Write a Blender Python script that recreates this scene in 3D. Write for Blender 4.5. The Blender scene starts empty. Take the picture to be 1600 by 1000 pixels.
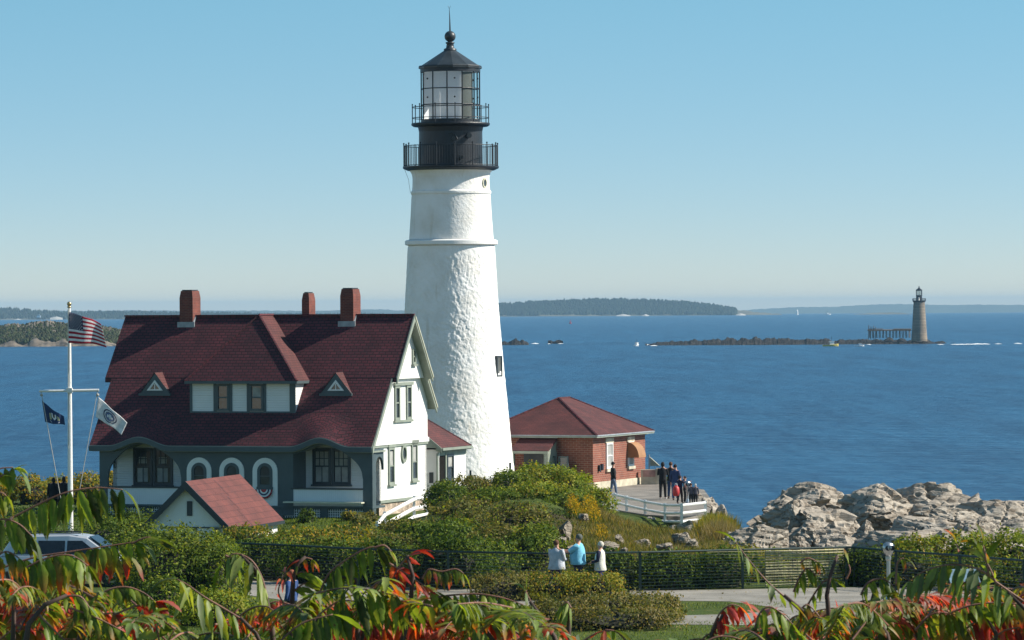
import bpy, bmesh, math, random
import numpy as np
from math import sin, cos, pi, radians, sqrt
from mathutils import Vector, Matrix, noise as mnoise

S = bpy.context.scene
COL = S.collection
RNG = np.random.default_rng(7)
random.seed(7)

# ------------------------------------------------------------------ camera, sky, sun, exposure
F = 6900.0            # focal length in pixels of a 1600-wide frame
CH = 16.0             # camera height above the sea
EYE = 478.5           # row of the true eye level at x = 800
ROLL = 0.0061
REARTH = 7.3e6        # earth radius with refraction
cam = bpy.data.cameras.new('camera')
cam.sensor_width = 36.0
cam.lens = 36.0 * F / 1600.0
cam.shift_y = -(500.0 - EYE) / 1600.0
cam.clip_start = 0.1
cam.clip_end = 60000
cam.dof.use_dof = True
cam.dof.focus_distance = 190.0
cam.dof.aperture_fstop = 90.0
camo = bpy.data.objects.new('camera', cam)
COL.objects.link(camo)
camo.location = (0, 0, CH)
camo.matrix_world = Matrix.Translation((0, 0, CH)) @ Matrix.Rotation(ROLL, 4, 'Y') @ Matrix.Rotation(pi / 2, 4, 'X')
S.camera = camo

SUN_AZ, SUN_EL = radians(2.0), radians(38.0)      # azimuth from +X towards +Y
w = bpy.data.worlds.new('World'); S.world = w; w.use_nodes = True
wn = w.node_tree
bg = wn.nodes['Background']
sky = wn.nodes.new('ShaderNodeTexSky')
sky.sky_type = 'NISHITA'; sky.sun_disc = False
sky.sun_elevation = SUN_EL; sky.sun_rotation = pi / 2 - SUN_AZ
sky.air_density = 1.0; sky.dust_density = 0.05; sky.ozone_density = 4.5; sky.altitude = 0
wc = wn.nodes.new('ShaderNodeTexCoord'); ws = wn.nodes.new('ShaderNodeSeparateXYZ'); wj = wn.nodes.new('ShaderNodeCombineXYZ')
wr = wn.nodes.new('ShaderNodeMapRange'); wr.inputs[1].default_value = 0; wr.inputs[2].default_value = .078; wr.inputs[3].default_value = .036; wr.inputs[4].default_value = .165
wa = wn.nodes.new('ShaderNodeMath'); wa.operation = 'ADD'      # a very clear day: the low sky is bluer than the standard one
wn.links.new(wc.outputs['Generated'], ws.inputs[0]); wn.links.new(ws.outputs[2], wr.inputs[0]); wn.links.new(ws.outputs[2], wa.inputs[0]); wn.links.new(wr.outputs[0], wa.inputs[1])
wn.links.new(ws.outputs[0], wj.inputs[0]); wn.links.new(ws.outputs[1], wj.inputs[1]); wn.links.new(wa.outputs[0], wj.inputs[2]); wn.links.new(wj.outputs[0], sky.inputs[0])
wt = wn.nodes.new('ShaderNodeMix'); wt.data_type = 'RGBA'; wt.blend_type = 'MULTIPLY'; wt.inputs[0].default_value = 1
wq = wn.nodes.new('ShaderNodeMix'); wq.data_type = 'RGBA'; wq.inputs[6].default_value = (.87, .735, .70, 1); wq.inputs[7].default_value = (.86, 1.08, .88, 1)
wf_ = wn.nodes.new('ShaderNodeMapRange'); wf_.inputs[2].default_value = .075; wn.links.new(ws.outputs[2], wf_.inputs[0]); wn.links.new(wf_.outputs[0], wq.inputs[0]); wn.links.new(wq.outputs[2], wt.inputs[7]); wn.links.new(sky.outputs[0], wt.inputs[6]); wn.links.new(wt.outputs[2], bg.inputs[0])
bg.inputs[1].default_value = 0.108
sl = bpy.data.lights.new('sun', 'SUN'); sl.energy = 4.8; sl.angle = radians(0.53); sl.color = (1, 0.93, 0.82)
so = bpy.data.objects.new('sun', sl); COL.objects.link(so)
so.rotation_euler = Vector((cos(SUN_AZ) * cos(SUN_EL), sin(SUN_AZ) * cos(SUN_EL), sin(SUN_EL))).to_track_quat('Z', 'Y').to_euler()
so.location = (60, 60, 80)
S.view_settings.view_transform = 'Standard'; S.view_settings.look = 'None'
S.view_settings.exposure = 0.60; S.view_settings.gamma = 1.0
S.view_settings.use_curve_mapping = False

# ------------------------------------------------------------------ projection helpers
def unroll(px, py):
    ix, iz = px - 800.0, EYE - py
    return ix * cos(ROLL) + iz * sin(ROLL), -ix * sin(ROLL) + iz * cos(ROLL)
def P(px, py, D):
    dx, dz = unroll(px, py)
    return Vector((dx * D / F, D, CH + dz * D / F))
def XZ(px, py, D):
    p = P(px, py, D); return p.x, p.z

class Frame:
    """a building's own axes: x = right along the front, y = depth, origin at (ox,oy), turned so its right side shows"""
    def __init__(s, px, py, D, th, z0):
        p = P(px, py, D); s.ox, s.oy, s.th, s.z0 = p.x, D, radians(th), z0
    def a(s, px, py, b):
        dx, dz = unroll(px, py); k = dx / F; c, n = cos(s.th), sin(s.th)
        a = (k * (s.oy + b * c) - s.ox - b * n) / (c + k * n)
        return a, CH + dz / F * (s.oy - a * n + b * c) - s.z0
    def b(s, px, py, a):
        dx, dz = unroll(px, py); k = dx / F; c, n = cos(s.th), sin(s.th)
        b = (k * (s.oy - a * n) - s.ox - a * c) / (n - k * c)
        return b, CH + dz / F * (s.oy - a * n + b * c) - s.z0
    def world(s, a, b, z=0):
        c, n = cos(s.th), sin(s.th)
        return Vector((s.ox + a * c + b * n, s.oy - a * n + b * c, s.z0 + z))
    def empty(s, name, label, cat, group=None, a=0, b=0):
        e = thing(name, label, cat, s.world(a, b, 0), -s.th, group); return e

# ------------------------------------------------------------------ object helpers
def tag(o, label, cat, group=None):
    o['label'] = label; o['category'] = cat
    if group: o['group'] = group
    return o
def thing(name, label, cat, loc=(0, 0, 0), rz=0, group=None):
    e = bpy.data.objects.new(name, None); COL.objects.link(e)
    e.location = loc; e.rotation_euler = (0, 0, rz); e.empty_display_size = .3
    return tag(e, label, cat, group)
def link(name, me, mat=None, parent=None):
    o = bpy.data.objects.new(name, me); COL.objects.link(o)
    if mat is not None:
        for m in (mat if isinstance(mat, (list, tuple)) else [mat]): me.materials.append(m)
    if parent is not None: o.parent = parent
    return o
def struct(o, kind='structure'): o['kind'] = kind; return o

def box_uv(me):
    n = len(me.loops)
    if n == 0: return
    uv = me.uv_layers.new(name='UVMap')
    co = np.empty(len(me.vertices) * 3); me.vertices.foreach_get('co', co); co = co.reshape(-1, 3)
    li = np.empty(n, int); me.loops.foreach_get('vertex_index', li)
    ls = np.empty(len(me.polygons), int); me.polygons.foreach_get('loop_total', ls)
    nr = np.empty(len(me.polygons) * 3); me.polygons.foreach_get('normal', nr); nr = nr.reshape(-1, 3)
    N = np.repeat(nr, ls, axis=0)
    T = np.cross(np.array([0, 0, 1.0]), N); l = np.linalg.norm(T, axis=1)
    T[l < .05] = (1, 0, 0); l[l < .05] = 1
    T /= l[:, None]; B = np.cross(N, T)
    p = co[li]
    out = np.stack([(p * T).sum(1), (p * B).sum(1)], 1)
    uv.data.foreach_set('uv', out.ravel())

class MB:
    def __init__(s): s.v = []; s.f = []; s.m = []
    def add(s, vs, fs, m=0):
        k = len(s.v); s.v += [tuple(q) for q in vs]
        for f in fs: s.f.append(tuple(i + k for i in f)); s.m.append(m)
        return s
    def box(s, x0, x1, y0, y1, z0, z1, m=0):
        v = [(x, y, z) for z in (z0, z1) for y in (y0, y1) for x in (x0, x1)]
        return s.add(v, [(0, 2, 3, 1), (4, 5, 7, 6), (0, 1, 5, 4), (2, 6, 7, 3), (0, 4, 6, 2), (1, 3, 7, 5)], m)
    def prism(s, poly, fn, d0, d1, m=0):
        """poly in (s,t); fn(s,t,d)->xyz"""
        n = len(poly)
        v = [fn(a, b, d0) for a, b in poly] + [fn(a, b, d1) for a, b in poly]
        return s.add(v, [tuple(range(n))[::-1], tuple(range(n, 2 * n))] + [(i, (i + 1) % n, n + (i + 1) % n, n + i) for i in range(n)], m)
    def ring(s, A, B, fn, d0, d1, m=0, closed=True):
        n = len(A); v = [fn(*q, d0) for q in A] + [fn(*q, d0) for q in B] + [fn(*q, d1) for q in A] + [fn(*q, d1) for q in B]
        fs = []
        for i in range(n if closed else n - 1):
            j = (i + 1) % n
            fs += [(i, j, n + j, n + i), (2 * n + i, 3 * n + i, 3 * n + j, 2 * n + j), (i, 2 * n + i, 2 * n + j, j), (n + i, n + j, 3 * n + j, 3 * n + i)]
        if not closed:
            fs += [(0, n, 3 * n, 2 * n), (n - 1, 3 * n - 1, 4 * n - 1, 2 * n - 1)]
        return s.add(v, fs, m)
    def tube(s, pts, r, n=6, m=0, cap=True):
        pts = [Vector(p) for p in pts]; rs = r if isinstance(r, (list, tuple)) else [r] * len(pts)
        k = len(s.v); vs = []
        up = None
        for i, p in enumerate(pts):
            d = (pts[min(i + 1, len(pts) - 1)] - pts[max(i - 1, 0)])
            if d.length < 1e-9: d = Vector((0, 0, 1))
            d.normalize()
            if up is None: up = Vector((0, 0, 1)) if abs(d.z) < .9 else Vector((1, 0, 0))
            x = d.cross(up).normalized(); y = x.cross(d).normalized(); up = y
            for j in range(n):
                t = 2 * pi * j / n
                vs.append(p + (x * cos(t) + y * sin(t)) * rs[i])
        fs = []
        for i in range(len(pts) - 1):
            for j in range(n):
                fs.append((i * n + j, i * n + (j + 1) % n, (i + 1) * n + (j + 1) % n, (i + 1) * n + j))
        if cap: fs += [tuple(range(n)), tuple(range((len(pts) - 1) * n, len(pts) * n))[::-1]]
        return s.add(vs, fs, m)
    def lathe(s, prof, n=32, c=(0, 0, 0), m=0, a0=0.0, a1=2 * pi, axis='z', ph=0):
        full = abs(a1 - a0 - 2 * pi) < 1e-6; nn = n if full else n + 1
        vs = []
        for (r, z) in prof:
            for j in range(nn):
                t = a0 + (a1 - a0) * j / n + ph
                x, y, q = r * cos(t), r * sin(t), z
                if axis == 'y': x, y, q = r * cos(t), z, r * sin(t)
                if axis == 'x': x, y, q = z, r * cos(t), r * sin(t)
                vs.append((c[0] + x, c[1] + y, c[2] + q))
        fs = []
        for i in range(len(prof) - 1):
            for j in range(n):
                j2 = (j + 1) % nn
                fs.append((i * nn + j, i * nn + j2, (i + 1) * nn + j2, (i + 1) * nn + j))
        return s.add(vs, fs, m)
    def ball(s, c, r, n=12, m=0, sc=(1, 1, 1)):
        k = n // 2; vs = []; fs = []
        for i in range(k + 1):
            ph = pi * i / k
            for j in range(n):
                t = 2 * pi * j / n
                vs.append((c[0] + r * sc[0] * sin(ph) * cos(t), c[1] + r * sc[1] * sin(ph) * sin(t), c[2] - r * sc[2] * cos(ph)))
        for i in range(k):
            for j in range(n): fs.append((i * n + j, i * n + (j + 1) % n, (i + 1) * n + (j + 1) % n, (i + 1) * n + j))
        return s.add(vs, fs, m)
    def build(s, name, mat, parent=None, smooth=False, fix=True, merge=False):
        me = bpy.data.meshes.new(name); me.from_pydata(s.v, [], s.f)
        me.polygons.foreach_set('material_index', s.m)
        if fix:
            bm = bmesh.new(); bm.from_mesh(me)
            if merge: bmesh.ops.remove_doubles(bm, verts=bm.verts, dist=1e-4)
            bmesh.ops.recalc_face_normals(bm, faces=bm.faces); bm.to_mesh(me); bm.free()
        if smooth: me.polygons.foreach_set('use_smooth', [True] * len(me.polygons))
        me.update(); box_uv(me)
        return link(name, me, mat, parent)

def FRONT(b0): return lambda s_, t, d: (s_, b0 - d, t)     # d = outward towards the camera side
def SIDE(a0): return lambda s_, t, d: (a0 + d, s_, t)      # d = outward to the right

# ------------------------------------------------------------------ materials
def nodemat(name):
    m = bpy.data.materials.new(name); m.use_nodes = True
    nt = m.node_tree; b = nt.nodes['Principled BSDF']; return m, nt, b
def N(nt, t, **kw):
    n = nt.nodes.new(t)
    for k, v in kw.items():
        if isinstance(v, (tuple, list, float, int, str, bool)) and k in n.bl_rna.properties and k not in n.inputs: setattr(n, k, v)
        else: n.inputs[k].default_value = v
    return n
def c4(c): return (c[0], c[1], c[2], 1.0)
def mixc(nt, a, b, fac):
    n = nt.nodes.new('ShaderNodeMix'); n.data_type = 'RGBA'
    for s_, v in ((6, a), (7, b), (0, fac)):
        if hasattr(v, 'links') or hasattr(v, 'is_linked'): nt.links.new(v, n.inputs[s_])
        else: n.inputs[s_].default_value = v if s_ == 0 else c4(v)
    return n.outputs[2]
def noise_fac(nt, vec, scale, detail=4, lo=.35, hi=.65, rough=.55):
    n = nt.nodes.new('ShaderNodeTexNoise'); n.inputs['Scale'].default_value = scale; n.inputs['Detail'].default_value = detail
    n.inputs['Roughness'].default_value = rough
    nt.links.new(vec, n.inputs['Vector'])
    r = nt.nodes.new('ShaderNodeMapRange'); r.inputs[1].default_value = lo; r.inputs[2].default_value = hi
    nt.links.new(n.outputs['Fac'], r.inputs[0]); return r.outputs[0]
def bump(nt, b, h, dist, strength=1.0):
    n = nt.nodes.new('ShaderNodeBump'); n.inputs['Distance'].default_value = dist; n.inputs['Strength'].default_value = strength
    nt.links.new(h, n.inputs['Height']); nt.links.new(n.outputs[0], b.inputs['Normal']); return n
def mat(name, col, rough=.7, var=.18, vs=2.5, bd=0.0, bs=25, metal=0.0, spec=.5):
    m, nt, b = nodemat(name)
    tc = nt.nodes.new('ShaderNodeTexCoord'); v = tc.outputs['Object']
    lo = tuple(x * (1 - var) for x in col); hi = tuple(min(1, x * (1 + var)) for x in col)
    nt.links.new(mixc(nt, lo, hi, noise_fac(nt, v, vs)), b.inputs['Base Color'])
    b.inputs['Roughness'].default_value = rough; b.inputs['Metallic'].default_value = metal
    b.inputs['Specular IOR Level'].default_value = spec
    if bd: bump(nt, b, noise_fac(nt, v, bs, 5), bd)
    return m

def brickmat(name, c1, c2, mort, w_, h_, ms, rough=.85, bd=.006, vs=1.5, off=.5, stain=None):
    m, nt, b = nodemat(name)
    tc = nt.nodes.new('ShaderNodeTexCoord')
    br = nt.nodes.new('ShaderNodeTexBrick'); nt.links.new(tc.outputs['UV'], br.inputs['Vector'])
    br.inputs['Scale'].default_value = 1; br.inputs['Brick Width'].default_value = w_; br.inputs['Row Height'].default_value = h_
    br.inputs['Mortar Size'].default_value = ms; br.inputs['Mortar Smooth'].default_value = .2; br.offset = off
    br.inputs['Color1'].default_value = c4(c1); br.inputs['Color2'].default_value = c4(c2); br.inputs['Mortar'].default_value = c4(mort)
    o = br.outputs['Color']
    f = noise_fac(nt, tc.outputs['Object'], vs, 5, .3, .75)
    mul = nt.nodes.new('ShaderNodeMix'); mul.data_type = 'RGBA'; mul.blend_type = 'MULTIPLY'; mul.inputs[0].default_value = 1
    nt.links.new(o, mul.inputs[6]); nt.links.new(mixc(nt, stain or (.62, .64, .68), (1.18, 1.12, 1.08), f), mul.inputs[7])
    nt.links.new(mul.outputs[2], b.inputs['Base Color'])
    b.inputs['Roughness'].default_value = rough
    inv = nt.nodes.new('ShaderNodeMath'); inv.operation = 'SUBTRACT'; inv.inputs[0].default_value = 1; nt.links.new(br.outputs['Fac'], inv.inputs[1])
    bump(nt, b, inv.outputs[0], bd)
    return m

def boardmat(name, col, pitch, horizontal=True, bd=.012, rough=.55):
    m, nt, b = nodemat(name)
    tc = nt.nodes.new('ShaderNodeTexCoord'); sp = nt.nodes.new('ShaderNodeSeparateXYZ'); nt.links.new(tc.outputs['UV'], sp.inputs[0])
    mu = nt.nodes.new('ShaderNodeMath'); mu.operation = 'DIVIDE'; nt.links.new(sp.outputs[1 if horizontal else 0], mu.inputs[0]); mu.inputs[1].default_value = pitch
    fr = nt.nodes.new('ShaderNodeMath'); fr.operation = 'FRACT'; nt.links.new(mu.outputs[0], fr.inputs[0])
    edge = nt.nodes.new('ShaderNodeMapRange'); edge.inputs[1].default_value = 0; edge.inputs[2].default_value = .13; edge.inputs[3].default_value = 0; edge.inputs[4].default_value = 1
    nt.links.new(fr.outputs[0], edge.inputs[0])
    f = noise_fac(nt, tc.outputs['Object'], 1.3, 4)
    base = mixc(nt, tuple(x * .95 for x in col), col, f)
    nt.links.new(mixc(nt, tuple(x * .78 for x in col), base, edge.outputs[0]), b.inputs['Base Color'])
    b.inputs['Roughness'].default_value = rough
    h = nt.nodes.new('ShaderNodeMath'); h.operation = 'SUBTRACT'; nt.links.new(edge.outputs[0], h.inputs[0]); nt.links.new(fr.outputs[0], h.inputs[1])
    bump(nt, b, h.outputs[0], bd)
    return m

M = {}
M['shingle'] = brickmat('shingle', (.135, .024, .034), (.085, .016, .024), (.018, .005, .010), .30, .165, .022, bd=.03, vs=.9)
M['shingle_lit'] = brickmat('lit_shingle', (.115, .030, .028), (.088, .023, .022), (.05, .013, .014), .30, .15, .012, bd=.012, vs=1.0)  # shingle with sunlight put into its colour; also covers other whole roofs
M['roof_felt'] = brickmat('roof_felt', (.152, .044, .036), (.126, .036, .031), (.08, .025, .024), 1.0, .32, .012, bd=.006, vs=1.3, stain=(.65, .68, .70))
M['white'] = mat('white_paint', (.80, .79, .76), .5, .04, 1.2, .004, 12)
M['clap'] = boardmat('white_clapboard', (.80, .79, .77), .11)
M['bead'] = boardmat('white_beadboard', (.78, .78, .77), .10, False)
M['trim'] = mat('slate_trim', (.062, .088, .096), .5, .12, 1.5)
M['trim2'] = mat('green_grey_trim', (.24, .27, .22), .55, .12, 2)
M['sash'] = mat('dark_sash', (.025, .035, .042), .4, .1, 2)
M['doorway_shade'] = mat('dark_doorway', (.012, .011, .010), .9, .2, 3, spec=.1)  # near-black standing in for the shade inside the open doorway
M['cream'] = mat('cream_trim', (.62, .60, .46), .5, .08, 2)
M['brick'] = brickmat('brick', (.27, .080, .048), (.20, .058, .038), (.33, .22, .16), .30, .11, .012, bd=.006, vs=1.8, stain=(.8, .78, .78))
M['chimney_brick'] = brickmat('chimney_brick', (.21, .048, .032), (.15, .035, .026), (.20, .10, .075), .22, .075, .010)
M['stone_wall'] = mat('foundation_stone', (.42, .33, .25), .9, .45, 3.5, .03, 8)
M['concrete'] = mat('concrete', (.50, .45, .34), .9, .2, 2, .008, 14)
M['lead'] = mat('lead_flashing', (.30, .33, .35), .5, .15, 4)
M['black'] = mat('black_iron', (.010, .014, .020), .45, .2, 3, .003, 20)
M['iron_roof'] = mat('lantern_roof_iron', (.028, .036, .042), .42, .25, 2)
M['curtain'] = mat('white_blind', (.74, .72, .74), .85, .05, 1.5)
def blindmat():
    m, nt, b = nodemat('white_blind'); b.inputs['Base Color'].default_value = (.80, .78, .82, 1); b.inputs['Roughness'].default_value = .9
    t = nt.nodes.new('ShaderNodeBsdfTranslucent'); t.inputs[0].default_value = (.95, .93, .97, 1); mx = nt.nodes.new('ShaderNodeMixShader'); mx.inputs[0].default_value = .72
    nt.links.new(b.outputs[0], mx.inputs[1]); nt.links.new(t.outputs[0], mx.inputs[2]); nt.links.new(mx.outputs[0], nt.nodes['Material Output'].inputs[0]); return m
M['curtain'] = blindmat()
M['pale_curtain'] = mat('pale_curtain', (.34, .34, .32), .9, .2, 3)
M['granite'] = brickmat('granite', (.34, .28, .20), (.26, .21, .16), (.15, .13, .11), 1.6, .6, .05, bd=.05, vs=.3)
M['path'] = mat('path_paving', (.245, .228, .195), .92, .20, .9, .006, 18)
M['asphalt'] = mat('platform_asphalt', (.20, .18, .155), .95, .3, .9, .006, 30)
M['steel'] = mat('silver_metal', (.5, .5, .5), .3, .1, 4, metal=.9)
M['fence_green'] = mat('fence_green_paint', (.012, .035, .03), .45, .2, 5)
M['weathered'] = mat('weathered_wood', (.16, .13, .10), .9, .3, 2)
M['wire'] = mat('galvanised_wire', (.30, .29, .25), .5, .2, 5)
M['bark'] = mat('bark', (.09, .065, .045), .9, .3, 8, .004, 40)
M['skin'] = mat('skin', (.50, .26, .18), .55, .06, 5)
M['rubber'] = mat('tyre_rubber', (.02, .02, .02), .8, .2, 5)
M['eye'] = mat('eye', (.03, .02, .02), .2, .1, 5)
M['rope'] = mat('halyard_rope', (.42, .40, .36), .9, .1, 5)
M['foam'] = mat('sea_foam', (.80, .82, .82), .9, .1, .2)
M['awning'] = mat('orange_awning', (.33, .165, .075), .75, .12, 2)
M['yellow_boat'] = mat('yellow_paint', (.65, .50, .12), .5, .1, 1)
M['red_paint'] = mat('red_paint', (.45, .03, .03), .5, .1, 1)

def cloth(name, c): return mat(name, c, .9, .15, 6, .004, 30)

def glassmat(name, col, rough=.06):
    m, nt, b = nodemat(name)
    tc = nt.nodes.new('ShaderNodeTexCoord')
    nt.links.new(mixc(nt, tuple(x * .6 for x in col), tuple(x * 1.4 for x in col), noise_fac(nt, tc.outputs['Object'], 1.2, 2)), b.inputs['Base Color'])
    b.inputs['Roughness'].default_value = rough; b.inputs['Specular IOR Level'].default_value = .7
    return m
M['glass'] = glassmat('window_glass', (.045, .055, .06))
def thinglass():
    m, nt, b = nodemat('lantern_glass'); b.inputs['Base Color'].default_value = (.02, .03, .03, 1); b.inputs['Roughness'].default_value = .04
    t = nt.nodes.new('ShaderNodeBsdfTransparent'); t.inputs[0].default_value = (.93, .96, .95, 1); mx = nt.nodes.new('ShaderNodeMixShader'); mx.inputs[0].default_value = .05
    nt.links.new(t.outputs[0], mx.inputs[1]); nt.links.new(b.outputs[0], mx.inputs[2]); nt.links.new(mx.outputs[0], nt.nodes['Material Output'].inputs[0]); return m
M['glass_lamp'] = thinglass()

# tower render: thick white paint on rubble stone
def towermat():
    m, nt, b = nodemat('white_tower_paint')
    tc = nt.nodes.new('ShaderNodeTexCoord'); v = tc.outputs['Object']
    st = nt.nodes.new('ShaderNodeMapping'); st.inputs['Scale'].default_value = (1, 1, .12); nt.links.new(v, st.inputs[0])
    a = mixc(nt, (.76, .73, .67), (.88, .87, .84), noise_fac(nt, v, .9, 6, .3, .62))
    f = noise_fac(nt, st.outputs[0], 2.6, 5, .60, .80)
    nt.links.new(mixc(nt, a, (.66, .60, .50), f), b.inputs['Base Color'])
    b.inputs['Roughness'].default_value = .62
    bump(nt, b, noise_fac(nt, v, 7, 6, .2, .8), .02)
    return m
M['tower'] = towermat()

def rockmat(name, ca, cb, cc, sc=1.0, bd=.12):
    m, nt, b = nodemat(name)
    tc = nt.nodes.new('ShaderNodeTexCoord')
    mp = nt.nodes.new('ShaderNodeMapping'); mp.inputs['Rotation'].default_value = (.5, .35, .3); mp.inputs['Scale'].default_value = (sc, sc, sc * 3.2)
    nt.links.new(tc.outputs['Object'], mp.inputs[0]); v = mp.outputs[0]
    f1 = noise_fac(nt, v, .8, 8, .35, .65, .65); f2 = noise_fac(nt, v, 2.5, 6, .52, .68)
    c = mixc(nt, mixc(nt, ca, cb, f1), cc, f2)
    b.inputs['Roughness'].default_value = .9
    b.inputs['Specular IOR Level'].default_value = .25
    vo = nt.nodes.new('ShaderNodeTexVoronoi'); vo.feature = 'DISTANCE_TO_EDGE'; vo.inputs['Scale'].default_value = .9
    nz = nt.nodes.new('ShaderNodeTexNoise'); nz.inputs['Scale'].default_value = 2.; nz.inputs['Detail'].default_value = 5; nt.links.new(v, nz.inputs['Vector'])
    ad = nt.nodes.new('ShaderNodeVectorMath'); ad.operation = 'MULTIPLY_ADD'; nt.links.new(nz.outputs['Color'], ad.inputs[0]); ad.inputs[1].default_value = (.7, .7, .7); nt.links.new(v, ad.inputs[2])
    nt.links.new(ad.outputs[0], vo.inputs['Vector'])
    mr = nt.nodes.new('ShaderNodeMapRange'); mr.inputs[1].default_value = 0; mr.inputs[2].default_value = .10; nt.links.new(vo.outputs['Distance'], mr.inputs[0])
    m2 = nt.nodes.new('ShaderNodeMapRange'); m2.inputs[1].default_value = 0; m2.inputs[2].default_value = .022; nt.links.new(vo.outputs['Distance'], m2.inputs[0])
    nt.links.new(mixc(nt, tuple(x * .25 for x in ca), c, m2.outputs[0]), b.inputs['Base Color'])
    nn = nt.nodes.new('ShaderNodeTexNoise'); nn.inputs['Scale'].default_value = 3.5; nn.inputs['Detail'].default_value = 10; nn.inputs['Roughness'].default_value = .68; nt.links.new(v, nn.inputs['Vector'])
    mm = nt.nodes.new('ShaderNodeMath'); mm.operation = 'MULTIPLY_ADD'; nt.links.new(mr.outputs[0], mm.inputs[0]); mm.inputs[1].default_value = .22; nt.links.new(nn.outputs['Fac'], mm.inputs[2])
    bump(nt, b, mm.outputs[0], bd)
    return m
M['rock'] = rockmat('shore_rock', (.32, .27, .215), (.48, .425, .35), (.19, .15, .11), .8, .10)
M['outcrop'] = rockmat('outcrop_rock', (.24, .20, .15), (.42, .36, .28), (.14, .11, .085), 1.6)
M['dark_rock'] = rockmat('ledge_rock', (.008, .008, .009), (.020, .018, .017), (.060, .052, .045), .08, .6)

def leafmat(name='leaf', trans=.35, back=None, rough=.5, spec=.35):
    m = bpy.data.materials.new(name); m.use_nodes = True; nt = m.node_tree; nt.nodes.clear()
    out = nt.nodes.new('ShaderNodeOutputMaterial'); at = nt.nodes.new('ShaderNodeAttribute'); at.attribute_name = 'Col'
    b = nt.nodes.new('ShaderNodeBsdfPrincipled'); b.inputs['Roughness'].default_value = rough; b.inputs['Specular IOR Level'].default_value = spec
    col = at.outputs['Color']
    if back is not None:
        tcn = nt.nodes.new('ShaderNodeTexCoord'); f1 = noise_fac(nt, tcn.outputs['Object'], 38, 5, .3, .7); f2 = noise_fac(nt, tcn.outputs['Object'], 120, 3, .66, .72)
        mu = nt.nodes.new('ShaderNodeMix'); mu.data_type = 'RGBA'; mu.blend_type = 'MULTIPLY'; mu.inputs[0].default_value = 1
        nt.links.new(col, mu.inputs[6]); nt.links.new(mixc(nt, (.62, .60, .55), (1.35, 1.30, 1.15), f1), mu.inputs[7]); col = mixc(nt, mu.outputs[2], (.10, .05, .02), f2)
    tcol = col
    if back is not None:
        g = nt.nodes.new('ShaderNodeNewGeometry')
        col = mixc(nt, col, back, 0)
        ml = nt.nodes.new('ShaderNodeMath'); ml.operation = 'MULTIPLY'; ml.inputs[1].default_value = .22; nt.links.new(g.outputs['Backfacing'], ml.inputs[0])
        nt.links.new(ml.outputs[0], [n for n in nt.nodes if n.bl_idname == 'ShaderNodeMix'][-1].inputs[0])
    nt.links.new(col, b.inputs['Base Color'])
    tr = nt.nodes.new('ShaderNodeBsdfTranslucent')
    sc = nt.nodes.new('ShaderNodeMix'); sc.data_type = 'RGBA'; sc.blend_type = 'MULTIPLY'; sc.inputs[0].default_value = 1
    nt.links.new(tcol, sc.inputs[6]); sc.inputs[7].default_value = (1.9, 1.7, .7, 1)
    nt.links.new(sc.outputs[2], tr.inputs['Color'])
    mx = nt.nodes.new('ShaderNodeMixShader'); mx.inputs[0].default_value = trans
    nt.links.new(b.outputs[0], mx.inputs[1]); nt.links.new(tr.outputs[0], mx.inputs[2]); nt.links.new(mx.outputs[0], out.inputs[0])
    return m
M['leaf'] = leafmat('leaf', .34, spec=.12, rough=.6)
M['blade'] = leafmat('grass_blade', .35, spec=.12, rough=.65)
M['sumac'] = leafmat('sumac_leaf', .42, (.30, .36, .26), .45, .25)
M['twigs_shade'] = mat('shrub_twigs_and_shade', (.018, .018, .009), .95, .35, 6, .01, 12)  # near-black: the shade inside the bush is put into this colour
M['sumac_stem'] = mat('sumac_stem', (.22, .10, .065), .6, .4, 30)
M['sumac_wood'] = mat('sumac_bark', (.075, .045, .035), .8, .3, 30)

def soilmat():
    m, nt, b = nodemat('lawn_and_soil')
    tc = nt.nodes.new('ShaderNodeTexCoord'); v = tc.outputs['Object']
    g = mixc(nt, (.050, .080, .018), (.090, .120, .028), noise_fac(nt, v, .6, 6, .3, .7))
    g = mixc(nt, g, (.16, .15, .05), noise_fac(nt, v, 2.4, 6, .55, .8))
    ge = nt.nodes.new('ShaderNodeNewGeometry'); sp = nt.nodes.new('ShaderNodeSeparateXYZ'); nt.links.new(ge.outputs['True Normal'], sp.inputs[0])
    mr = nt.nodes.new('ShaderNodeMapRange'); mr.inputs[1].default_value = .93; mr.inputs[2].default_value = .80; nt.links.new(sp.outputs[2], mr.inputs[0])
    g = mixc(nt, g, (.22, .18, .14), mr.outputs[0])
    nt.links.new(g, b.inputs['Base Color']); b.inputs['Roughness'].default_value = .95; b.inputs['Specular IOR Level'].default_value = .1
    sy = nt.nodes.new('ShaderNodeSeparateXYZ'); nt.links.new(v, sy.inputs[0]); my = nt.nodes.new('ShaderNodeMapRange'); my.inputs[1].default_value = 139; my.inputs[2].default_value = 141; nt.links.new(sy.outputs[1], my.inputs[0])
    mz = nt.nodes.new('ShaderNodeMapRange'); mz.inputs[1].default_value = 176; mz.inputs[2].default_value = 172; nt.links.new(sy.outputs[1], mz.inputs[0]); mm = nt.nodes.new('ShaderNodeMath'); mm.operation = 'MULTIPLY'; nt.links.new(my.outputs[0], mm.inputs[0]); nt.links.new(mz.outputs[0], mm.inputs[1])
    g = mixc(nt, g, (.060, .050, .026), mm.outputs[0]); nt.links.new(g, b.inputs['Base Color'])      # soil painted dark so the gaps between bushes look shaded
    bump(nt, b, noise_fac(nt, v, 14, 6, .2, .8), .05)
    return m
M['soil'] = soilmat()

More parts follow.
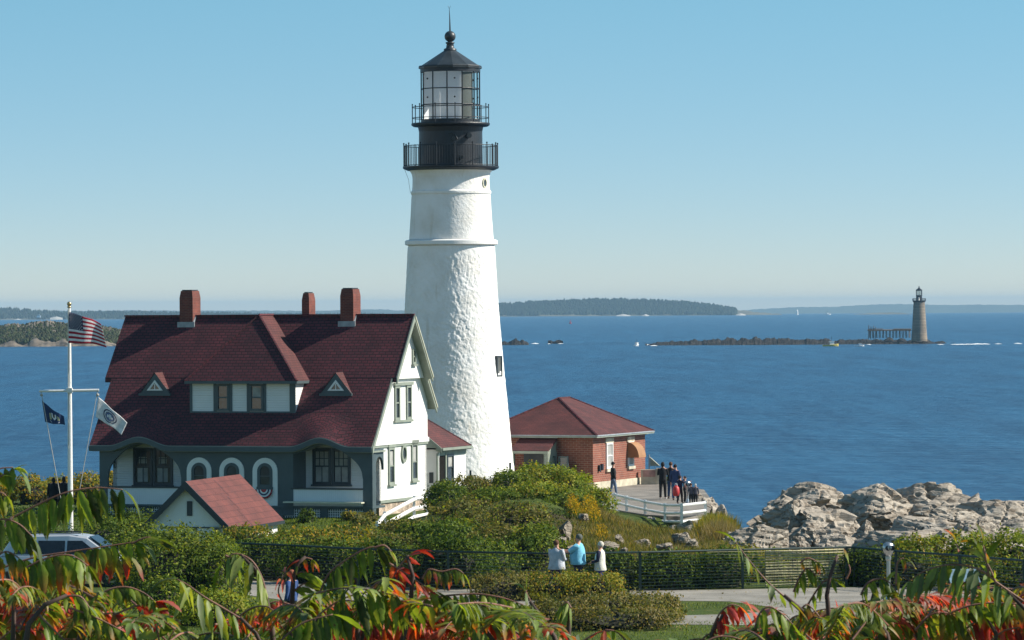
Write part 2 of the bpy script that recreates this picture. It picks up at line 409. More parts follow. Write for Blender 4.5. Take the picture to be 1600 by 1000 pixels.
def seamat():
    m, nt, b = nodemat('sea_water')
    tc = nt.nodes.new('ShaderNodeTexCoord'); v = tc.outputs['Object']
    mp = nt.nodes.new('ShaderNodeMapping'); mp.inputs['Scale'].default_value = (.35, 1, 1); nt.links.new(v, mp.inputs[0])
    big = nt.nodes.new('ShaderNodeMapping'); big.inputs['Scale'].default_value = (.05, .22, 1); nt.links.new(v, big.inputs[0])
    base = mixc(nt, (.003, .038, .105), (.006, .064, .160), noise_fac(nt, big.outputs[0], .02, 5, .35, .65))
    w1 = nt.nodes.new('ShaderNodeMapping'); w1.inputs['Scale'].default_value = (.55, .07, 1); nt.links.new(v, w1.inputs[0])
    w2 = nt.nodes.new('ShaderNodeMapping'); w2.inputs['Scale'].default_value = (.10, .010, 1); w2.inputs['Rotation'].default_value = (0, 0, .02); nt.links.new(v, w2.inputs[0])
    rip = noise_fac(nt, w1.outputs[0], 1.0, 9, .34, .70, .72); rip2 = noise_fac(nt, w2.outputs[0], 1.0, 7, .38, .66, .65)
    c1 = mixc(nt, base, (.052, .175, .305), rip); c2 = mixc(nt, tuple(x for x in (.003, .036, .100)), (.024, .128, .255), rip2)
    nt.links.new(mixc(nt, c1, c2, .46), b.inputs['Base Color'])
    b.inputs['Roughness'].default_value = .35; b.inputs['IOR'].default_value = 1.33; b.inputs['Specular IOR Level'].default_value = .32
    h1 = noise_fac(nt, mp.outputs[0], .22, 4, 0, 1); h2 = noise_fac(nt, mp.outputs[0], 1.1, 6, 0, 1, .65)
    ad = nt.nodes.new('ShaderNodeMath'); ad.operation = 'MULTIPLY_ADD'; nt.links.new(h2, ad.inputs[0]); ad.inputs[1].default_value = .35; nt.links.new(h1, ad.inputs[2])
    bump(nt, b, ad.outputs[0], 2.6)
    return m
M['sea'] = seamat()

# ------------------------------------------------------------------ numpy noise
def fbm(x, y, sc=1.0, oct=4, seed=0):
    """smooth pseudo noise from sums of rotated sines, about -1..1"""
    r = np.random.default_rng(seed); o = 0; amp = 1; tot = 0
    for k in range(oct):
        for j in range(3):
            t = r.uniform(0, 2 * pi); f = sc * r.uniform(.7, 1.3)
            o = o + amp / 3 * np.sin(f * (x * cos(t) + y * sin(t)) + r.uniform(0, 6.28) + 1.3 * np.sin(f * .6 * (x * sin(t) - y * cos(t)) + r.uniform(0, 6.28)))
        tot += amp * .6; amp *= .5; sc *= 2.1
    return o / tot
def lump(d, seed, f=3.0):
    r = np.random.default_rng(seed); o = 0
    for k in range(7):
        a = r.normal(size=3); a /= np.linalg.norm(a); ff = f * r.uniform(.6, 1.9)
        o = o + np.sin(ff * (d @ a) + r.uniform(0, 6.28)) / 7
    return o * 1.6
def sstep(x, a, b):
    t = np.clip((x - a) / (b - a), 0, 1); return t * t * (3 - 2 * t)

# ------------------------------------------------------------------ terrain
def ht(x, y):
    x = np.asarray(x, float); y = np.asarray(y, float)
    slope = 14.25 - 0.0610 * y
    h = np.where(y < 114, slope, 7.3)
    h = h + (7.3 - h) * sstep(y, 110, 118)
    h = h + (6.55 - 7.3) * sstep(y, 150, 195)
    # planted mound in the middle
    q = x - .6 - .02 * (y - 180)
    h = h + 1.62 * np.exp(-(q / np.where(q > 0, 2.9, 4.2)) ** 2 - ((y - 181) / 15.0) ** 2)
    # hollow round the small shed
    h = h - 1.35 * np.exp(-((x + 13) / 4.2) ** 2 - ((y - 180) / 11.0) ** 2)
    h = h - .80 * np.exp(-((x - 8.2) / 3.2) ** 2 - ((y - 189) / 13.0) ** 2) * (1 - sstep(y, 194.5, 197))
    rough = .10 * fbm(x, y, .5, 3, 3) * sstep(y, 142, 150) * (1 - sstep(y, 186, 196))
    h = h + rough
    h = h - 1.1 * sstep(x, 8.5, 10.5) * sstep(y, 140, 152) * (1 - sstep(y, 186, 192))
    # shore lines: right behind the platform, behind the buildings
    edge = 9.6 - .9 * sstep(y, 198, 204) + .4 * fbm(x, y, .35, 3, 5) + (1 - sstep(y, 168, 196)) * 60
    m1 = 1 - sstep(x - edge, 0, 1.6)
    m2 = 1 - sstep(y + 1.2 * fbm(x, y, .3, 2, 8), 243, 252)
    m3 = 1 - sstep(y, 196, 204) * sstep(x, 24, 30)
    m = m1 * m2
    return -4 + (h + 4) * m

def grid_mesh(name, xs, ys, zf, mat_, kind='structure'):
    X, Y = np.meshgrid(xs, ys); Z = zf(X, Y)
    v = np.stack([X, Y, Z], -1).reshape(-1, 3)
    nx, ny = len(xs), len(ys)
    i = np.arange(nx - 1)[None, :] + np.arange(ny - 1)[:, None] * nx
    f = np.stack([i, i + 1, i + 1 + nx, i + nx], -1).reshape(-1, 4)
    o = fast_mesh(name, v, f, mat_, smooth=True); struct(o, kind); return o
def fast_mesh(name, v, f, mat_, parent=None, smooth=False, col=None, midx=None):
    me = bpy.data.meshes.new(name); k = f.shape[1]
    me.vertices.add(len(v)); me.vertices.foreach_set('co', np.ascontiguousarray(v, dtype=np.float32).ravel())
    me.loops.add(f.size); me.loops.foreach_set('vertex_index', np.ascontiguousarray(f, dtype=np.int32).ravel())
    me.polygons.add(len(f)); me.polygons.foreach_set('loop_start', np.arange(0, f.size, k, dtype=np.int32))
    me.polygons.foreach_set('loop_total', np.full(len(f), k, dtype=np.int32))
    if smooth: me.polygons.foreach_set('use_smooth', np.ones(len(f), bool))
    if midx is not None: me.polygons.foreach_set('material_index', midx)
    me.update(calc_edges=True)
    if col is not None:
        a = me.color_attributes.new('Col', 'FLOAT_COLOR', 'POINT')
        a.data.foreach_set('color', np.concatenate([col, np.ones((len(col), 1))], 1).astype(np.float32).ravel())
    return link(name, me, mat_, parent)

xs = np.concatenate([np.linspace(-75, -32, 20), np.linspace(-31, 31, 200), np.linspace(32, 75, 20)])
ys = np.concatenate([np.linspace(-12, 108, 50), np.linspace(110, 262, 330)])
ground = grid_mesh('ground', xs, ys, ht, M['soil'])

# sea: one sheet to the horizon, following the curve of the earth
rr = np.concatenate([np.linspace(60, 1000, 60), np.geomspace(1020, 26000, 150)])
tt = np.linspace(-.6, .6, 61)
Rr, Tt = np.meshgrid(rr, tt, indexing='ij')
v = np.stack([Rr * np.sin(Tt), Rr * np.cos(Tt), -Rr ** 2 / (2 * REARTH)], -1).reshape(-1, 3)
i = np.arange(60)[None, :] + np.arange(len(rr) - 1)[:, None] * 61
f = np.stack([i, i + 61, i + 62, i + 1], -1).reshape(-1, 4)[:, ::-1]
struct(fast_mesh('sea', v, f, M['sea'], smooth=True))
def seaz(D): return -D * D / (2 * REARTH)

# paved paths
def sheet(name, poly, z, mat_, kind='structure'):
    mb = MB(); n = len(poly)
    mb.add([(x, y, z) for x, y in poly], [tuple(range(n))])
    o = mb.build(name, mat_, fix=False)
    if o.data.polygons[0].normal.z < 0: o.data.flip_normals()
    if kind: struct(o, kind)
    return o
def GX(px, py, z=7.3):
    """ground point seen at a pixel"""
    dx, dz = unroll(px, py); D = (z - CH) * F / dz
    return (dx * D / F, D)
up = [GX(x, y) for x, y in ((375, 907), (480, 912), (720, 921), (900, 923), (1100, 922), (1330, 918), (1660, 916), (1660, 975), (1240, 975), (1230, 962), (1200, 948), (1140, 940), (1040, 939), (900, 944), (700, 952), (560, 950), (470, 942), (385, 930))]
sheet('main_path', up, 7.308, M['path'])
lo = [GX(x, y) for x, y in ((1240, 975.1), (1660, 975.1), (1660, 990), (1400, 986), (1250, 978), (1060, 976), (900, 978), (900, 966), (1060, 962), (1140, 960), (1200, 956), (1228, 962))]
sheet('side_path', lo, 7.308, M['path'])

# far land
def far_land(name, D, prof, mat_, depth=400, nx=160, jag=0.0, jf=60, seed=1, kind='structure', shore=None):
    """prof: [(px, top_py)], sits on the curved sea at distance D"""
    pxs = np.linspace(prof[0][0], prof[-1][0], nx)
    tops = np.interp(pxs, [p[0] for p in prof], [p[1] for p in prof])
    r = np.random.default_rng(seed)
    base = seaz(D); rows = []
    prof_t = [0, .06, .18, .4, .7, 1.0, .6, 0]; dep = [0, .02, .08, .2, .4, .6, .8, 1]
    for t, d in zip(prof_t, dep):
        Dd = D + d * depth
        X = np.array([P(p, 480, D).x for p in pxs]) * (Dd / D); Z = np.array([P(p, q, D + .6 * depth).z for p, q in zip(pxs, tops)])
        n = fbm(np.arange(nx) * 1.0, np.full(nx, d * 40), .25, 4, seed + int(d * 99)) * .10
        z = base - 3 + (Z - base + 3) * np.clip(t + n * (t > 0) * (t < 1), 0, 1.1)
        if t == 1: z += jag * r.random(nx)
        rows.append(np.stack([X, np.full(nx, Dd), z], -1))
    v = np.concatenate(rows); i = np.arange(nx - 1)[None, :] + np.arange(len(rows) - 1)[:, None] * nx
    f = np.stack([i, i + 1, i + 1 + nx, i + nx], -1).reshape(-1, 4)
    o = fast_mesh(name, v, f, mat_, smooth=False)
    return struct(o, kind)
def wood(name, D, prof, depth, n, hmin, hmax, col, seed, cover=(0.35, 1.0), spruce=.6):
    """a far-off wood that reads as one mass: many small tapered crowns"""
    r = np.random.default_rng(seed)
    px = r.uniform(prof[0][0], prof[-1][0], n); t = r.uniform(cover[0], cover[1], n)
    tops = np.interp(px, [p[0] for p in prof], [p[1] for p in prof])
    # height of the land there
    Dd = D + .6 * t * depth; z = seaz(D) - 2
    zt = np.array([P(a, b, D + .6 * depth).z for a, b in zip(px, tops)])
    g = z + (zt - z) * np.interp(t, [0, .13, .33, .66, 1.0], [.1, .18, .4, .7, 1.0]) - 1.0
    X = (px - 800) / F * D * (Dd / D)
    h = r.uniform(hmin, hmax, n); w_ = h * r.uniform(.28, .6, n); k = 6
    vs = []; fs = []; cs = []
    ang = np.arange(k) * 2 * pi / k
    sp = r.random(n) < spruce
    rings = [(0.0, .75), (.35, 1.0), (.75, .6), (1.0, .05)]
    for (hz, rad) in rings:
        rad_ = np.where(sp, max(.03, 1 - hz) * 1.0, rad)
        jx = 1 + r.uniform(-.25, .25, (n, k))
        vs.append(np.stack([X[:, None] + (w_ * rad_)[:, None] * np.cos(ang) * jx, Dd[:, None] + (w_ * rad_)[:, None] * np.sin(ang) * jx, (g + h * hz)[:, None] + 0 * ang], -1))
    V = np.stack(vs, 1).reshape(-1, 3); nr = len(rings)
    q = np.arange(k); fl = []
    for a in range(nr - 1):
        fl.append(np.stack([a * k + q, a * k + (q + 1) % k, (a + 1) * k + (q + 1) % k, (a + 1) * k + q], -1))
    fl = np.concatenate(fl); Fc = (fl[None] + (np.arange(n) * nr * k)[:, None, None]).reshape(-1, 4)
    c = np.array(col)[None] * r.uniform(.6, 1.5, (n, 1)) * (1 + r.uniform(-.15, .15, (n, 3)))
    C = np.repeat(c, nr * k, 0)
    o = fast_mesh(name, V, Fc, M['leaf'], smooth=False, col=C)
    return struct(o, 'stuff')
M['far_soil'] = mat('far_shore', (.10, .09, .06), .95, .4, .01)
M['far_green'] = mat('far_hillside', (.035, .045, .022), .95, .3, .01)

# blue hills on the right horizon, beyond the edge of the sea
far_land('far_hills', 19000, [(1120, 489), (1180, 484), (1240, 480.5), (1300, 480), (1350, 477), (1400, 475.5), (1470, 477), (1530, 476.5), (1600, 477), (1700, 476)], M['far_green'], 900, 140, 3, seed=4)
far_land('far_hills', 15500, [(-80, 486), (0, 486), (60, 487.5), (100, 486), (160, 486.5), (200, 485.5), (280, 486), (330, 486), (420, 486), (520, 486), (560, 484.5), (600, 484), (660, 488)], M['far_green'], 900, 140, 3, seed=9)
# wooded island in the middle distance
isl = [(700, 487), (740, 482), (780, 477.5), (830, 474.5), (880, 471.5), (930, 470), (990, 470.5), (1040, 472.5), (1080, 475), (1120, 480), (1150, 485), (1190, 489), (1222, 492)]
far_land('wooded_island', 9500, isl, M['far_soil'], 500, 140, 2, seed=6)
wood('island_woodland', 9500, isl[:-2], 500, 7000, 5, 10, (.020, .030, .014), 5, (.1, 1.0))
left_hill = [(-60, 484), (0, 485), (20, 484), (60, 488), (110, 489.5), (180, 489), (260, 490), (320, 491), (420, 493), (600, 494)]
far_land('far_shore', 9000, left_hill, M['far_soil'], 500, 120, 1, seed=16)
wood('far_shore_woodland', 9000, left_hill, 500, 4000, 4, 9, (.030, .038, .018), 15, (.15, 1.0))
far_land('flat_skerry', 9200, [(1325, 492), (1350, 490), (1375, 488.8), (1395, 488.4), (1412, 489.4), (1428, 491), (1460, 491.6), (1500, 492)], M['far_soil'], 300, 60, .5, seed=18)
for a, b, e in ((20, 35, 500), (963, 985, 492.8), (1003, 1014, 492.8), (1150, 1165, 491.6), (78, 98, 496.6)):
    far_land('pale_beach', 8900, [(a, e), ((a + b) / 2, e - 2.2), (b, e)], M['rope'], 60, 12, 0, seed=int(a))

# low wooded point at the left, about two kilometres off
LP = [(-60, 506), (0, 507), (15, 503), (35, 504), (50, 501), (75, 498.5), (100, 501), (130, 503), (160, 506), (185, 511), (215, 519), (260, 531)]
M['point_rock'] = rockmat('point_rock', (.13, .105, .08), (.24, .20, .155), (.04, .036, .03), .05, .5)
far_land('wooded_point', 1900, [(a, b + 4.5) for a, b in LP], M['point_rock'], 130, 200, 1, seed=22)
wood('point_woodland', 1900, [(a, b + 5) for a, b in LP], 130, 6000, .8, 2.3, (.052, .060, .022), 25, (.33, 1.0), .15)
# ------------------------------------------------------------------ rocks
def rock(name, px, py_top, py_bot, w_px, D, seed, mat_, parent=None, depth=None, cuts=16, sub=5, tilt=0.0, noise_=.05):
    """one chiselled block of bedrock"""
    c = P(px, (py_top + py_bot) / 2, D); sx = w_px / 2 * D / F; sz = (py_bot - py_top) / 2 * D / F; sy = depth if depth else (sx + sz) / 2
    bm = bmesh.new(); bmesh.ops.create_icosphere(bm, subdivisions=sub, radius=1.0)
    V = np.array([v.co[:] for v in bm.verts]); r = np.random.default_rng(seed)
    V *= 1.12
    for k in range(cuts):
        n = r.normal(size=3); n[2] = n[2] * .8 + (.25 if k % 3 == 0 else 0); n /= np.linalg.norm(n); d = r.uniform(.58, .86)
        dd = V @ n - d; V -= np.outer(np.clip(dd, 0, None) * .96, n)
    # fracture blocks: each cell of the surface is pushed in or out and tipped a little
    dn = V / np.linalg.norm(V, axis=1)[:, None]; nb_ = 30; cen = r.normal(size=(nb_, 3)); cen /= np.linalg.norm(cen, axis=1)[:, None]
    wv = dn + .06 * np.stack([lump(V, seed + 20 + j, 5) for j in range(3)], 1); k_ = np.argmax(wv @ cen.T, 1)
    of = r.uniform(-.075, .03, nb_); tp_ = r.normal(size=(nb_, 3)) * .10
    V = V + dn * (of[k_] + ((dn - cen[k_]) * tp_[k_]).sum(1))[:, None]
    # tilted bedding: small steps along one direction
    bn = np.array([.35 + .3 * r.random(), .2, .85]); bn /= np.linalg.norm(bn)
    q = V @ bn * 5 + .4 * lump(V, seed, 2.5); st = np.abs((q % 1) - .5) * 2
    rad = V / np.maximum(np.linalg.norm(V, axis=1), .1)[:, None]
    V += rad * (noise_ * (lump(V, seed + 1, 6) * .8 + lump(V, seed + 2, 13) * .5 + lump(V, seed + 4, 25) * .35) - .05 * np.exp(-(st / .16) ** 2))[:, None]
    q2 = V @ np.array([.8, .3, -.35]) * 2.3 + .5 * lump(V, seed + 7, 2); st2 = np.abs((q2 % 1) - .5) * 2
    V -= rad * (.09 * np.exp(-(st2 / .07) ** 2))[:, None]
    q3 = V @ np.array([-.4, .5, .75]) * 1.9 + .6 * lump(V, seed + 9, 2.5); st3 = np.abs((q3 % 1) - .5) * 2
    V -= rad * (.08 * np.exp(-(st3 / .06) ** 2))[:, None]
    lo, hi = V.min(0), V.max(0); V = (V - (lo + hi) / 2) / ((hi - lo) / 2)
    if tilt: V = V @ np.array([[cos(tilt), 0, sin(tilt)], [0, 1, 0], [-sin(tilt), 0, cos(tilt)]])
    V = V * (sx, sy, sz)
    for v_, co in zip(bm.verts, V): v_.co = co
    me = bpy.data.meshes.new(name); bm.to_mesh(me); bm.free()
    me.polygons.foreach_set('use_smooth', [False] * len(me.polygons))
    o = link(name, me, mat_, parent); o.location = c; return o
RG = 'pale bedrock blocks along the right shore'
for k, (px, t, bt, wp, D, lab, tl) in enumerate((
    (1206, 799, 850, 80, 184, 'dark low rock at the left waterline of the shore ledge', .1),
    (1185, 821, 885, 92, 160, 'rounded pale boulder at the left end of the shore ledge behind the fence', .15),
    (1236, 778, 850, 76, 178, 'blocky grey rock stepping up to the left peak of the ledge', -.05),
    (1262, 754, 830, 112, 180, 'peaked pale rock forming the left summit of the ledge', .25),
    (1288, 783, 880, 100, 171, 'broad grey slab below the left summit of the ledge', .1),
    (1242, 838, 895, 44, 163, 'small shadowed rock wedged beside the rounded pale boulder', .1),
    (1322, 778, 826, 40, 180, 'small dark rock in the notch between the two summits', 0),
    (1276, 812, 890, 72, 166, 'leaning grey rock between the rounded boulder and the notch', .3),
    (1316, 806, 860, 50, 173, 'jumbled rock low in the notch below the two summits', .2),
    (1332, 833, 900, 96, 162, 'smooth grey slab at the foot of the notch', .1),
    (1375, 755, 845, 108, 176, 'great squared block at the left of the broad right summit', -.05),
    (1448, 753, 835, 124, 177, 'long crowned block forming the middle of the broad right summit', .12),
    (1492, 768, 850, 100, 176, 'sloping block dropping away right of the broad summit', .32),
    (1352, 812, 868, 46, 168, 'upright narrow rock under the great squared block', .1),
    (1398, 822, 900, 116, 160, 'fractured pale rock in front of the great squared block', -.2),
    (1455, 808, 878, 130, 166, 'long pale ledge running below the broad right summit', -.1),
    (1478, 792, 840, 90, 172, 'rounded shelf rock tucked beneath the broad right summit', -.05),
    (1548, 780, 860, 112, 174, 'brown weathered block right of the broad summit', .05),
    (1612, 781, 850, 110, 176, 'brown rock shelf cut off by the right edge of the photo', .03),
    (1528, 806, 868, 62, 165, 'angular dark boulder between the pale ledge and the brown block', -.1),
    (1498, 826, 900, 110, 160, 'low pale slab behind the hedge right of the binocular viewer', .15),
    (1575, 812, 856, 96, 166, 'thin layered slab tilting down to the right', .28),
    (1560, 832, 900, 130, 160, 'dark shaded rock above the right hand rose hedge', .12),
    (1625, 826, 900, 90, 162, 'shaded rock at the far right above the hedge', .1))):
    o = rock('shore_rock', px, t, bt + 12, wp * 1.30, D, 40 + k * 3, M['rock'], depth=wp * D / F * .6, tilt=tl, noise_=.022, cuts=34)
    tag(o, lab, 'rock', RG)

# ------------------------------------------------------------------ foliage builders
PAL = {
 'green': [(.060, .100, .014), (.105, .150, .020), (.150, .190, .030), (.036, .060, .012)],
 'yellow': [(.18, .19, .024), (.26, .22, .030), (.105, .14, .020), (.30, .20, .035), (.06, .08, .015)],
 'olive': [(.115, .120, .032), (.17, .155, .042), (.075, .090, .022), (.21, .17, .055), (.045, .050, .018)],
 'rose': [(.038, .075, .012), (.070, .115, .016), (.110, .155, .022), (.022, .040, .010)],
 'bright': [(.150, .200, .020), (.21, .25, .028), (.090, .140, .016), (.26, .26, .040)],
 'tan': [(.22, .175, .085), (.28, .22, .11), (.16, .125, .055), (.12, .11, .04)],
 'gold': [(.42, .26, .012), (.50, .32, .015), (.34, .20, .012)],
}
def leaves(name, C, Nn, L, W, col, mat_, parent=None, droop=None):
    n = len(C); r = RNG
    t = r.normal(size=(n, 3)) if droop is None else droop + r.normal(size=(n, 3)) * .35
    t -= (t * Nn).sum(1)[:, None] * Nn; t /= np.linalg.norm(t, axis=1)[:, None] + 1e-9
    s_ = np.cross(Nn, t)
    L = L[:, None]; W = W[:, None]
    v = np.stack([C - t * L * .5, C + s_ * W * .5 - t * L * .05 + Nn * W * .12, C + t * L * .5, C - s_ * W * .5 - t * L * .05 + Nn * W * .12], 1).reshape(-1, 3)
    f = np.arange(4 * n).reshape(n, 4)
    return fast_mesh(name, v, f, mat_, parent, col=np.repeat(col, 4, 0))
def pick(pal, n, r, clump=None):
    p = np.array(PAL[pal]); 
    k = r.integers(0, len(p), n)
    if clump is not None: k = np.clip(((clump * .5 + .5) * len(p) + r.normal(0, .9, n)).astype(int), 0, len(p) - 1)
    return p[k] * r.uniform(.75, 1.3, (n, 1))
def bush(px, top, D, wpx, dep, pal, label, n=2200, ls=.085, cat='shrub', name='shrub', group=None, zb=None, seed=None, stems=True, ragged=.28, sink=.15, mix=None, boxy=False):
    ls = ls * 1.35
    r = np.random.default_rng(seed if seed is not None else int(px * 7 + D * 3))
    top_p = P(px, top, D); X = top_p.x; zg = float(ht(X, D)) if zb is None else zb
    h = max(top_p.z - zg, .25); rx = wpx / 2 * D / F; ry = dep / 2
    e = thing(name, label, cat, (X, D, zg), 0, group)
    sd = int(r.integers(1e6))
    d = r.normal(size=(n, 3)); d /= np.linalg.norm(d, axis=1)[:, None]
    d[:, 2] = np.where(d[:, 2] < -.62, -d[:, 2], d[:, 2])
    lp = lump(d, sd, 3.6) ; lp2 = lump(d, sd + 5, 9)
    if boxy: d = np.sign(d) * np.abs(d) ** .62; d /= np.maximum(1, np.linalg.norm(d, axis=1)[:, None] * .86)
    shell = 1.06 - np.abs(r.normal(0, .15, n)); R = shell * (.92 + ragged * .6 * lp + .14 * lp2)
    p = d * R[:, None]
    zc = h * .42; p = p * (rx, ry, h * .58) + (0, 0, zc)
    p[:, 2] = np.maximum(p[:, 2], r.uniform(0, .12, n))
    kc = max(20, n // 14); ci = r.integers(0, kc, n); p = np.where((r.random(n) < .72)[:, None], p[:kc][ci] + r.normal(0, .055 + .03 * min(2, rx), (n, 3)), p)
    out = p - (0, 0, zc); out /= np.linalg.norm(out, axis=1)[:, None] + 1e-6
    nn = out * .6 + r.normal(size=(n, 3)) * .55 + (0, 0, .35); nn /= np.linalg.norm(nn, axis=1)[:, None]
    sc = ls * r.uniform(.6, 1.35, n)
    cl = lump(p / max(rx, .4), sd + 9, 5)
    col = pick(pal, n, r, cl)
    if mix:
        q = (r.random(n) < mix[1]) & (cl > -.2); col[q] = pick(mix[0], int(q.sum()), r)
    leaves('foliage', p, nn, sc, sc * .58, col, M['leaf'], e)
    # woody inside
    k = 18; mb = MB(); bv = []
    nb = max(8, int(16 * min(2.5, rx + .4)))
    for i_ in range(nb):
        a = r.uniform(0, 2 * pi); q = r.uniform(.15, .75); tp = (cos(a) * rx * q, sin(a) * ry * q, h * r.uniform(.35, .8))
        bs = (cos(a) * rx * q * .35, sin(a) * ry * q * .35, -sink)
        md = tuple((tp[j] + bs[j]) / 2 + r.uniform(-.08, .08) for j in range(3))
        mb.tube([bs, md, tp], [.022, .015, .006], 4)
    # inner core: crumpled near-black mass standing for the shade inside the bush
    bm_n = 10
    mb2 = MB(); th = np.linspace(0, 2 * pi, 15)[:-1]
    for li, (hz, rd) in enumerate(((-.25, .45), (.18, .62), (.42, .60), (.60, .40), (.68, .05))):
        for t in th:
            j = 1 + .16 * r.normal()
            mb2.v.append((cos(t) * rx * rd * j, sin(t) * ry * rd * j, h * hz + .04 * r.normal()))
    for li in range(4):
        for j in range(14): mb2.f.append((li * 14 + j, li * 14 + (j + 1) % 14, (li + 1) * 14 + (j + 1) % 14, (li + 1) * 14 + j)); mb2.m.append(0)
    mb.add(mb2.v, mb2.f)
    mb.build('branches_and_core', M['twigs_shade'], e)
    return e
def blades(name, X, Y, Z, H, Wd, col, mat_=None, lean=.3, parent=None, kind='stuff'):
    n = len(X); r = RNG; a = r.uniform(0, 2 * pi, n); dx, dy = np.cos(a) * Wd, np.sin(a) * Wd
    lx, ly = r.normal(0, lean, n) * H, r.normal(0, lean, n) * H
    b0 = np.stack([X - dx, Y - dy, Z - .02], -1); b1 = np.stack([X + dx, Y + dy, Z - .02], -1)
    m0 = np.stack([X - dx * .8 + lx * .35, Y - dy * .8 + ly * .35, Z + H * .6], -1); m1 = np.stack([X + dx * .8 + lx * .35, Y + dy * .8 + ly * .35, Z + H * .6], -1)
    t0 = np.stack([X + lx - dx * .1, Y + ly - dy * .1, Z + H], -1); t1 = np.stack([X + lx + dx * .1, Y + ly + dy * .1, Z + H], -1)
    v = np.stack([b0, b1, m1, m0, t1, t0], 1).reshape(-1, 3)
    i0 = np.arange(n)[:, None] * 6
    f = np.concatenate([i0 + np.array([0, 1, 2, 3]), i0 + np.array([3, 2, 4, 5])], 0)
    o = fast_mesh(name, v, f, mat_ or M['blade'], parent, col=np.repeat(col, 6, 0))
    if kind: o['kind'] = kind
    return o

# ================================================================== KEEPERS' HOUSE
H = Frame(588, 700, 198, 20, 6.5)
house = H.empty('keepers_house', 'large white keepers house with steep dark red shingle roof, hipped dormer and arcaded slate porch', 'house')
ZR, BR, SL = 9.1, 4.4, 1.255
def zroof(b): return ZR - SL * abs(b - BR)
aR = H.a(500, 690, -.3)[0]; aL = H.a(217, 692, -.3)[0]
def brow(a, b=-.3):
    o = 0
    for c, hw in ((aR, 1.5), (aL, 1.55)):
        t = (a - c) / hw
        if abs(t) < 1: o += .40 * (.5 + .5 * cos(pi * t))
    return o * max(0, 1 - (b + .3) / 1.15)
def slab(name, As, Bs, zf, th, mats, parent, edge=1):
    mb = MB(); na, nb = len(As), len(Bs)
    top = [(a, b, zf(a, b)) for b in Bs for a in As]; bot = [(a, b, zf(a, b) - th) for b in Bs for a in As]
    n = na * nb; fs = []; ms = []
    for j in range(nb - 1):
        for i in range(na - 1):
            k = j * na + i
            fs.append((k, k + 1, k + 1 + na, k + na)); ms.append(0)
            fs.append((n + k, n + k + na, n + k + 1 + na, n + k + 1)); ms.append(edge)
    for i in range(na - 1):
        fs += [(i, n + i, n + i + 1, i + 1), ((nb - 1) * na + i, (nb - 1) * na + i + 1, n + (nb - 1) * na + i + 1, n + (nb - 1) * na + i)]; ms += [edge, edge]
    for j in range(nb - 1):
        k = j * na; q = j * na + na - 1
        fs += [(k, k + na, n + k + na, n + k), (q, n + q, n + q + na, q + na)]; ms += [edge, edge]
    mb.v = top + bot; mb.f = fs; mb.m = ms
    return mb.build(name, mats, parent)
As = list(np.linspace(-14.05, -.1, 141))
Bs = [-.3, -.1, .15, .4, .65, .85, 1.2, 1.7, 2.16]
roof = slab('roof', As, Bs, lambda a, b: zroof(b) + brow(a, b) + (.0 if b > .3 else (.3 - b) ** 2 * .12), .16, [M['shingle'], M['trim2']], house)
def roofpart(name, As, Bs, zf, th, mats): return slab(name, As, Bs, zf, th, mats, roof)
roofpart('upper_slope', [-14.38, -12, -7, .14], [2.145, 4.4], lambda a, b: zroof(b) + .012, .2, [M['shingle'], M['shingle']])
roofpart('rear_slope', [-14.38, .14], [4.405, 6.62], lambda a, b: zroof(b) + .045, .2, [M['shingle'], M['trim2']])
roofpart('rear_slope', [-14.05, -.1], [6.6, 7.75], lambda a, b: zroof(b), .16, [M['shingle'], M['trim2']])
mb = MB(); mb.box(-14.4, .16, 4.33, 4.48, ZR + .02, ZR + .09); mb.build('ridge_cap', M['shingle'], roof)
# barge boards
mb = MB()
def barge(a, b0, b1, dz=.0, h=.30, t=.06):
    mb.prism([(b0, zroof(b0) + dz), (b1, zroof(b1) + dz), (b1, zroof(b1) + dz - h), (b0, zroof(b0) + dz - h)], SIDE(a), 0, t)
barge(.14, 4.4, 6.64, .05); barge(.14, 2.13, 4.4, .05); barge(-.1, -.32, 2.14, .0); barge(-.1, 6.6, 7.78, .0)
mb.build('barge_board', M['trim2'], roof)
mb = MB()
for b0, b1, a in ((4.4, 6.64, .205), (6.6, 7.78, -.035)):
    mb.prism([(b0, zroof(b0) - .0), (b1, zroof(b1) - .0), (b1, zroof(b1) - .09), (b0, zroof(b0) - .09)], SIDE(a), 0, .03)
mb.build('verge_strip', M['cream'], roof)
# eave fascia following the eyebrows
def colwall(mb, As, lo, hi, y0, y1, m=0):
    v = []; n = len(As)
    for y in (y0, y1):
        for a in As: v += [(a, y, lo(a)), (a, y, hi(a))]
    fs = []
    for i in range(n - 1):
        a0, a1 = 2 * i, 2 * i + 2
        fs += [(a0, a1, a1 + 1, a0 + 1), (2 * n + a0, 2 * n + a0 + 1, 2 * n + a1 + 1, 2 * n + a1), (a0 + 1, a1 + 1, 2 * n + a1 + 1, 2 * n + a0 + 1), (a0, 2 * n + a0, 2 * n + a1, a1)]
    e = 2 * n - 2
    fs += [(0, 1, 2 * n + 1, 2 * n), (e, 2 * n + e, 2 * n + e + 1, e + 1)]
    mb.add(v, fs, m)
mb = MB(); EZ = zroof(-.3) + .04
colwall(mb, As, lambda a: EZ - .25 + brow(a), lambda a: EZ - .03 + brow(a), -.37, -.302)
mb.build('gutter', M['trim'], roof)
mb = MB()
colwall(mb, As, lambda a: EZ - .27 + brow(a), lambda a: EZ - .20 + brow(a), -.30, 1.4)
mb.build('soffit', M['trim2'], roof)

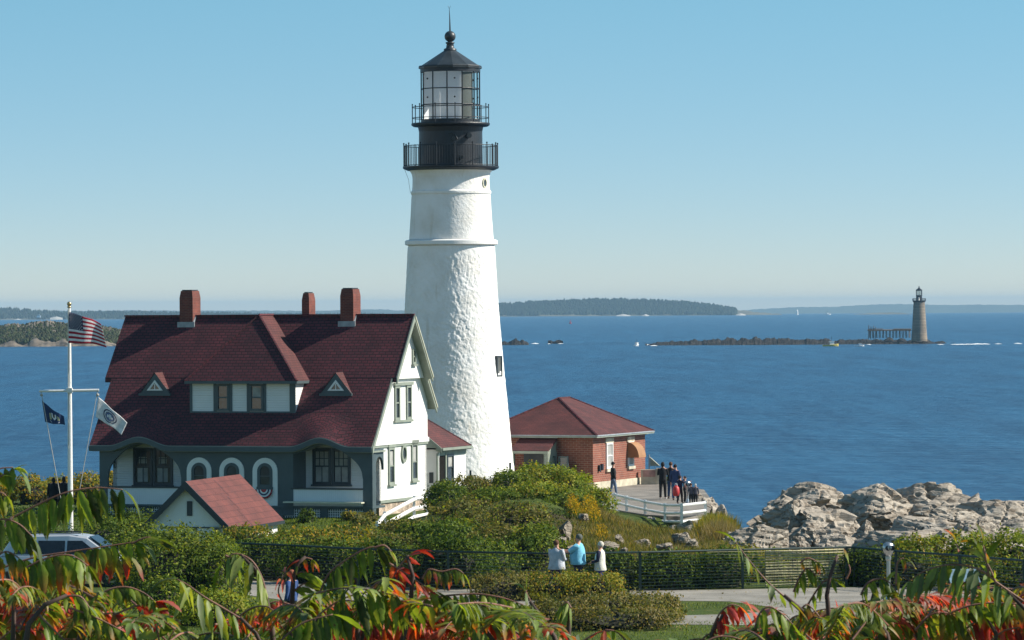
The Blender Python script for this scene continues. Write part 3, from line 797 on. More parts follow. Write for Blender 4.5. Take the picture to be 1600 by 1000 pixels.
# walls
WALLF = 1.5; WA = -.45
def zf(py, b=0, px=500): return H.a(px, py, b)[1]
floor_z = zf(790)
mb = MB(); mb.box(-13.7, WA, WALLF, WALLF + .2, floor_z, 3.35)
mb.box(-13.7, WA, 7.2, 7.38, .3, 5.2)
mb.build('wall', M['clap'], house)
zb = H.b(600, 797, WA)[1]
for a, sgn in ((WA, 1), (-13.7, -1)):
    mb = MB()
    fn = (lambda s_, t, d, a=a, g=sgn: (a + g * (d - .2), s_, t))
    mb.prism([(WALLF, .75), (7.38, .75), (7.38, 3.25), (WALLF, 3.25)], fn, 0, .2)
    mb.build('gable_wall', M['clap'] if sgn < 0 else M['white'], house)
    mb = MB()
    mb.prism([(0.0, 3.25), (7.45, 3.25), (7.45, zroof(7.45) - .16), (5.6, zroof(5.6) - .16), (4.4, ZR - .18), (2.9, zroof(2.9) - .16), (0.0, zroof(0) - .1)], fn, 0, .24)
    mb.prism([(0.0, 3.25), (7.5, 3.25), (7.5, 3.45), (0.0, 3.45)], fn, .24, .30)
    mb.build('gable_wall', M['white'], house)
    mb = MB()
    mb.prism([(2.2, 6.22), (6.58, 6.22), (4.4, ZR - .2)], fn, .24, .42)
    mb.build('gable_peak', M['white'], house)
    mb = MB(); mb.prism([(0.0, 3.14), (7.45, 3.14), (7.45, 3.245), (0.0, 3.245)], fn, .2, .27)
    mb.prism([(0.0, 3.14), (1.5, 3.14), (1.5, 3.245), (0.0, 3.245)], fn, 0, .2)
    mb.build('belt_course', M['trim2'], house)
    mb = MB(); mb.prism([(WALLF, .62), (7.4, .62), (7.4, .745), (WALLF, .745)], fn, 0, .25); mb.build('water_table', M['trim2'], house)
    mb = MB(); mb.prism([(WALLF, -.6), (7.36, -.6), (7.36, .615), (WALLF, .615)], fn, 0, .17); mb.build('foundation', M['stone_wall'], house)

# generic sash window; fn maps plane coords to local space
def window(parent, fn, s0, s1, t0, t1, cols=2, rows=2, frame=.09, fm='sash', glass='glass', curtain=None, sill=True, mull=.03, d0=0.0, lower=None, name='window'):
    mb = MB(); D1 = d0 + .07
    for (a, b, c, d) in ((s0, s0 + frame, t0, t1), (s1 - frame, s1, t0, t1), (s0 + frame, s1 - frame, t1 - frame, t1), (s0 + frame, s1 - frame, t0, t0 + frame)):
        mb.prism([(a, c), (b, c), (b, d), (a, d)], fn, d0, D1)
    f = mb.build(name, M[fm], parent)
    g = MB(); g.prism([(s0 + frame, t0 + frame), (s1 - frame, t0 + frame), (s1 - frame, t1 - frame), (s0 + frame, t1 - frame)], fn, d0 + .002, d0 + .012); g.build('pane', M[glass], f)
    if curtain:
        c = MB()
        for (u0, u1, v0, v1) in curtain:
            a, b = s0 + frame + (s1 - s0 - 2 * frame) * u0, s0 + frame + (s1 - s0 - 2 * frame) * u1
            p, q = t0 + frame + (t1 - t0 - 2 * frame) * v0, t0 + frame + (t1 - t0 - 2 * frame) * v1
            c.prism([(a, p), (b, p), (b, q), (a, q)], fn, d0 + .013, d0 + .016)
        c.build('curtain', M['pale_curtain'], f)
    m2 = MB(); tm = (t0 + t1) / 2
    def bar(a, b, c, d): m2.prism([(a, c), (b, c), (b, d), (a, d)], fn, d0 + .018, d0 + .045)
    bar(s0 + frame, s1 - frame, tm - mull, tm + mull)
    for i_ in range(1, cols):
        x = s0 + frame + (s1 - s0 - 2 * frame) * i_ / cols
        bar(x - mull / 2, x + mull / 2, tm + mull, t1 - frame)
    for i_ in range(1, rows):
        y = tm + (t1 - frame - tm) * i_ / rows
        bar(s0 + frame, s1 - frame, y - mull / 2, y + mull / 2)
    lc = cols if lower is None else lower
    for i_ in range(1, lc):
        x = s0 + frame + (s1 - s0 - 2 * frame) * i_ / lc
        bar(x - mull / 2, x + mull / 2, t0 + frame, tm - mull)
    m2.build('sash_bar', M[fm], f)
    if sill:
        m3 = MB(); m3.prism([(s0 - .06, t0 - .08), (s1 + .06, t0 - .08), (s1 + .06, t0 - .002), (s0 - .06, t0 - .002)], fn, d0, d0 + .13); m3.build('sill', M[fm], f)
    return f
def front_rect(x0, y0, x1, y1, b):
    a0, _ = H.a(x0, (y0 + y1) / 2, b); a1, _ = H.a(x1, (y0 + y1) / 2, b); return a0, a1, H.a((x0 + x1) / 2, y1, b)[1], H.a((x0 + x1) / 2, y0, b)[1]
def side_rect(fr, x0, y0, x1, y1, a):
    b0, _ = fr.b(x0, (y0 + y1) / 2, a); b1, _ = fr.b(x1, (y0 + y1) / 2, a); return b0, b1, fr.b((x0 + x1) / 2, y1, a)[1], fr.b((x0 + x1) / 2, y0, a)[1]
# big porch windows (pairs)
for (x0, y0, x1, y1, cur) in ((489, 700, 548, 757, True), (209, 700, 270, 758, True)):
    a0, a1, t0, t1 = front_rect(x0, y0, x1, y1, WALLF); am = (a0 + a1) / 2
    for (p, q) in ((a0, am - .02), (am + .02, a1)):
        cc = [(.04, .96, 0.0, .97)] if x0 > 300 else [(.10, .82, .02, .45), (.2, .75, .60, .80)]
        window(house, FRONT(WALLF), p, q, t0, t1, 3, 2, .12, 'sash', 'glass', cc, True, .035, lower=2)
# upper and gable side windows
fnS = SIDE(WA + .04); 
for (x0, y0, x1, y1, fm) in ((605, 699, 616, 757, 'trim2'), (641, 692, 652, 751, 'trim2')):
    b0, b1, t0, t1 = side_rect(H, x0, y0, x1, y1, WA)
    window(house, SIDE(WA), b0 + .08, b1 - .08, t0, t1, 1, 1, .11, fm, 'glass', [(0, 1, 0.5, .95)], True)
    mb = MB(); mb.prism([(b0, t1 + .002), (b1, t1 + .002), (b1, t1 + .14), (b0, t1 + .14)], SIDE(WA), 0, .10); mb.build('window_head', M['trim2'], house)
b0, b1, t0, t1 = side_rect(H, 614.5, 602, 640.5, 656, WA)
bw = (b1 - b0) * .30
for p, q in ((b0, b0 + bw), (b1 - bw, b1)):
    window(house, SIDE(WA + .04), p, q, t0, t1, 1, 1, .12, 'trim2', 'glass', None, False)
mb = MB(); mb.prism([(b0 - .1, t1 + .002), (b1 + .1, t1 + .002), (b1 + .1, t1 + .14), (b0 - .1, t1 + .14)], SIDE(WA + .04), 0, .12); mb.build('window_head', M['trim2'], house); mb = MB()
mb.prism([(b0 - .1, t0 - .1), (b1 + .1, t0 - .1), (b1 + .1, t0 - .002), (b0 - .1, t0 - .002)], SIDE(WA + .04), 0, .1); mb.build('window_sill', M['trim2'], house)
b0, b1, t0, t1 = side_rect(H, 635, 545, 640, 569, WA)
window(house, SIDE(WA + .225), b0 + .1, b1 + .1, t0, t1, 1, 1, .1, 'trim2', 'glass', None, True)
# oval window on the gable wall
b0, b1, t0, t1 = side_rect(H, 626, 694, 634, 723, WA); bc, tc_ = (b0 + b1) / 2, (t0 + t1) / 2
el = lambda k: [(bc + (b1 - b0) / 2 * k * cos(2 * pi * i / 24), tc_ + (t1 - t0) / 2 * k * sin(2 * pi * i / 24)) for i in range(24)]
mb = MB(); mb.ring(el(1), el(.66), SIDE(WA), 0, .08); o = mb.build('oval_window', M['trim2'], house)
mb = MB(); mb.prism(el(.67), SIDE(WA), .002, .02); mb.build('pane', M['glass'], o)

# porch: arcade front in slate paint
a0R, a1R = H.a(458, 740, 0)[0], H.a(567, 740, 0)[0]
a0L, a1L = H.a(168, 740, 0)[0], H.a(283, 740, 0)[0]
aEnd = H.a(582, 740, 0)[0]; aBeg = H.a(155.5, 740, 0)[0]
def arch_lo(a, a0, a1, l, r):
    top = EZ - .20 + brow(a) - .14; d = 0
    if l and a < a0 + 1.25: t = (a0 + 1.25 - a) / 1.25; d = 1 - sqrt(max(0, 1 - t * t))
    if r and a > a1 - 1.25: t = (a - a1 + 1.25) / 1.25; d = 1 - sqrt(max(0, 1 - t * t))
    return top - 1.15 * d
hi = lambda a: EZ - .275 + brow(a)
for a0, a1, l, r in ((a0R, a1R, False, True), (a0L, a1L, True, True)):
    mb = MB(); aa = list(np.linspace(a0, a1, 60)); colwall(mb, aa, lambda a: arch_lo(a, a0, a1, l, r), hi, 0, .16); mb.build('porch_arch', M['trim'], house)
for (p, q) in ((aBeg, a0L), (a1R, aEnd)):
    mb = MB(); colwall(mb, list(np.linspace(p, q, 6)), lambda a: .12, hi, 0, .16); mb.build('porch_post', M['trim'], house)
# side bracket arches of the porch
for a in (aEnd - .16, aBeg):
    mb = MB(); mb.box(a, a + .16, .165, .42, .12, 3.12)
    fnn = lambda s_, t, d, a=a: (a + d, s_, t)
    mb.prism([(.425, 3.12), (1.45, 3.12), (1.45, 2.2)] + [(.425 + 1.025 * .5 * (1 + cos(t)), 2.15 + .62 * sin(t)) for t in np.linspace(0, pi, 10)] + [(.425, 2.2)], fnn, .01, .13)
    mb.build('porch_side_arch', M['trim'], house)
# centre wall between the bays, with three arched windows
mb = MB(); cw0, cw1 = a1L, a0R
colwall(mb, [cw0, cw0 + .3, (cw0 + cw1) / 2, cw1 - .3, cw1], lambda a: .12, hi, 0.0, .2); mb.box(cw0, cw0 + .15, .2, 1.5, .12, 3.1); mb.box(cw1 - .15, cw1, .2, 1.5, .12, 3.1)
mb.build('porch_centre_wall', M['trim'], house)
def arch_outline(c, w, t_sp, t0, n=14):
    return [(c - w, t0)] + [(c - w * cos(pi * i / n), t_sp + w * sin(pi * i / n)) for i in range(n + 1)] + [(c + w, t0)]
zspr, zsil, zbot = zf(737), zf(762), zf(791)
for px in (311.5, 362.5, 414.5):
    c = H.a(px, 740, 0)[0]; W = .61
    mb = MB(); mb.ring(arch_outline(c, W, zspr, zbot), arch_outline(c, W - .235, zspr, zbot), FRONT(0), 0, .05, closed=False)
    ap = mb.build('arched_window', M['white'], house)
    mb = MB(); mb.prism(arch_outline(c, W - .24, zspr, zsil), FRONT(0), .003, .022); mb.build('pane', M['glass'], ap)
    mb = MB(); mb.ring(arch_outline(c, W - .24, zspr, zsil), arch_outline(c, W - .37, zspr, zsil + .12), FRONT(0), .024, .075, closed=True)
    mb.box(c - .40, c + .40, -.09, 0, zsil - .10, zsil + .02); mb.box(c - .24, c + .24, -.05, -.026, zspr - .24, zspr - .20)
    mb.build('window_frame', M['trim'], ap)
    mb = MB(); mb.box(c - W + .24, c + W - .24, -.03, 0, zbot, zsil - .1); mb.build('panel', M['white'], ap)
# railings: white beadboard between dark rails
rt, rb = zf(765), zf(791)
for p, q in ((a0R - .12, a1R + .02), (a0L - .02, a1L + .02)):
    mb = MB(); mb.box(p + .01, q - .01, .02, .1, rb, rt); r_ = mb.build('porch_railing', M['bead'], house)
    mb = MB(); mb.box(p, q, -.02, .15, rt + .002, rt + .07); mb.box(p, q, -.02, .15, rb - .08, rb - .002); mb.build('rail', M['sash'], r_)
mb = MB(); mb.box(aBeg - .02, aEnd + .02, -.06, 1.49, .55, rb - .083); mb.box(aBeg, aEnd, -.005, .1, .42, .55)
mb.build('porch_floor', M['trim'], house)
mb = MB(); mb.box(a0R - .3, aEnd - .35, -.5, -.062, .70, .76); mb.build('porch_step', M['cream'], house)
lat0, lat1 = -.25, .44
mb = MB(); mb.box(aBeg + .1, aEnd - .05, .12, .2, -.5, .415)
for p in np.linspace(aBeg, aEnd - .35, 7): mb.box(p, p + .35, -.01, .118, -.4, .415)
mb.build('porch_footing', M['trim'], house)
mb = MB()
for p in np.arange(aBeg + .06, aEnd - .1, .11): mb.box(p, p + .035, .075, .09, lat0, .41)
for z in np.arange(lat0, .41, .11): mb.box(aBeg + .06, aEnd - .1, .092, .105, z, z + .035)
mb.build('lattice', M['white'], house)
# porch wall lamp
lx = H.a(474.5, 722, WALLF)[0]; lz = zf(722, WALLF, 474)
mb = MB(); mb.lathe([(0, .26), (.10, .2), (.13, .12), (.08, .10), (.09, -.22), (.05, -.28), (0, -.28)], 6, (lx, WALLF - .16, lz)); mb.box(lx - .03, lx + .03, WALLF - .1, WALLF, lz + .1, lz + .24)
mb.build('wall_lamp', M['trim2'], house)

# hipped dormer
BD = .94
dw0, dw1 = H.a(297, 620, BD)[0], H.a(462, 620, BD)[0]
dzb, dzt = zroof(BD) - .05, H.a(380, 596, BD)[1]
dorm = MB(); dorm.box(dw0, dw1, BD, BD + .15, dzb, dzt)
for a in (dw0, dw1 - .14): 
    dorm.prism([(BD + .15, dzb + .1), (BD + .15 + (dzt - dzb) / SL, dzt), (BD + .15, dzt)], (lambda s_, t, d, a=a: (a + d, s_, t)), 0, .14)
dorm = dorm.build('dormer', M['clap'], house)
mb = MB()
def fr(x0, x1, b=BD): return H.a(x0, 620, b)[0], H.a(x1, 620, b)[0]
mb.box(dw0 - .03, dw1 + .03, BD - .03, BD - .003, dzt - .10, dzt)
for x0, x1 in ((297, 300.5), (334, 338.5), (358.5, 363), (386, 390), (412, 416), (453, 462)):
    p, q = fr(x0, x1); mb.box(p, q, BD - .04, BD - .003, dzb + .05, dzt - .102)
mb.box(dw0, dw1, BD - .035, BD - .004, dzb, dzb + .08)
mb.build('corner_board', M['trim'], dorm)
for x0, x1 in ((338.5, 358.5), (390.3, 412)):
    p, q = fr(x0, x1); window(dorm, FRONT(BD), p, q, dzb + .1, dzt - .12, 1, 1, .10, 'trim', 'glass', [(0.1, .9, .5, .95)] if x0 > 380 else None, False)
e0, e1, eb, ez = H.a(288.5, 592, BD - .35)[0], H.a(464, 592, BD - .35)[0], BD - .38, dzt + .03
am = (e0 + e1) / 2; pb = H.b(405, 497, am)[0]
pb = min(max(pb, 2.2), 3.4)
eR = e1 + .0
mb = MB(); T = ZR + .06
# roof planes (front, right, left)
mb.add([(e0, eb, ez), (e1, eb, ez), (am, pb, T)], [(0, 1, 2)], 0)
bb = BR + .02
bv = BR - (ZR - ez) / SL + .05
mb.add([(e1, eb, ez), (e1, bv, ez), (am, bb, T), (am, pb, T)], [(0, 1, 2, 3)], 1)
mb.add([(e0, eb, ez), (am, pb, T), (am, bb, T), (e0, bv, ez)], [(0, 1, 2, 3)], 0)
mb.build('dormer_roof', [M['shingle'], M['shingle_lit']], dorm)  # right plane takes the lit copy: sunlight painted into the shingle
mb = MB(); mb.box(e0, e1, eb, BD + .4, ez - .13, ez - .004); mb.box(e1 - .45, e1, BD + .4, bv, ez - .13, ez - .004); mb.box(e0, e0 + .45, BD + .4, bv, ez - .13, ez - .004); mb.build('dormer_eave', M['trim'], dorm)
mb = MB(); mb.tube([(e1, eb, ez), (am, pb, T + .01)], .06, 5); mb.tube([(e0, eb, ez), (am, pb, T + .01)], .05, 5); mb.tube([(am, pb, T), (am, bb, T)], .07, 5); mb.build('hip_cap', M['shingle'], dorm)

# two little triangular roof vents
for px, pyb in ((243.5, 616), (526, 616)):
    b = 1.62; c, zz = H.a(px, pyb, b); hw = .80; hh = 1.02
    zz = zroof(b - .05) - .02
    b2 = b + hh / SL * 1.0
    mb = MB()
    mb.add([(c - hw, b - .12, zz), (c, b - .12, zz + hh), (c, b2 + .25, zz + hh + .02), (c - hw, b - .05, zz)], [(0, 1, 2), (0, 2, 3)], 0)
    mb.add([(c + hw, b - .12, zz), (c, b - .12, zz + hh), (c, b2 + .25, zz + hh + .02), (c + hw, b - .05, zz)], [(0, 2, 1), (0, 3, 2)], 0)
    vr = mb.build('roof_vent', M['shingle_lit'], house)
    mb = MB(); tri = lambda k, dz=0: [(c - hw * k, zz + .03 + dz), (c + hw * k, zz + .03 + dz), (c, zz + .03 + dz + (hh - .05) * k)]
    mb.prism(tri(.99), FRONT(b - .02), 0, .06); mb.box(c - hw, c + hw, b - .16, b - .02, zz - .05, zz + .06); mb.build('vent_face', M['trim'], vr)
    mb = MB(); mb.ring(tri(.50, .16), tri(.30, .22), FRONT(b - .085), 0, .05); mb.box(c - .02, c + .02, b - .12, b - .1, zz + .2, zz + .5); mb.build('vent_trim', M['white'], vr)
    mb = MB(); mb.prism(tri(.32, .21), FRONT(b - .084), 0, .01); mb.build('pane', M['glass'], vr)

# chimneys
def chimney(px0, px1, ytop, b, depth, over=.06, topw=.0, flash=True):
    a0, a1 = H.a(px0, 470, b)[0], H.a(px1, 470, b)[0]; zt = H.a((px0 + px1) / 2, ytop, b)[1]
    mb = MB(); z0 = zroof(b) - .4 if b < BR else ZR - 1.2
    mb.box(a0, a1, b, b + depth, z0, zt - .32)
    # corbelled top
    w_ = a1 - a0
    mb.add([(a0, b, zt - .32), (a1, b, zt - .32), (a1, b + depth, zt - .32), (a0, b + depth, zt - .32), (a0 + .05, b + .05, zt), (a1 - .05, b + .05, zt), (a1 - .05, b + depth - .05, zt), (a0 + .05, b + depth - .05, zt)],
           [(0, 1, 5, 4), (1, 2, 6, 5), (2, 3, 7, 6), (3, 0, 4, 7), (4, 5, 6, 7)])
    ch = mb.build('chimney', M['chimney_brick'], roof)
    mb = MB(); mb.box(a0 + .09, a1 - .09, b + .09, b + depth - .09, zt + .002, zt + .05); mb.build('flue', M['black'], ch)
    if flash:
        mb = MB(); zz = zroof(b) ; mb.box(a0 - .10, a1 + .10, b - .05, b - .003, zz - .10, zz + .20)
        mb.prism([(b, zz - .1), (b, zz + .2), (b + .3, zz + .5), (b + .3, zz + .3)], SIDE(a1), .003, .05)
        mb.build('flashing', M['lead'], ch)
chimney(280.5, 301, 454.5, 4.05, .9)
chimney(531.5, 552, 451.5, 4.05, .9)
chimney(471.5, 483, 458, 5.2, .75, flash=False)

# patriotic fan under the right arched window
c = H.a(414, 762, 0)[0]; zz = zsil - .10
e = thing('bunting_fan', 'red white and blue half round bunting below the right arched porch window', 'bunting', H.world(c, -.12, zz), -H.th)
rad = [0, .13, .2, .27, .34, .42]; colm = ['red_paint', 'white', 'blue_cloth', 'white', 'red_cloth']
M['blue_cloth'] = cloth('blue_cloth', (.02, .035, .10)); M['red_cloth'] = cloth('red_cloth', (.30, .02, .03))
for k in range(5):
    mb = MB(); A_ = [(rad[k] * cos(pi + pi * i / 18), rad[k] * sin(pi + pi * i / 18)) for i in range(19)]; B_ = [(rad[k + 1] * cos(pi + pi * i / 18), rad[k + 1] * sin(pi + pi * i / 18)) for i in range(19)]
    mb.ring(A_, B_, lambda s_, t, d: (s_, -d + .012 * sin(s_ * 60), t), 0, .02, closed=False); mb.build('stripe', M[colm[k]], e)

# ================================================================== ANNEX BETWEEN HOUSE AND TOWER
AX = Frame(684, 740, 206.5, 20, 6.6)
ann = AX.empty('covered_passage', 'small white annex with red hipped roof joining the house to the tower', 'annex')
bk = AX.b(728, 740, 0)[0]
ez = AX.a(680, 700, -.2)[1]
hb = AX.b(735, 693, .25)[0]
zg = -.9
mb = MB(); mb.box(-4.4, 0, 0, bk, zg, ez - .08); mb.build('wall', M['white'], ann)
mb = MB()
run = 2.5; rz = ez + run * .78
mb.add([(.3, -.25, ez), (.3, hb, ez), (.3 - run, hb - run, rz), (.3 - run, -.25, rz)], [(0, 1, 2, 3)], 0)
mb.add([(.3, hb, ez), (-4.7, hb, ez), (.3 - run, hb - run, rz)], [(0, 1, 2)], 0)
mb.add([(-4.7, hb, ez), (-4.7, -.25, ez), (.3 - run, -.25, rz), (.3 - run, hb - run, rz)], [(0, 1, 2, 3)], 0)
mb.add([(.3, -.25, ez), (.3 - run, -.25, rz), (-4.7, -.25, ez)], [(0, 1, 2)], 1)
mb.build('roof', [M['shingle_lit'], M['trim2']], ann)
mb = MB(); mb.box(.0, .3, -.25, hb, ez - .16, ez - .004); mb.box(-4.6, .0, bk + .01, hb, ez - .16, ez - .004); mb.box(.30, .38, -.25, hb + .02, ez - .12, ez - .01)
mb.box(0.002, .05, .04, bk, ez - .38, ez - .162); mb.prism([(.3, ez), (.3 - run, rz), (.3 - run, rz - .18), (.3, ez - .2)], FRONT(-.25), 0, .05)
mb.build('eave', M['trim2'], ann)
mb = MB(); mb.tube([(.3, hb, ez), (.3 - run, hb - run, rz)], .05, 5); mb.build('hip_cap', M['shingle'], ann)
p, q, t0, t1 = side_rect(AX, 683.5, 711, 694.5, 778, 0)
mb = MB(); mb.prism([(p, zg), (q, zg), (q, t1), (p, t1)], SIDE(0), .003, .02); dr = mb.build('door', M['doorway_shade'], ann)  # flat panel; the shade of the open doorway is in its colour
mb = MB(); mb.prism([(q + .002, zg), (q + .14, zg), (q + .14, t1 + .1), (q + .002, t1 + .1)], SIDE(0), .003, .07); mb.prism([(p - .14, zg), (p - .002, zg), (p - .002, t1 + .1), (p - .14, t1 + .1)], SIDE(0), .003, .07); mb.build('door_frame', M['trim2'], dr)
p, q, t0, t1 = side_rect(AX, 697, 709, 707.5, 751, 0)
window(ann, SIDE(0), p, q, t0, t1, 1, 1, .12, 'sash', 'glass', [(0, 1, .5, 1)], True)
p, q, t0, t1 = side_rect(AX, 675.5, 723, 679.5, 736, 0)
mb = MB(); mb.tube([(.09, -.02, ez - .1), (.06, -.06, ez - .5), (.06, -.06, zg)], .035, 6); mb.build('downpipe', M['white'], ann)
print('DOOR', p, q, bk, side_rect(AX, 683.5, 711, 694.5, 778, 0))
mb = MB(); mb.prism([(.02, 2.0), (.02, 2.0)], SIDE(0), 0, 0) if False else mb.box(-.42, -.22, -.03, -.003, 1.15, 1.65); mb.build('notice_plaque', M['sash'], ann)

# ================================================================== LIGHTHOUSE TOWER
TD = 222.0; TS = F / TD
tb = P(707.5, 760, TD); TX = tb.x; TZ0 = 6.2
def tz(py): return P(704, py, TD).z - TZ0
tower = thing('lighthouse', 'tall white conical lighthouse with black lantern gallery beside the keepers house', 'lighthouse', (TX, TD, TZ0))
prof = [(800, 99), (740, 96.5), (690, 91.3), (640, 86.8), (560, 79.6), (490, 73.7), (430, 70.2), (386, 68.0), (384, 67.3)]
prof_up = [(374, 66), (340, 63.6), (304, 61.6), (303, 62.8), (299, 62.8), (298, 61), (290, 60.2), (278, 60.0), (271, 61.5), (266, 65)]
def cells(U, Vv, seed, rnd=.42):
    """distance-ordered random cells on a stretched grid: returns cell value and edge distance"""
    r = np.random.default_rng(seed); nj = r.random((97, 97, 3))
    iu, iv = np.floor(U).astype(int), np.floor(Vv).astype(int)
    d1 = np.full(U.shape, 9.); d2 = np.full(U.shape, 9.); val = np.zeros(U.shape)
    for du in (-1, 0, 1):
        for dv in (-1, 0, 1):
            cu, cv = iu + du, iv + dv; q = nj[cu % 97, cv % 97]
            x = cu + .5 + (q[..., 0] - .5) * 2 * rnd + .5 * (cv % 2); y = cv + .5 + (q[..., 1] - .5) * 2 * rnd * .8
            d = np.hypot(U - x, (Vv - y))
            m = d < d1; d2 = np.where(m, d1, np.minimum(d2, d)); val = np.where(m, q[..., 2], val); d1 = np.where(m, d, d1)
    return val, d2 - d1
def tower_shell(name, prof, nz, na, amp, seed, smooth_top=False):
    zs = np.array([tz(p[0]) for p in prof]); rs = np.array([p[1] / TS for p in prof])
    Z = np.linspace(zs[0], zs[-1], nz) if amp else zs
    Rr_ = np.interp(Z, zs, rs); nz = len(Z)
    th = np.linspace(0, 2 * pi, na, endpoint=False); TH, ZZ = np.meshgrid(th, Z); RR = np.repeat(Rr_[:, None], na, 1)
    if amp:
        U = TH / (2 * pi) * 52 + .25 * np.sin(ZZ * 1.7) + .2 * fbm(TH * 9, ZZ, 2.2, 3, 2); V_ = ZZ / .27 + .3 * np.sin(TH * 9) + .25 * fbm(TH * 9, ZZ, 2.0, 3, 4)
        val, ed = cells(U, V_, seed)
        val2, ed2 = cells(U * 2.1 + 7, V_ * 1.9 + 3, seed + 3)
        d = amp * ((val - .5) * 1.2 + .55 * np.clip(ed / .18, 0, 1) - .3 + .6 * (val2 - .5) + .3 * np.clip(ed2 / .2, 0, 1))
        top = zs[-1]; d = d * np.clip(.62 + .75 * fbm(TH * 3.0, ZZ, 1.1, 3, 12), .12, 1.35) + .010 * fbm(TH * 3.0, ZZ, 14, 3, 5); d = d * np.clip((top - ZZ) / .5, .15, 1)
        RR = RR + d
    v = np.stack([RR * np.cos(TH), RR * np.sin(TH), ZZ], -1).reshape(-1, 3)
    i = np.arange(na)[None, :] + np.arange(nz - 1)[:, None] * na; j = (np.arange(na) + 1) % na + np.arange(nz - 1)[:, None] * na
    f = np.stack([i, j, j + na, i + na], -1).reshape(-1, 4)
    return fast_mesh(name, v, f, M['tower'], tower, smooth=True)
tower_shell('tower_wall', prof, 380, 520, .018, 11)
upz = np.linspace(0, len(prof_up) - 1, 60); 
pu = [(float(np.interp(t, range(len(prof_up)), [p[0] for p in prof_up])), float(np.interp(t, range(len(prof_up)), [p[1] for p in prof_up]))) for t in upz]
tower_shell('tower_neck', pu, 60, 128, 0, 1)
def R(px): return px / TS
mb = MB(); mb.lathe([(R(60), tz(385)), (R(70.5), tz(383)), (R(72.5), tz(382)), (R(72.5), tz(376.5)), (R(70), tz(375)), (R(60), tz(373.5))], 96); mb.build('stone_band', M['white'], tower)
# deeply set window and round port
def on_tower(px, py):
    rad = np.interp(-py, [-p[0] for p in prof + prof_up], [p[1] for p in prof + prof_up]) / TS
    x = (P(px, py, TD).x - TX); x = max(-rad * .985, min(rad * .985, x)); return x, -sqrt(rad * rad - x * x), tz(py), rad
x, y, z, rad = on_tower(779.5, 572); ang = math.atan2(y, x)
def TF(ang, rad): return lambda s_, t, d: ((rad + d) * cos(ang) - s_ * sin(ang), (rad + d) * sin(ang) + s_ * cos(ang), t)
mb = MB(); fn = TF(ang, rad - .09); mb.ring([(-.30, z - .52), (.30, z - .52), (.30, z + .52), (-.30, z + .52)], [(-.22, z - .45), (.22, z - .45), (.22, z + .45), (-.22, z + .45)], fn, 0, .15); tw = mb.build('window', M['sash'], tower)
mb = MB(); mb.prism([(-.23, z - .46), (.23, z - .46), (.23, z + .46), (-.23, z + .46)], fn, .0, .12); mb.build('pane', M['glass'], tw)
x, y, z, rad = on_tower(757, 287); ang = math.atan2(y, x); fn = TF(ang, rad - .03)
cir = lambda k: [(.20 * k * cos(2 * pi * i / 18), z + .26 * k * sin(2 * pi * i / 18)) for i in range(18)]
mb = MB(); mb.ring(cir(1), cir(.7), fn, 0, .08); tw = mb.build('round_port', M['cream'], tower)
mb = MB(); mb.prism(cir(.72), fn, 0, .06); mb.build('pane', M['glass'], tw)
# lower gallery
mb = MB(); mb.lathe([(R(50), tz(267)), (R(68), tz(266.5)), (R(74.5), tz(263.5)), (R(75), tz(262)), (R(75), tz(260)), (R(50), tz(259.5))], 72)
for k in range(24):
    t = 2 * pi * k / 24
    c_, s_ = cos(t), sin(t)
mb.build('gallery_deck', M['black'], tower)
def railing(rpx, ybase, ytop, nposts, rails, nb=0, pr=.03):
    mb = MB(); rad = R(rpx); z0, z1 = tz(ybase), tz(ytop)
    for k in range(nposts):
        t = 2 * pi * (k + .25) / nposts; mb.tube([(rad * cos(t), rad * sin(t), z0), (rad * cos(t), rad * sin(t), z1 + .08)], pr, 6); mb.ball((rad * cos(t), rad * sin(t), z1 + .11), pr * 1.5, 6)
    for zz in rails:
        pts = [(rad * cos(2 * pi * i / 72), rad * sin(2 * pi * i / 72), z0 + (z1 - z0) * zz) for i in range(73)]; mb.tube(pts, .020, 5, cap=False)
    for k in range(nb):
        t = 2 * pi * k / nb; mb.tube([(rad * cos(t), rad * sin(t), z0 + .05), (rad * cos(t), rad * sin(t), z1)], .011, 4)
    return mb.build('railing', M['black'], tower)
railing(73.5, 260, 228, 16, (.04, 1.0), 112)
mb = MB(); mb.lathe([(R(50.5), tz(260)), (R(50), tz(256)), (R(49.5), tz(206)), (R(51), tz(199)), (R(51), tz(196))], 64); mb.build('watch_room', M['black'], tower)
mb = MB()
for (dx_, yy, rr_) in ((28, 213, .13), (5, 218, .09), (16, 247, .10)):
    x = dx_ / TS; y = -sqrt(R(49.5) ** 2 - x * x); mb.tube([(x, y + .05, tz(yy)), (x * 1.06, y - .22, tz(yy) - .02)], rr_, 10)
mb.tube([(R(-2), -R(49.5) - .05, tz(210)), (R(3), -R(49.7) - .08, tz(209)), (R(8), -R(49.5) - .05, tz(212)), (R(11), -R(48.6) - .05, tz(219))], .03, 6)
mb.build('vent_pipe', M['iron_roof'], tower)
mb = MB(); mb.lathe([(R(48), tz(199)), (R(58), tz(198)), (R(61), tz(196)), (R(61.5), tz(194)), (R(61), tz(192.5)), (R(46), tz(192))], 72); mb.build('upper_gallery', M['black'], tower)
railing(60.0, 193, 167, 12, (.33, .98), 0, .026)
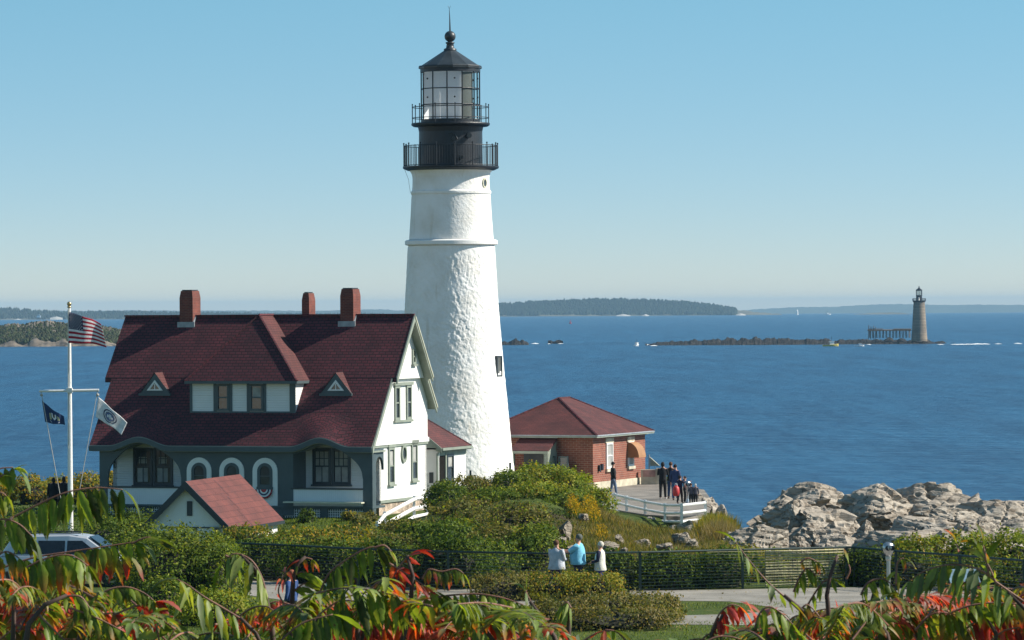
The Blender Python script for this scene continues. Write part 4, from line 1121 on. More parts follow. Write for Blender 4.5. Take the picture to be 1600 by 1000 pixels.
# lantern room: iron base ring, glass drum, blinds inside, iron bars
mb = MB(); mb.lathe([(R(46.5), tz(193)), (R(46.5), tz(187)), (R(44), tz(186.8))], 48); mb.lathe([(R(44), tz(113.2)), (R(47), tz(113)), (R(47), tz(107))], 48); mb.build('lantern_sill', M['black'], tower)
NP = 12; ph0 = -pi / 2 - .10
gb = MB(); gb.lathe([(R(45.4), tz(187)), (R(45.4), tz(113))], NP, ph=ph0); gb.build('lantern_glass', M['glass_lamp'], tower)
mb = MB(); mb.lathe([(R(43.6), tz(187)), (R(43.6), tz(114))], 20, a0=-2 * pi * 5 / 12, a1=2 * pi / 12, ph=ph0)
mb.build('blind', M['curtain'], tower)
mb = MB(); mb.lathe([(R(43.4), tz(187)), (R(43.4), tz(114))], 8, a0=2 * pi / 12 + .01, a1=2 * pi * 2.0 / 12, ph=ph0)
mb.build('blind', mat('olive_blind', (.13, .14, .135), .9, .08, 2), tower)
mb = MB(); mb.lathe([(0, tz(186.2)), (R(43), tz(186.2)), (R(43), tz(186.8))], 24); mb.lathe([(0, tz(112.6)), (R(43), tz(112.6)), (R(43), tz(112.9))], 24); mb.build('lantern_bounce_floor', M['white'], tower)  # white floor and ceiling discs added to bounce light onto the blinds
mb = MB()
for k in range(NP):
    t = 2 * pi * k / NP + ph0; mb.tube([(R(45.9) * cos(t), R(45.9) * sin(t), tz(187)), (R(45.9) * cos(t), R(45.9) * sin(t), tz(113))], .035, 5)
for yy in (139, 164):
    mb.tube([(R(45.9) * cos(2 * pi * i / NP + ph0), R(45.9) * sin(2 * pi * i / NP + ph0), tz(yy)) for i in range(NP + 1)], .028, 5, cap=False)
for k in range(0, NP, 2):
    t = 2 * pi * (k + .5) / NP + ph0
    for yy in (124, 153): mb.ball((R(45.6) * cos(t), R(45.6) * sin(t), tz(yy)), .05, 6)
mb.build('glazing_bars', M['black'], tower)
mb = MB(); mb.lathe([(.0, tz(186.5)), (.4, tz(186)), (.15, tz(172)), (.34, tz(168)), (.38, tz(156)), (.34, tz(144)), (.15, tz(138)), (0, tz(137))], 24); mb.build('lens', M['steel'], tower)
mb = MB(); mb.lathe([(R(44), tz(109)), (R(49.6), tz(107.5)), (R(49.8), tz(105)), (R(47.5), tz(104)), (R(9.5), tz(79)), (R(0.1), tz(78.6))], 12, ph=.1)
mb.tube([(R(48) * cos(2 * pi * i / 12 + .1), R(48) * sin(2 * pi * i / 12 + .1), tz(104.2)) for i in range(13)], .05, 5, cap=False)
mb.build('lantern_roof', M['iron_roof'], tower)
mb = MB(); mb.lathe([(R(10), tz(79)), (R(10), tz(76.5)), (R(6.5), tz(75)), (R(5.5), tz(69)), (R(7), tz(67.5)), (R(7), tz(66)), (R(3.5), tz(65.2)), (R(3.5), tz(64))], 20)
mb.ball((0, 0, tz(57)), R(8.8), 20); mb.build('ventilator_ball', M['iron_roof'], tower, smooth=True)
mb = MB(); mb.tube([(0, 0, tz(50)), (-.01, 0, tz(30)), (-.03, 0, tz(14))], [.05, .03, .012], 6); mb.tube([(-.03, 0, tz(14)), (-.09, 0, tz(9))], .008, 4); mb.tube([(-.03, 0, tz(14)), (.03, 0, tz(9))], .008, 4); mb.build('lightning_rod', M['black'], tower)
mb = MB(); mb.tube([(-R(73), -.4, tz(262)), (-R(66), -.6, tz(280)), (-R(63), -.6, tz(302))], .012, 4); mb.build('cable', M['rope'], tower)

# ================================================================== BRICK SIGNAL HOUSE
B = Frame(926.5, 720, 225, 22, 6.75)
bh = B.empty('brick_signal_house', 'low red brick building with hipped red roof right of the lighthouse', 'building')
L1, L2 = 6.1, B.b(1008, 700, 0)[0]
ez = B.a(926, 680, 0)[1]
mb = MB(); mb.box(-L1, 0, 0, L2, .25, ez - .12); mb.build('wall', M['brick'], bh)
mb = MB(); mb.box(-L1 - .06, .06, -.06, L2 + .06, -1.6, .245); mb.build('foundation', M['concrete'], bh)
o_ = .38; hw = (L1 + 2 * o_) / 2; rz = ez + hw * .53
x0, x1, y0, y1 = -L1 - o_, o_, -o_, L2 + o_; xm = (x0 + x1) / 2
mb = MB(); mb.add([(x0, y0, ez), (x1, y0, ez), (x1, y1, ez), (x0, y1, ez), (xm, y0 + hw, rz), (xm, y1 - hw, rz)], [(0, 1, 4), (1, 2, 5, 4), (2, 3, 5), (3, 0, 4, 5)])
mb.build('roof', M['shingle_lit'], bh)
mb = MB(); 
for p, q in (((x0, y0, ez), (xm, y0 + hw, rz)), ((x1, y0, ez), (xm, y0 + hw, rz)), ((x1, y1, ez), (xm, y1 - hw, rz)), ((xm, y0 + hw, rz), (xm, y1 - hw, rz))): mb.tube([p, q], .06, 5)
mb.build('hip_cap', M['shingle'], bh)
mb = MB(); mb.box(x0, x1, y0, 0, ez - .13, ez - .004); mb.box(0, x1, 0.0, y1, ez - .13, ez - .004); mb.box(x0, 0, L2, y1, ez - .2, ez - .004); mb.box(x0, -L1, 0, L2, ez - .2, ez - .004); mb.build('eave', M['trim2'], bh)
mb = MB(); mb.box(x0 - .03, x1 + .03, y0 - .03, y0 - .002, ez - .05, ez + .01); mb.box(x1 + .002, x1 + .03, y0, y1, ez - .05, ez + .01); mb.build('drip_edge', M['lead'], bh)
for (xx0, yy0, xx1, yy1, n_) in ((946.5, 692, 956.5, 732, 0), (980.5, 690, 989, 728, 1)):
    p, q, t0, t1 = side_rect(B, xx0, yy0, xx1, yy1, 0)
    wd = window(bh, SIDE(0), p, q, t0, t1, 1, 1, .08, 'white', 'glass', [(0, 1, 0, 1)], False)
    mb = MB(); mb.prism([(p - .12, t1 + .003), (q + .12, t1 + .003), (q + .12, t1 + .26), (p - .12, t1 + .26)], SIDE(0), .002, .06); mb.prism([(p - .08, t0 - .16), (q + .08, t0 - .16), (q + .08, t0 - .003), (p - .08, t0 - .003)], SIDE(0), .002, .12); mb.build('sill', M['concrete'], wd)
    if n_:
        # curved quarter awning
        zt = t1 - .02; n = 10; W2 = (q - p) / 2 + .12; c_ = (p + q) / 2 + .1; rr_ = .80
        mb = MB(); ring = [(rr_ * .8 * sin(pi / 2 * i / n), zt - rr_ + rr_ * cos(pi / 2 * i / n)) for i in range(n + 1)]
        vs = []
        for s_ in (c_ - W2, c_ + W2):
            for (dd, zz) in ring: vs.append((dd, s_, zz))
        fs = [(i, i + 1, n + 2 + i, n + 1 + i) for i in range(n)]
        vs += [(0, c_ - W2, zt - rr_), (0, c_ + W2, zt - rr_)]
        fs += [tuple([2 * n + 2] + list(range(0, n + 1))), tuple([2 * n + 3] + list(range(n + 1, 2 * n + 2))[::-1])]
        mb.add(vs, fs); mb.build('awning', M['awning'], bh)
# small porch on the left face
p0, p1 = B.a(806, 720, -1.0)[0], B.a(868, 720, -.2)[0]
zt = B.a(840, 684, -.05)[1]; zm = B.a(840, 704, -1.35)[1]
mb = MB(); mb.prism([(-.02, zt), (-1.4, zm), (-1.4, zm - .1), (-.02, zt - .1)], (lambda s_, t, d: (p0 - .15 + d, s_, t)), 0, p1 - p0 + .2); po = mb.build('porch_roof', M['shingle_lit'], bh)
mb = MB(); mb.box(p0 - .16, p1 + .06, -1.42, -1.36, zm - .16, zm - .03); mb.box(p1 - .12, p1, -1.35, -.01, -.4, zm - .1); mb.box(p1 - .16, p1 + .0, -1.36, -1.2, -.4, zm - .1)
mb.box(p0 - .1, p0 + .04, -1.36, -1.2, -.4, zm - .1)
mb.prism([(-.02, zt - .11), (-1.35, zm - .11), (-.02, zm - .11)], (lambda s_, t, d: (p1 - .1 + d, s_, t)), 0, .08)
mb.build('porch_post', M['trim2'], po)
mb = MB(); mb.box(p0 - .1, p1 + .06, -.10, -.003, zt + .01, min(zt + .24, ez - .15)); mb.build('porch_sign_board', M['white'], po)
mb = MB(); mb.box(p0 + .05, p0 + 1.1, -.04, -.003, -.3, zm - .2); mb.build('door', M['sash'], bh)
mb = MB(); mb.box(p0 + 1.3, p1 - .2, -.5, -.40, -.3, zm - .15); mb.build('porch_screen', M['trim2'], po)
fnp = FRONT(-.5)
window(po, fnp, p0 + 1.35, p0 + 1.35 + .65, .55, zm - .3, 1, 1, .08, 'trim', 'glass', [(0, 1, 0, 1)], False, d0=.003); window(po, fnp, p0 + 2.15, p0 + 2.15 + .55, .55, zm - .3, 1, 1, .08, 'trim', 'glass', None, False, d0=.003)
for (xx, yy) in ((934, 733), (938, 731)):
    b_, z_ = B.b(xx, yy, 0); mb = MB(); mb.box(.002, .12, b_, b_ + .18, z_ - .12, z_ + .2); mb.build('wall_fitting', M['black'], bh)

# ================================================================== SMALL WHITE SHED
SH = Frame(293, 752, 183, 13.5, 5.3)
sh = SH.empty('shed', 'small white shed with faded pink red roof in front of the porch', 'shed')
zr_ = SH.a(293, 752, -.25)[1]; ze = SH.a(362, 827, -.25)[1]; xe = SH.a(362, 827, -.25)[0]; LL = 7.4
mb = MB(); hw = xe - .22; zw = zr_ - (zr_ - ze) * hw / xe
mb.prism([(-hw, 0), (hw, 0), (hw, zw - .1), (0, zr_ - .12), (-hw, zw - .1)], FRONT(0), -LL + .3, 0); mb.build('wall', M['white'], sh)
mb = MB()
for sg in (-1, 1):
    mb.add([(0, -.28, zr_), (sg * xe, -.28, ze), (sg * xe, LL, ze), (0, LL, zr_)], [(0, 1, 2, 3)], 0)
    mb.add([(0, -.28, zr_ - .12), (sg * xe, -.28, ze - .12), (sg * xe, LL, ze - .12), (0, LL, zr_ - .12)], [(0, 1, 2, 3)], 1)
mb.build('roof', [M['roof_felt'], M['trim']], sh)
mb = MB()
for sg in (-1, 1): mb.prism([(0, zr_ + .01), (sg * (xe + .02), ze + .01), (sg * (xe + .02), ze - .30), (0, zr_ - .34)], FRONT(-.285), 0, .06)
mb.box(xe - .02, xe + .03, -.28, LL, ze - .14, ze - .002); mb.box(-xe - .03, -xe + .02, -.28, LL, ze - .14, ze - .002)
mb.build('barge_board', M['sash'], sh)
mb = MB()
# lifted seam and curled shingles on the roof
nrm = Vector((zr_ - ze, 0, xe)).normalized()
def onroof(u, v_): return Vector((xe * u, v_, zr_ + (ze - zr_) * u)) + nrm * .012
for k in range(14):
    u = .04 + k * .069; vv = 3.3 - .30 * math.floor(u * 3.1) + .02 * (k % 3); q = onroof(u, vv); q2 = onroof(u + .062, vv + .03)
    mb.add([q, q2, q2 + Vector((0, .035, 0)), q + Vector((0, .03, 0))], [(0, 1, 2, 3)])
mb.build('roof_seam', M['sash'], sh)
p, q = SH.a(292.5, 790, 0)[0], SH.a(300.5, 790, 0)[0]
z0_, z1_ = SH.a(296, 806, 0)[1], SH.a(296, 783, 0)[1]
mb = MB(); mb.box(p, q, -.05, -.003, z0_, z1_); mb.build('vent_slot', M['sash'], sh)
p, q = SH.a(334, 838, 0)[0], SH.a(345, 838, 0)[0]; zt_ = SH.a(340, 823, 0)[1]
zl = SH.a(310, 824, 0)[1]
mb = MB(); mb.box(-1.2, 1.5, -.04, -.003, zl - .03, zl + .02); mb.box(.35, .39, -.04, -.003, 0, zl - .03); mb.build('door', M['sash'], sh)
mb = MB(); mb.box(p, q, -.08, -.045, zt_ - 1.0, zt_); mb.build('side_light', M['trim2'], sh)
mb = MB(); mb.box(p + .09, q - .05, -.10, -.082, zt_ - .95, zt_ - .06); mb.build('pane', M['glass'], sh)

# ================================================================== PLATFORM, SHORE EDGE, WHITE FENCES
pf = [XZ(918, 760, 216)[0:1] + (212,), ]
def GP(px, D): return (P(px, 780, D).x, D)
plat = [GP(905, 214), GP(935, 207), GP(975, 201), GP(1010, 197.5), GP(1062, 195.5), GP(1100, 197), GP(1108, 203), GP(1110, 214), GP(1100, 224), GP(1004, 236), GP(930, 224)]
mbp = MB(); n = len(plat); z_ = 6.64
mbp.add([(x, y, z_) for x, y in plat] + [(x, y, z_ - 1.6) for x, y in plat], [tuple(range(n))] + [(i, n + i, n + (i + 1) % n, (i + 1) % n) for i in range(n)])
struct(mbp.build('viewing_platform', [M['asphalt']]))
for k, (px, t, bt, wp, D, lab) in enumerate((
    (1094, 764, 850, 46, 214, 'brown bedrock lump behind the children at the platform corner'),
    (1112, 776, 860, 44, 208, 'squared rock corner right of the platform above the sea'),
    (1122, 788, 880, 30, 203, 'dark side of the rock corner dropping to the water'),
    (1108, 806, 880, 52, 199, 'pale ledge below the right end of the white fence'),
    (1066, 812, 870, 74, 193, 'pale low stone bank under the white fence rails'),
    (1020, 806, 860, 60, 197, 'pale stone bank under the middle of the white fence'))):
    tag(rock('shore_rock', px, t, bt, wp * 1.1, D, 300 + k, M['rock'], depth=1.4 if D > 200 else .9, cuts=14, sub=4), lab, 'rock', 'rocks at the edge of the platform')
def rail_fence(name, tops, hgt, rails, mat_, label, group=None, pr=.055, rr_=.05, cat='fence'):
    """tops: [(px,py,D)] post tops"""
    p0 = P(*tops[0]); e = thing(name, label, cat, (p0.x, p0.y, p0.z - hgt), 0, group); off = Vector(e.location)
    pts = [P(*t) - off for t in tops]
    for p in pts:
        mb = MB(); mb.box(p.x - pr, p.x + pr, p.y - pr, p.y + pr, p.z - hgt - .35, p.z + .05); mb.build('post', mat_, e)
    for h in rails:
        for a, b in zip(pts[:-1], pts[1:]):
            mb = MB(); q = Vector((0, -.02, -h * hgt)); d = (b - a); mb.tube([a + q + d * .002, b + q - d * .002], rr_, 8)
            mb.build('rail', mat_, e)
    return e
rail_fence('rail_fence', [(915.6, 761, 210), (940, 767, 206), (961, 771.5, 203), (979, 776, 201), (1008, 782.5, 198), (1039, 788, 196), (1065, 788, 195.2), (1102, 784, 197)], .98, (.04, .40, .78), M['white'], 'white rail fence curving round the front of the platform', pr=.06, rr_=.062)
rail_fence('rail_fence', [(1102, 787, 197.4), (1112, 793, 200)], .95, (.04,), M['weathered'], 'short weathered rail at the platform corner', pr=.04, rr_=.03)
rail_fence('rail_fence', [(589, 817, 185), (601, 801, 187.5), (647, 776.5, 194), (668, 773, 198)], 1.0, (.10, .50, .88), M['white'], 'white sloping rail fence climbing beside the house', pr=.06, rr_=.085)
rail_fence('rail_fence', [(664, 739, 206), (668, 741, 207)], 1.6, (.02, .3, .6), M['white'], 'tiny white gate rail in front of the annex corner', pr=.035, rr_=.025)
# thin stakes in front of the tower
for (px, yt, D, lab) in ((735, 735, 205, 'thin dark stake on the bank in front of the annex'), (797, 723, 212, 'dark leafy stump at the foot of the tower')):
    p = P(px, yt, D); z0 = float(ht(p.x, D)); e = thing('stake', lab, 'stake', (p.x, D, z0)); mb = MB(); mb.box(-.05, .05, -.05, .05, -.2, p.z - z0); mb.build('post', M['sash'], e)
# low parapet with panel left of the people
e = thing('stone_parapet', 'low stained concrete parapet at the back right corner of the platform', 'wall', (P(1024, 755, 231).x, 231, 6.64))
mb = MB(); mb.box(-.75, .18, -.15, .15, 0, .78); mb.box(.05, .24, -.2, .2, 0, .84); mb.build('wall', M['concrete'], e)
mb = MB(); mb.box(-.65, .0, -.17, -.152, .40, .74); mb.build('faded_panel', mat('faded_panel', (.42, .24, .20), .8, .3, 2), e)
e = thing('sign_board', 'grey triangular board on a thin post behind the parapet', 'sign', (P(1014.5, 740, 234).x, 234, 6.64))
mb = MB(); mb.tube([(0, 0, 0), (0, 0, 1.45)], .04, 6); mb.build('post', M['lead'], e)
mb = MB(); mb.prism([(.05, .85), (.50, .85), (.05, 1.28)], FRONT(0), 0, .05); mb.tube([(.05, -.03, 1.30), (.54, -.03, .86)], .03, 4); mb.build('board', M['trim2'], e)
# coin viewers
def viewer(px, ytop, D, zb, label, s_=1.0):
    p = P(px, ytop, D); e = thing('coin_binoculars', label, 'viewer', (p.x, D, zb), .25, 'coin operated viewers'); h = (p.z - zb)
    mb = MB(); mb.lathe([(.16, -.1), (.16, .05), (.09, .12), (.06, .25), (.06, h - .55), (.085, h - .50), (.085, h - .42), (0, h - .42)], 14); mb.build('pedestal', M['steel'], e)
    mb = MB(); prof_ = [(0, .0), (.07, .01), (.12, .08), (.165, .2), (.175, .30), (.14, .38), (.08, .42), (0, .43)]
    mb.lathe(prof_, 18, (0, 0, h - .43)); hd = mb.build('head', M['steel'], e, smooth=True)
    for v_ in hd.data.vertices: v_.co.y *= .75
    mb = MB(); mb.lathe([(.075, -.17), (.075, -.12), (.0, -.12)], 12, (-.065, 0, h - .17), axis='y'); mb.lathe([(.075, -.17), (.075, -.12), (.0, -.12)], 12, (.065, 0, h - .17), axis='y'); mb.box(-.2, .2, -.03, .03, h - .40, h - .36); mb.build('eyepiece', M['black'], e)
viewer(1388, 847, 129, 7.3, 'silver binocular viewer on a post in front of the green fence')
viewer(1074, 751, 208, 6.64, 'pale binocular viewer on the platform beside the people')
# interpretive panel
e = thing('information_panel', 'tilted blue grey information panel among the leaves in front of the fence', 'sign', (P(1506, 915, 127).x, 127, 7.3), .2)
for x_ in (-.32, .32):
    mb = MB(); mb.box(x_ - .03, x_ + .03, -.03, .03, -.1, .75); mb.build('leg', M['sash'], e)
mb = MB(); mb.add([(-.45, -.2, .68), (.45, -.2, .68), (.45, .25, 1.05), (-.45, .25, 1.05), (-.45, -.17, .64), (.45, -.17, .64), (.45, .28, 1.01), (-.45, .28, 1.01)], [(0, 1, 2, 3), (4, 7, 6, 5), (0, 4, 5, 1), (1, 5, 6, 2), (2, 6, 7, 3), (3, 7, 4, 0)])
mb.build('board', mat('panel_face', (.16, .24, .30), .35, .3, 4), e)

# ================================================================== GREEN MESH FENCE
ftop = [(352, 848), (450, 852), (560, 857.5), (700, 862), (860, 865), (1000, 863), (1160, 859), (1322, 855), (1335, 855), (1400, 861), (1500, 868), (1600, 876), (1680, 881)]
fp = []
for px, py in ftop:
    dx, dz = unroll(px, py); D = (8.50 - CH) * F / dz; fp.append(Vector((dx * D / F, D, 8.5)))
base = Vector((fp[0].x, fp[0].y, 7.3))
fe = thing('mesh_fence', 'dark green mesh fence running between the path and the rose hedge', 'fence', base)
pts = [p - base for p in fp]
mb = MB(); mb.tube([p for p in pts], .035, 6); mb.build('top_rail', M['fence_green'], fe)
mbw = MB(); tot = 0
for a, b in zip(pts[:-1], pts[1:]):
    L = (b - a).length; n = max(1, round(L / 2.3)); d = (b - a) / L
    for k in range(n):
        q = a + d * L * k / n; mb = MB(); mb.box(q.x - .04, q.x + .04, q.y - .04, q.y + .04, -.15, 1.22); mb.build('post', M['fence_green'], fe)
    for z in np.arange(.08, 1.15, .10): mbw.tube([Vector((a.x, a.y, z)), Vector((b.x, b.y, z))], .008, 3, cap=False)
    for s_ in np.arange(0, L, .15): q = a + d * s_; mbw.tube([Vector((q.x, q.y, .05)), Vector((q.x, q.y, 1.18))], .004, 3, cap=False)
mbw.build('wire_mesh', M['fence_green'], fe)
# sunlit stretch of fence wires, thickened and painted pale tan
mb = MB(); a, b = GX(1196, 905, 8.0), GX(1318, 903, 8.0)
a = Vector((P(1196, 880, fp[6].y + .25).x, fp[6].y + .30, 0)); b = Vector((P(1318, 880, fp[7].y + .1).x, fp[7].y + .12, 0))
a2 = Vector((P(1105, 880, fp[6].y + .1).x, fp[6].y + .2, 0))
for k, z in enumerate(np.arange(.10, 1.14, .085)):
    j = lambda: random.uniform(-.012, .012)
    mb.tube([a2 + Vector((0, 0, 7.3 + z + j())), (a + a2) / 2 + Vector((0, 0, 7.3 + z + j())), a + Vector((0, 0, 7.3 + z + j()))], .008, 4)
    mb.tube([a + Vector((0, 0, 7.3 + z + j())), (a * .6 + b * .4) + Vector((0, 0, 7.3 + z + j())), b + Vector((0, 0, 7.3 + z + j()))], .028, 4)
for s_ in np.linspace(0, 1, 7): q = a.lerp(b, s_); mb.tube([q + Vector((0, .03, 7.3)), q + Vector((0, .03, 8.45))], .012, 4)
sc = mb.build('sunlit_wires', mat('sunlit_wire', (.46, .42, .24), .8, .25, 5)); tag(sc, 'pale screen of tan painted sunlit wires along the mesh fence below the shore rocks', 'screen')

# ================================================================== VEGETATION
fD = lambda px: float(np.interp(px, [q[0] for q in ftop], [q.y for q in fp]))
# rose hedge right behind the mesh fence
for k, (px, top, w_, lab) in enumerate((
    (400, 846, 120, 'leftmost dark rose bush behind the mesh fence, beside the tall rounded bush'),
    (500, 848, 120, 'dark rose bush behind the mesh fence below the lawn of the house'),
    (600, 846, 120, 'dark rose bush behind the mesh fence under the sloping white rails'),
    (700, 838, 130, 'leafy rose bush with an orange hip behind the fence left of the mound thicket'),
    (955, 868, 90, 'rose bush behind the fence right beside the white haired woman'),
    (1040, 868, 110, 'rose bush with one pink flower behind the fence in the middle of the hillside foot'),
    (1120, 866, 100, 'rose bush behind the fence below the tall tawny grass'),
    (1360, 862, 90, 'dark rose bush behind the fence left of the binocular viewer'))):
    bush(px, top - 6, fD(px) + 1.1, w_ * 1.15, 1.6, 'rose', lab, 3600, .08, 'rose bush', 'rose_bush', 'rose bushes behind the mesh fence', seed=500 + k)
# loose rugosa plants showing over and through the fence on the right
for k, (px, top, w_, D, lab, pal, n) in enumerate((
    (1165, 862, 60, 139, 'low rose bush at the foot of the rounded pale boulder', 'rose', 900),
    (1225, 860, 80, 139, 'low yellowing bush above the sunlit wires on the left', 'bright', 1100),
    (1295, 859, 80, 139, 'low yellowing bush above the sunlit wires on the right', 'bright', 1100),
    (1430, 838, 110, 143, 'bright green hedge bush right of the binocular viewer', 'bright', 2600),
    (1510, 834, 120, 143, 'bright green hedge bush below the layered shore slab', 'bright', 2800),
    (1590, 832, 120, 143, 'bright green hedge bush cut by the right edge of the photo', 'bright', 2800),
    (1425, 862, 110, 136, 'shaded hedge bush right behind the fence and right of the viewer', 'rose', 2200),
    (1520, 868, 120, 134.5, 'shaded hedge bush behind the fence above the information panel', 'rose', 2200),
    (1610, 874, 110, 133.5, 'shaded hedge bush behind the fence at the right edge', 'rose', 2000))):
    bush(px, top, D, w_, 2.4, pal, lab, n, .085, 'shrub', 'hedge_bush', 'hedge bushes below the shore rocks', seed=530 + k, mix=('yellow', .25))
# yellow-green thicket between fence and house
for k, (px, top, w_, D, lab) in enumerate((
    (390, 822, 110, 160, 'yellow green thicket bush right against the shed roof'),
    (470, 826, 120, 158, 'yellow green thicket bush below the right porch bay'),
    (545, 822, 110, 160, 'yellow green thicket bush below the small lawn'),
    (430, 836, 130, 149, 'yellowing thicket bush just behind the fence on the left'),
    (530, 838, 130, 148, 'yellowing thicket bush just behind the fence near the white rails'),
    (610, 836, 90, 158, 'green thicket bush at the foot of the white sloping rails'),
    (566, 806, 36, 178, 'grey green spindly bush left of the lowest white fence post'))):
    bush(px, top, D, w_, 3.2, 'yellow' if k in (0, 1, 2, 3, 4) else 'olive', lab, 2600, .085, group='thicket between the fence and the house', seed=560 + k, mix=('green', .35))
# planted round the house
for k, (px, top, w_, D, lab, pal) in enumerate((
    (480, 797, 30, 195.5, 'round dark shrub against the porch lattice', 'rose'),
    (545, 800, 26, 195.5, 'yellow and red tinted shrub near the right porch post', 'yellow'),
    (205, 800, 44, 194, 'dark shrub against the left part of the porch', 'rose'),
    (240, 806, 40, 190, 'dark shrub between the left porch and the shed', 'rose'),
    (578, 802, 22, 194, 'little grey bush below the porch side arch', 'olive'))):
    bush(px, top, D, w_, 1.1, pal, lab, 700, .08, seed=580 + k)
# sea-edge hedge at the left
for k, (px, top, w_, D, lab) in enumerate((
    (48, 744, 66, 214, 'autumn tinted hedge bush left of the two dark figures'),
    (92, 742, 60, 216, 'hedge bush behind the two dark figures by the flagpole'),
    (138, 736, 66, 214, 'golden hedge bush between the flagpole and the porch'),
    (-12, 748, 70, 214, 'hedge bush at the left edge of the photo against the sea'),
    (176, 738, 44, 217, 'golden hedge bush seen past the left porch post'))):
    bush(px, top, D, w_, 2.5, 'yellow', lab, 1500, .10, 'hedge', 'hedge_bush', 'hedge at the left against the sea', seed=590 + k, mix=('gold', .12))
# big rounded bushes at the left
for k, (px, top, w_, D, dep, n, lab, pal) in enumerate((
    (225, 815, 130, 134, 3.6, 4200, 'large rounded bush behind the parked car beside the shed', 'green'),
    (285, 820, 190, 130, 4.2, 8500, 'largest rounded bush left of the mesh fence', 'green'),
    (335, 835, 110, 129, 3.2, 4200, 'rounded bush at the left end of the mesh fence', 'green'),
    (170, 806, 90, 152, 3.0, 2500, 'dark leafy bush directly above the roof of the car', 'rose'),
    (330, 924, 150, 121.5, 2.6, 3600, 'low clipped bush on the grass in front of the largest rounded bush', 'bright'),
    (255, 900, 90, 123.5, 2.2, 2400, 'small dark bush in front of the car bonnet', 'rose'))):
    bush(px, top, D, w_, dep, pal, lab, n, .075, group=None, seed=600 + k, mix=('bright', .25))
# hedges beside the path
for k, (px, top, w_, D, n, lab, pal) in enumerate((
    (790, 899, 110, 131.2, 3400, 'left part of the clipped hedge in front of the walkers', 'olive'),
    (862, 897, 110, 131.2, 3400, 'middle part of the clipped hedge in front of the walkers', 'yellow'),
    (930, 897, 96, 131.2, 3200, 'right end of the clipped hedge in front of the walkers', 'yellow'),
    (880, 934, 110, 121.5, 3800, 'left part of the brownish hedge by the side path', 'olive'),
    (950, 930, 120, 122.0, 4200, 'middle part of the brownish hedge by the side path', 'olive'),
    (1018, 931, 104, 121.8, 4200, 'right end of the brownish hedge by the side path', 'olive'),
    (960, 950, 200, 119.0, 4200, 'front row of the brownish hedge nearest the camera', 'olive'))):
    bush(px, top, D, w_, 2.6, pal, lab, n, .062, 'hedge', 'hedge', 'hedges beside the path', seed=620 + k, ragged=.16, boxy=True, mix=('tan', .18) if pal == 'olive' else ('green', .3))
# the mound: thicket bushes
MND = [
 (640, 822, 80, 170, 'low bush on the mound above the foot of the white rails', 'olive'),
 (697, 762, 74, 186, 'dark bush at the top left of the mound below the annex door', 'rose'),
 (742, 752, 80, 189, 'bush on the mound crest below the thin dark stake', 'olive'),
 (795, 742, 90, 190, 'bush on the mound crest at the foot of the tower', 'green'),
 (846, 731, 90, 191, 'bright bush at the very top of the mound before the brick porch', 'bright'),
 (893, 738, 76, 190, 'bright bush on the crest left of the brick building corner', 'bright'),
 (925, 764, 60, 187, 'green bush sloping down right of the mound top', 'bright'),
 (660, 824, 90, 160, 'dark green bush low on the left flank of the mound', 'rose'),
 (720, 790, 90, 175, 'brownish bush on the left flank of the mound', 'olive'),
 (780, 772, 90, 178, 'bush in the middle of the mound below the crest', 'green'),
 (840, 762, 90, 179, 'sunlit bush below the top of the mound', 'bright'),
 (890, 775, 70, 178, 'green bush above the grey outcrop on the mound', 'green'),
 (700, 822, 110, 158, 'green bush above the fence left of the central thicket', 'rose'),
 (745, 806, 70, 164, 'pinkish dry bush between two green bushes on the mound', 'olive'),
 (812, 792, 110, 160, 'tall grey green willow thicket in the centre of the mound', 'olive'),
 (790, 822, 130, 148, 'large shadowy thicket at the centre foot of the mound', 'olive'),
 (835, 830, 90, 146, 'thicket right above the man in the blue shirt', 'green'),
 (760, 848, 90, 143, 'dark thicket bush behind the fence left of the walkers', 'rose'),
]
for k, (px, top, w_, D, lab, pal) in enumerate(MND):
    bush(px, top - 5, D, w_ * 1.02, 3.4, pal, lab, 3400, .088, group='bushes on the mound', seed=650 + k, mix=('bright', .2) if pal != 'bright' else ('yellow', .2), ragged=.50)
# undergrowth on the whole slope
r = RNG
def scatter(n, pxr, Dr, cond=None):
    px = r.uniform(*pxr, n); D = r.uniform(*Dr, n); X = (px - 800) / F * D
    if cond is not None: k = cond(px, D, X); px, D, X = px[k], D[k], X[k]
    return px, D, X, ht(X, D)
px, D, X, Z = scatter(26000, (590, 930), (141, 193), lambda a, d, x: ~((d > 166) & (a < 668)))
C = np.stack([X, D, Z + r.uniform(.0, .28, len(X)) * (1 + .5 * fbm(X, D, 1.2, 2, 4))], -1); nn = r.normal(size=(len(X), 3)) * .6 + (0, -.1, .8); nn /= np.linalg.norm(nn, axis=1)[:, None]
cl = fbm(X, D, .9, 3, 44)
struct(leaves('undergrowth', C, nn, r.uniform(.06, .12, len(X)), r.uniform(.035, .06, len(X)), np.where((cl > 0)[:, None], pick('rose', len(X), r), pick('olive', len(X), r) * .6), M['leaf']), 'stuff')  # olive leaves darkened to paint shade into the gaps between bushes
px, D, X, Z = scatter(30000, (1120, 1660), (138, 166))
C = np.stack([X, D, Z + r.uniform(.0, .22, len(X)) * (1 + .5 * fbm(X, D, 1.2, 2, 4))], -1); nn = r.normal(size=(len(X), 3)) * .6 + (0, -.1, .8); nn /= np.linalg.norm(nn, axis=1)[:, None]
struct(leaves('ground_cover', C, nn, r.uniform(.08, .15, len(X)), r.uniform(.04, .07, len(X)), pick('yellow', len(X), r, fbm(X, D, .9, 3, 45)), M['leaf']), 'stuff')
px, D, X, Z = scatter(16000, (-40, 240), (146, 205))
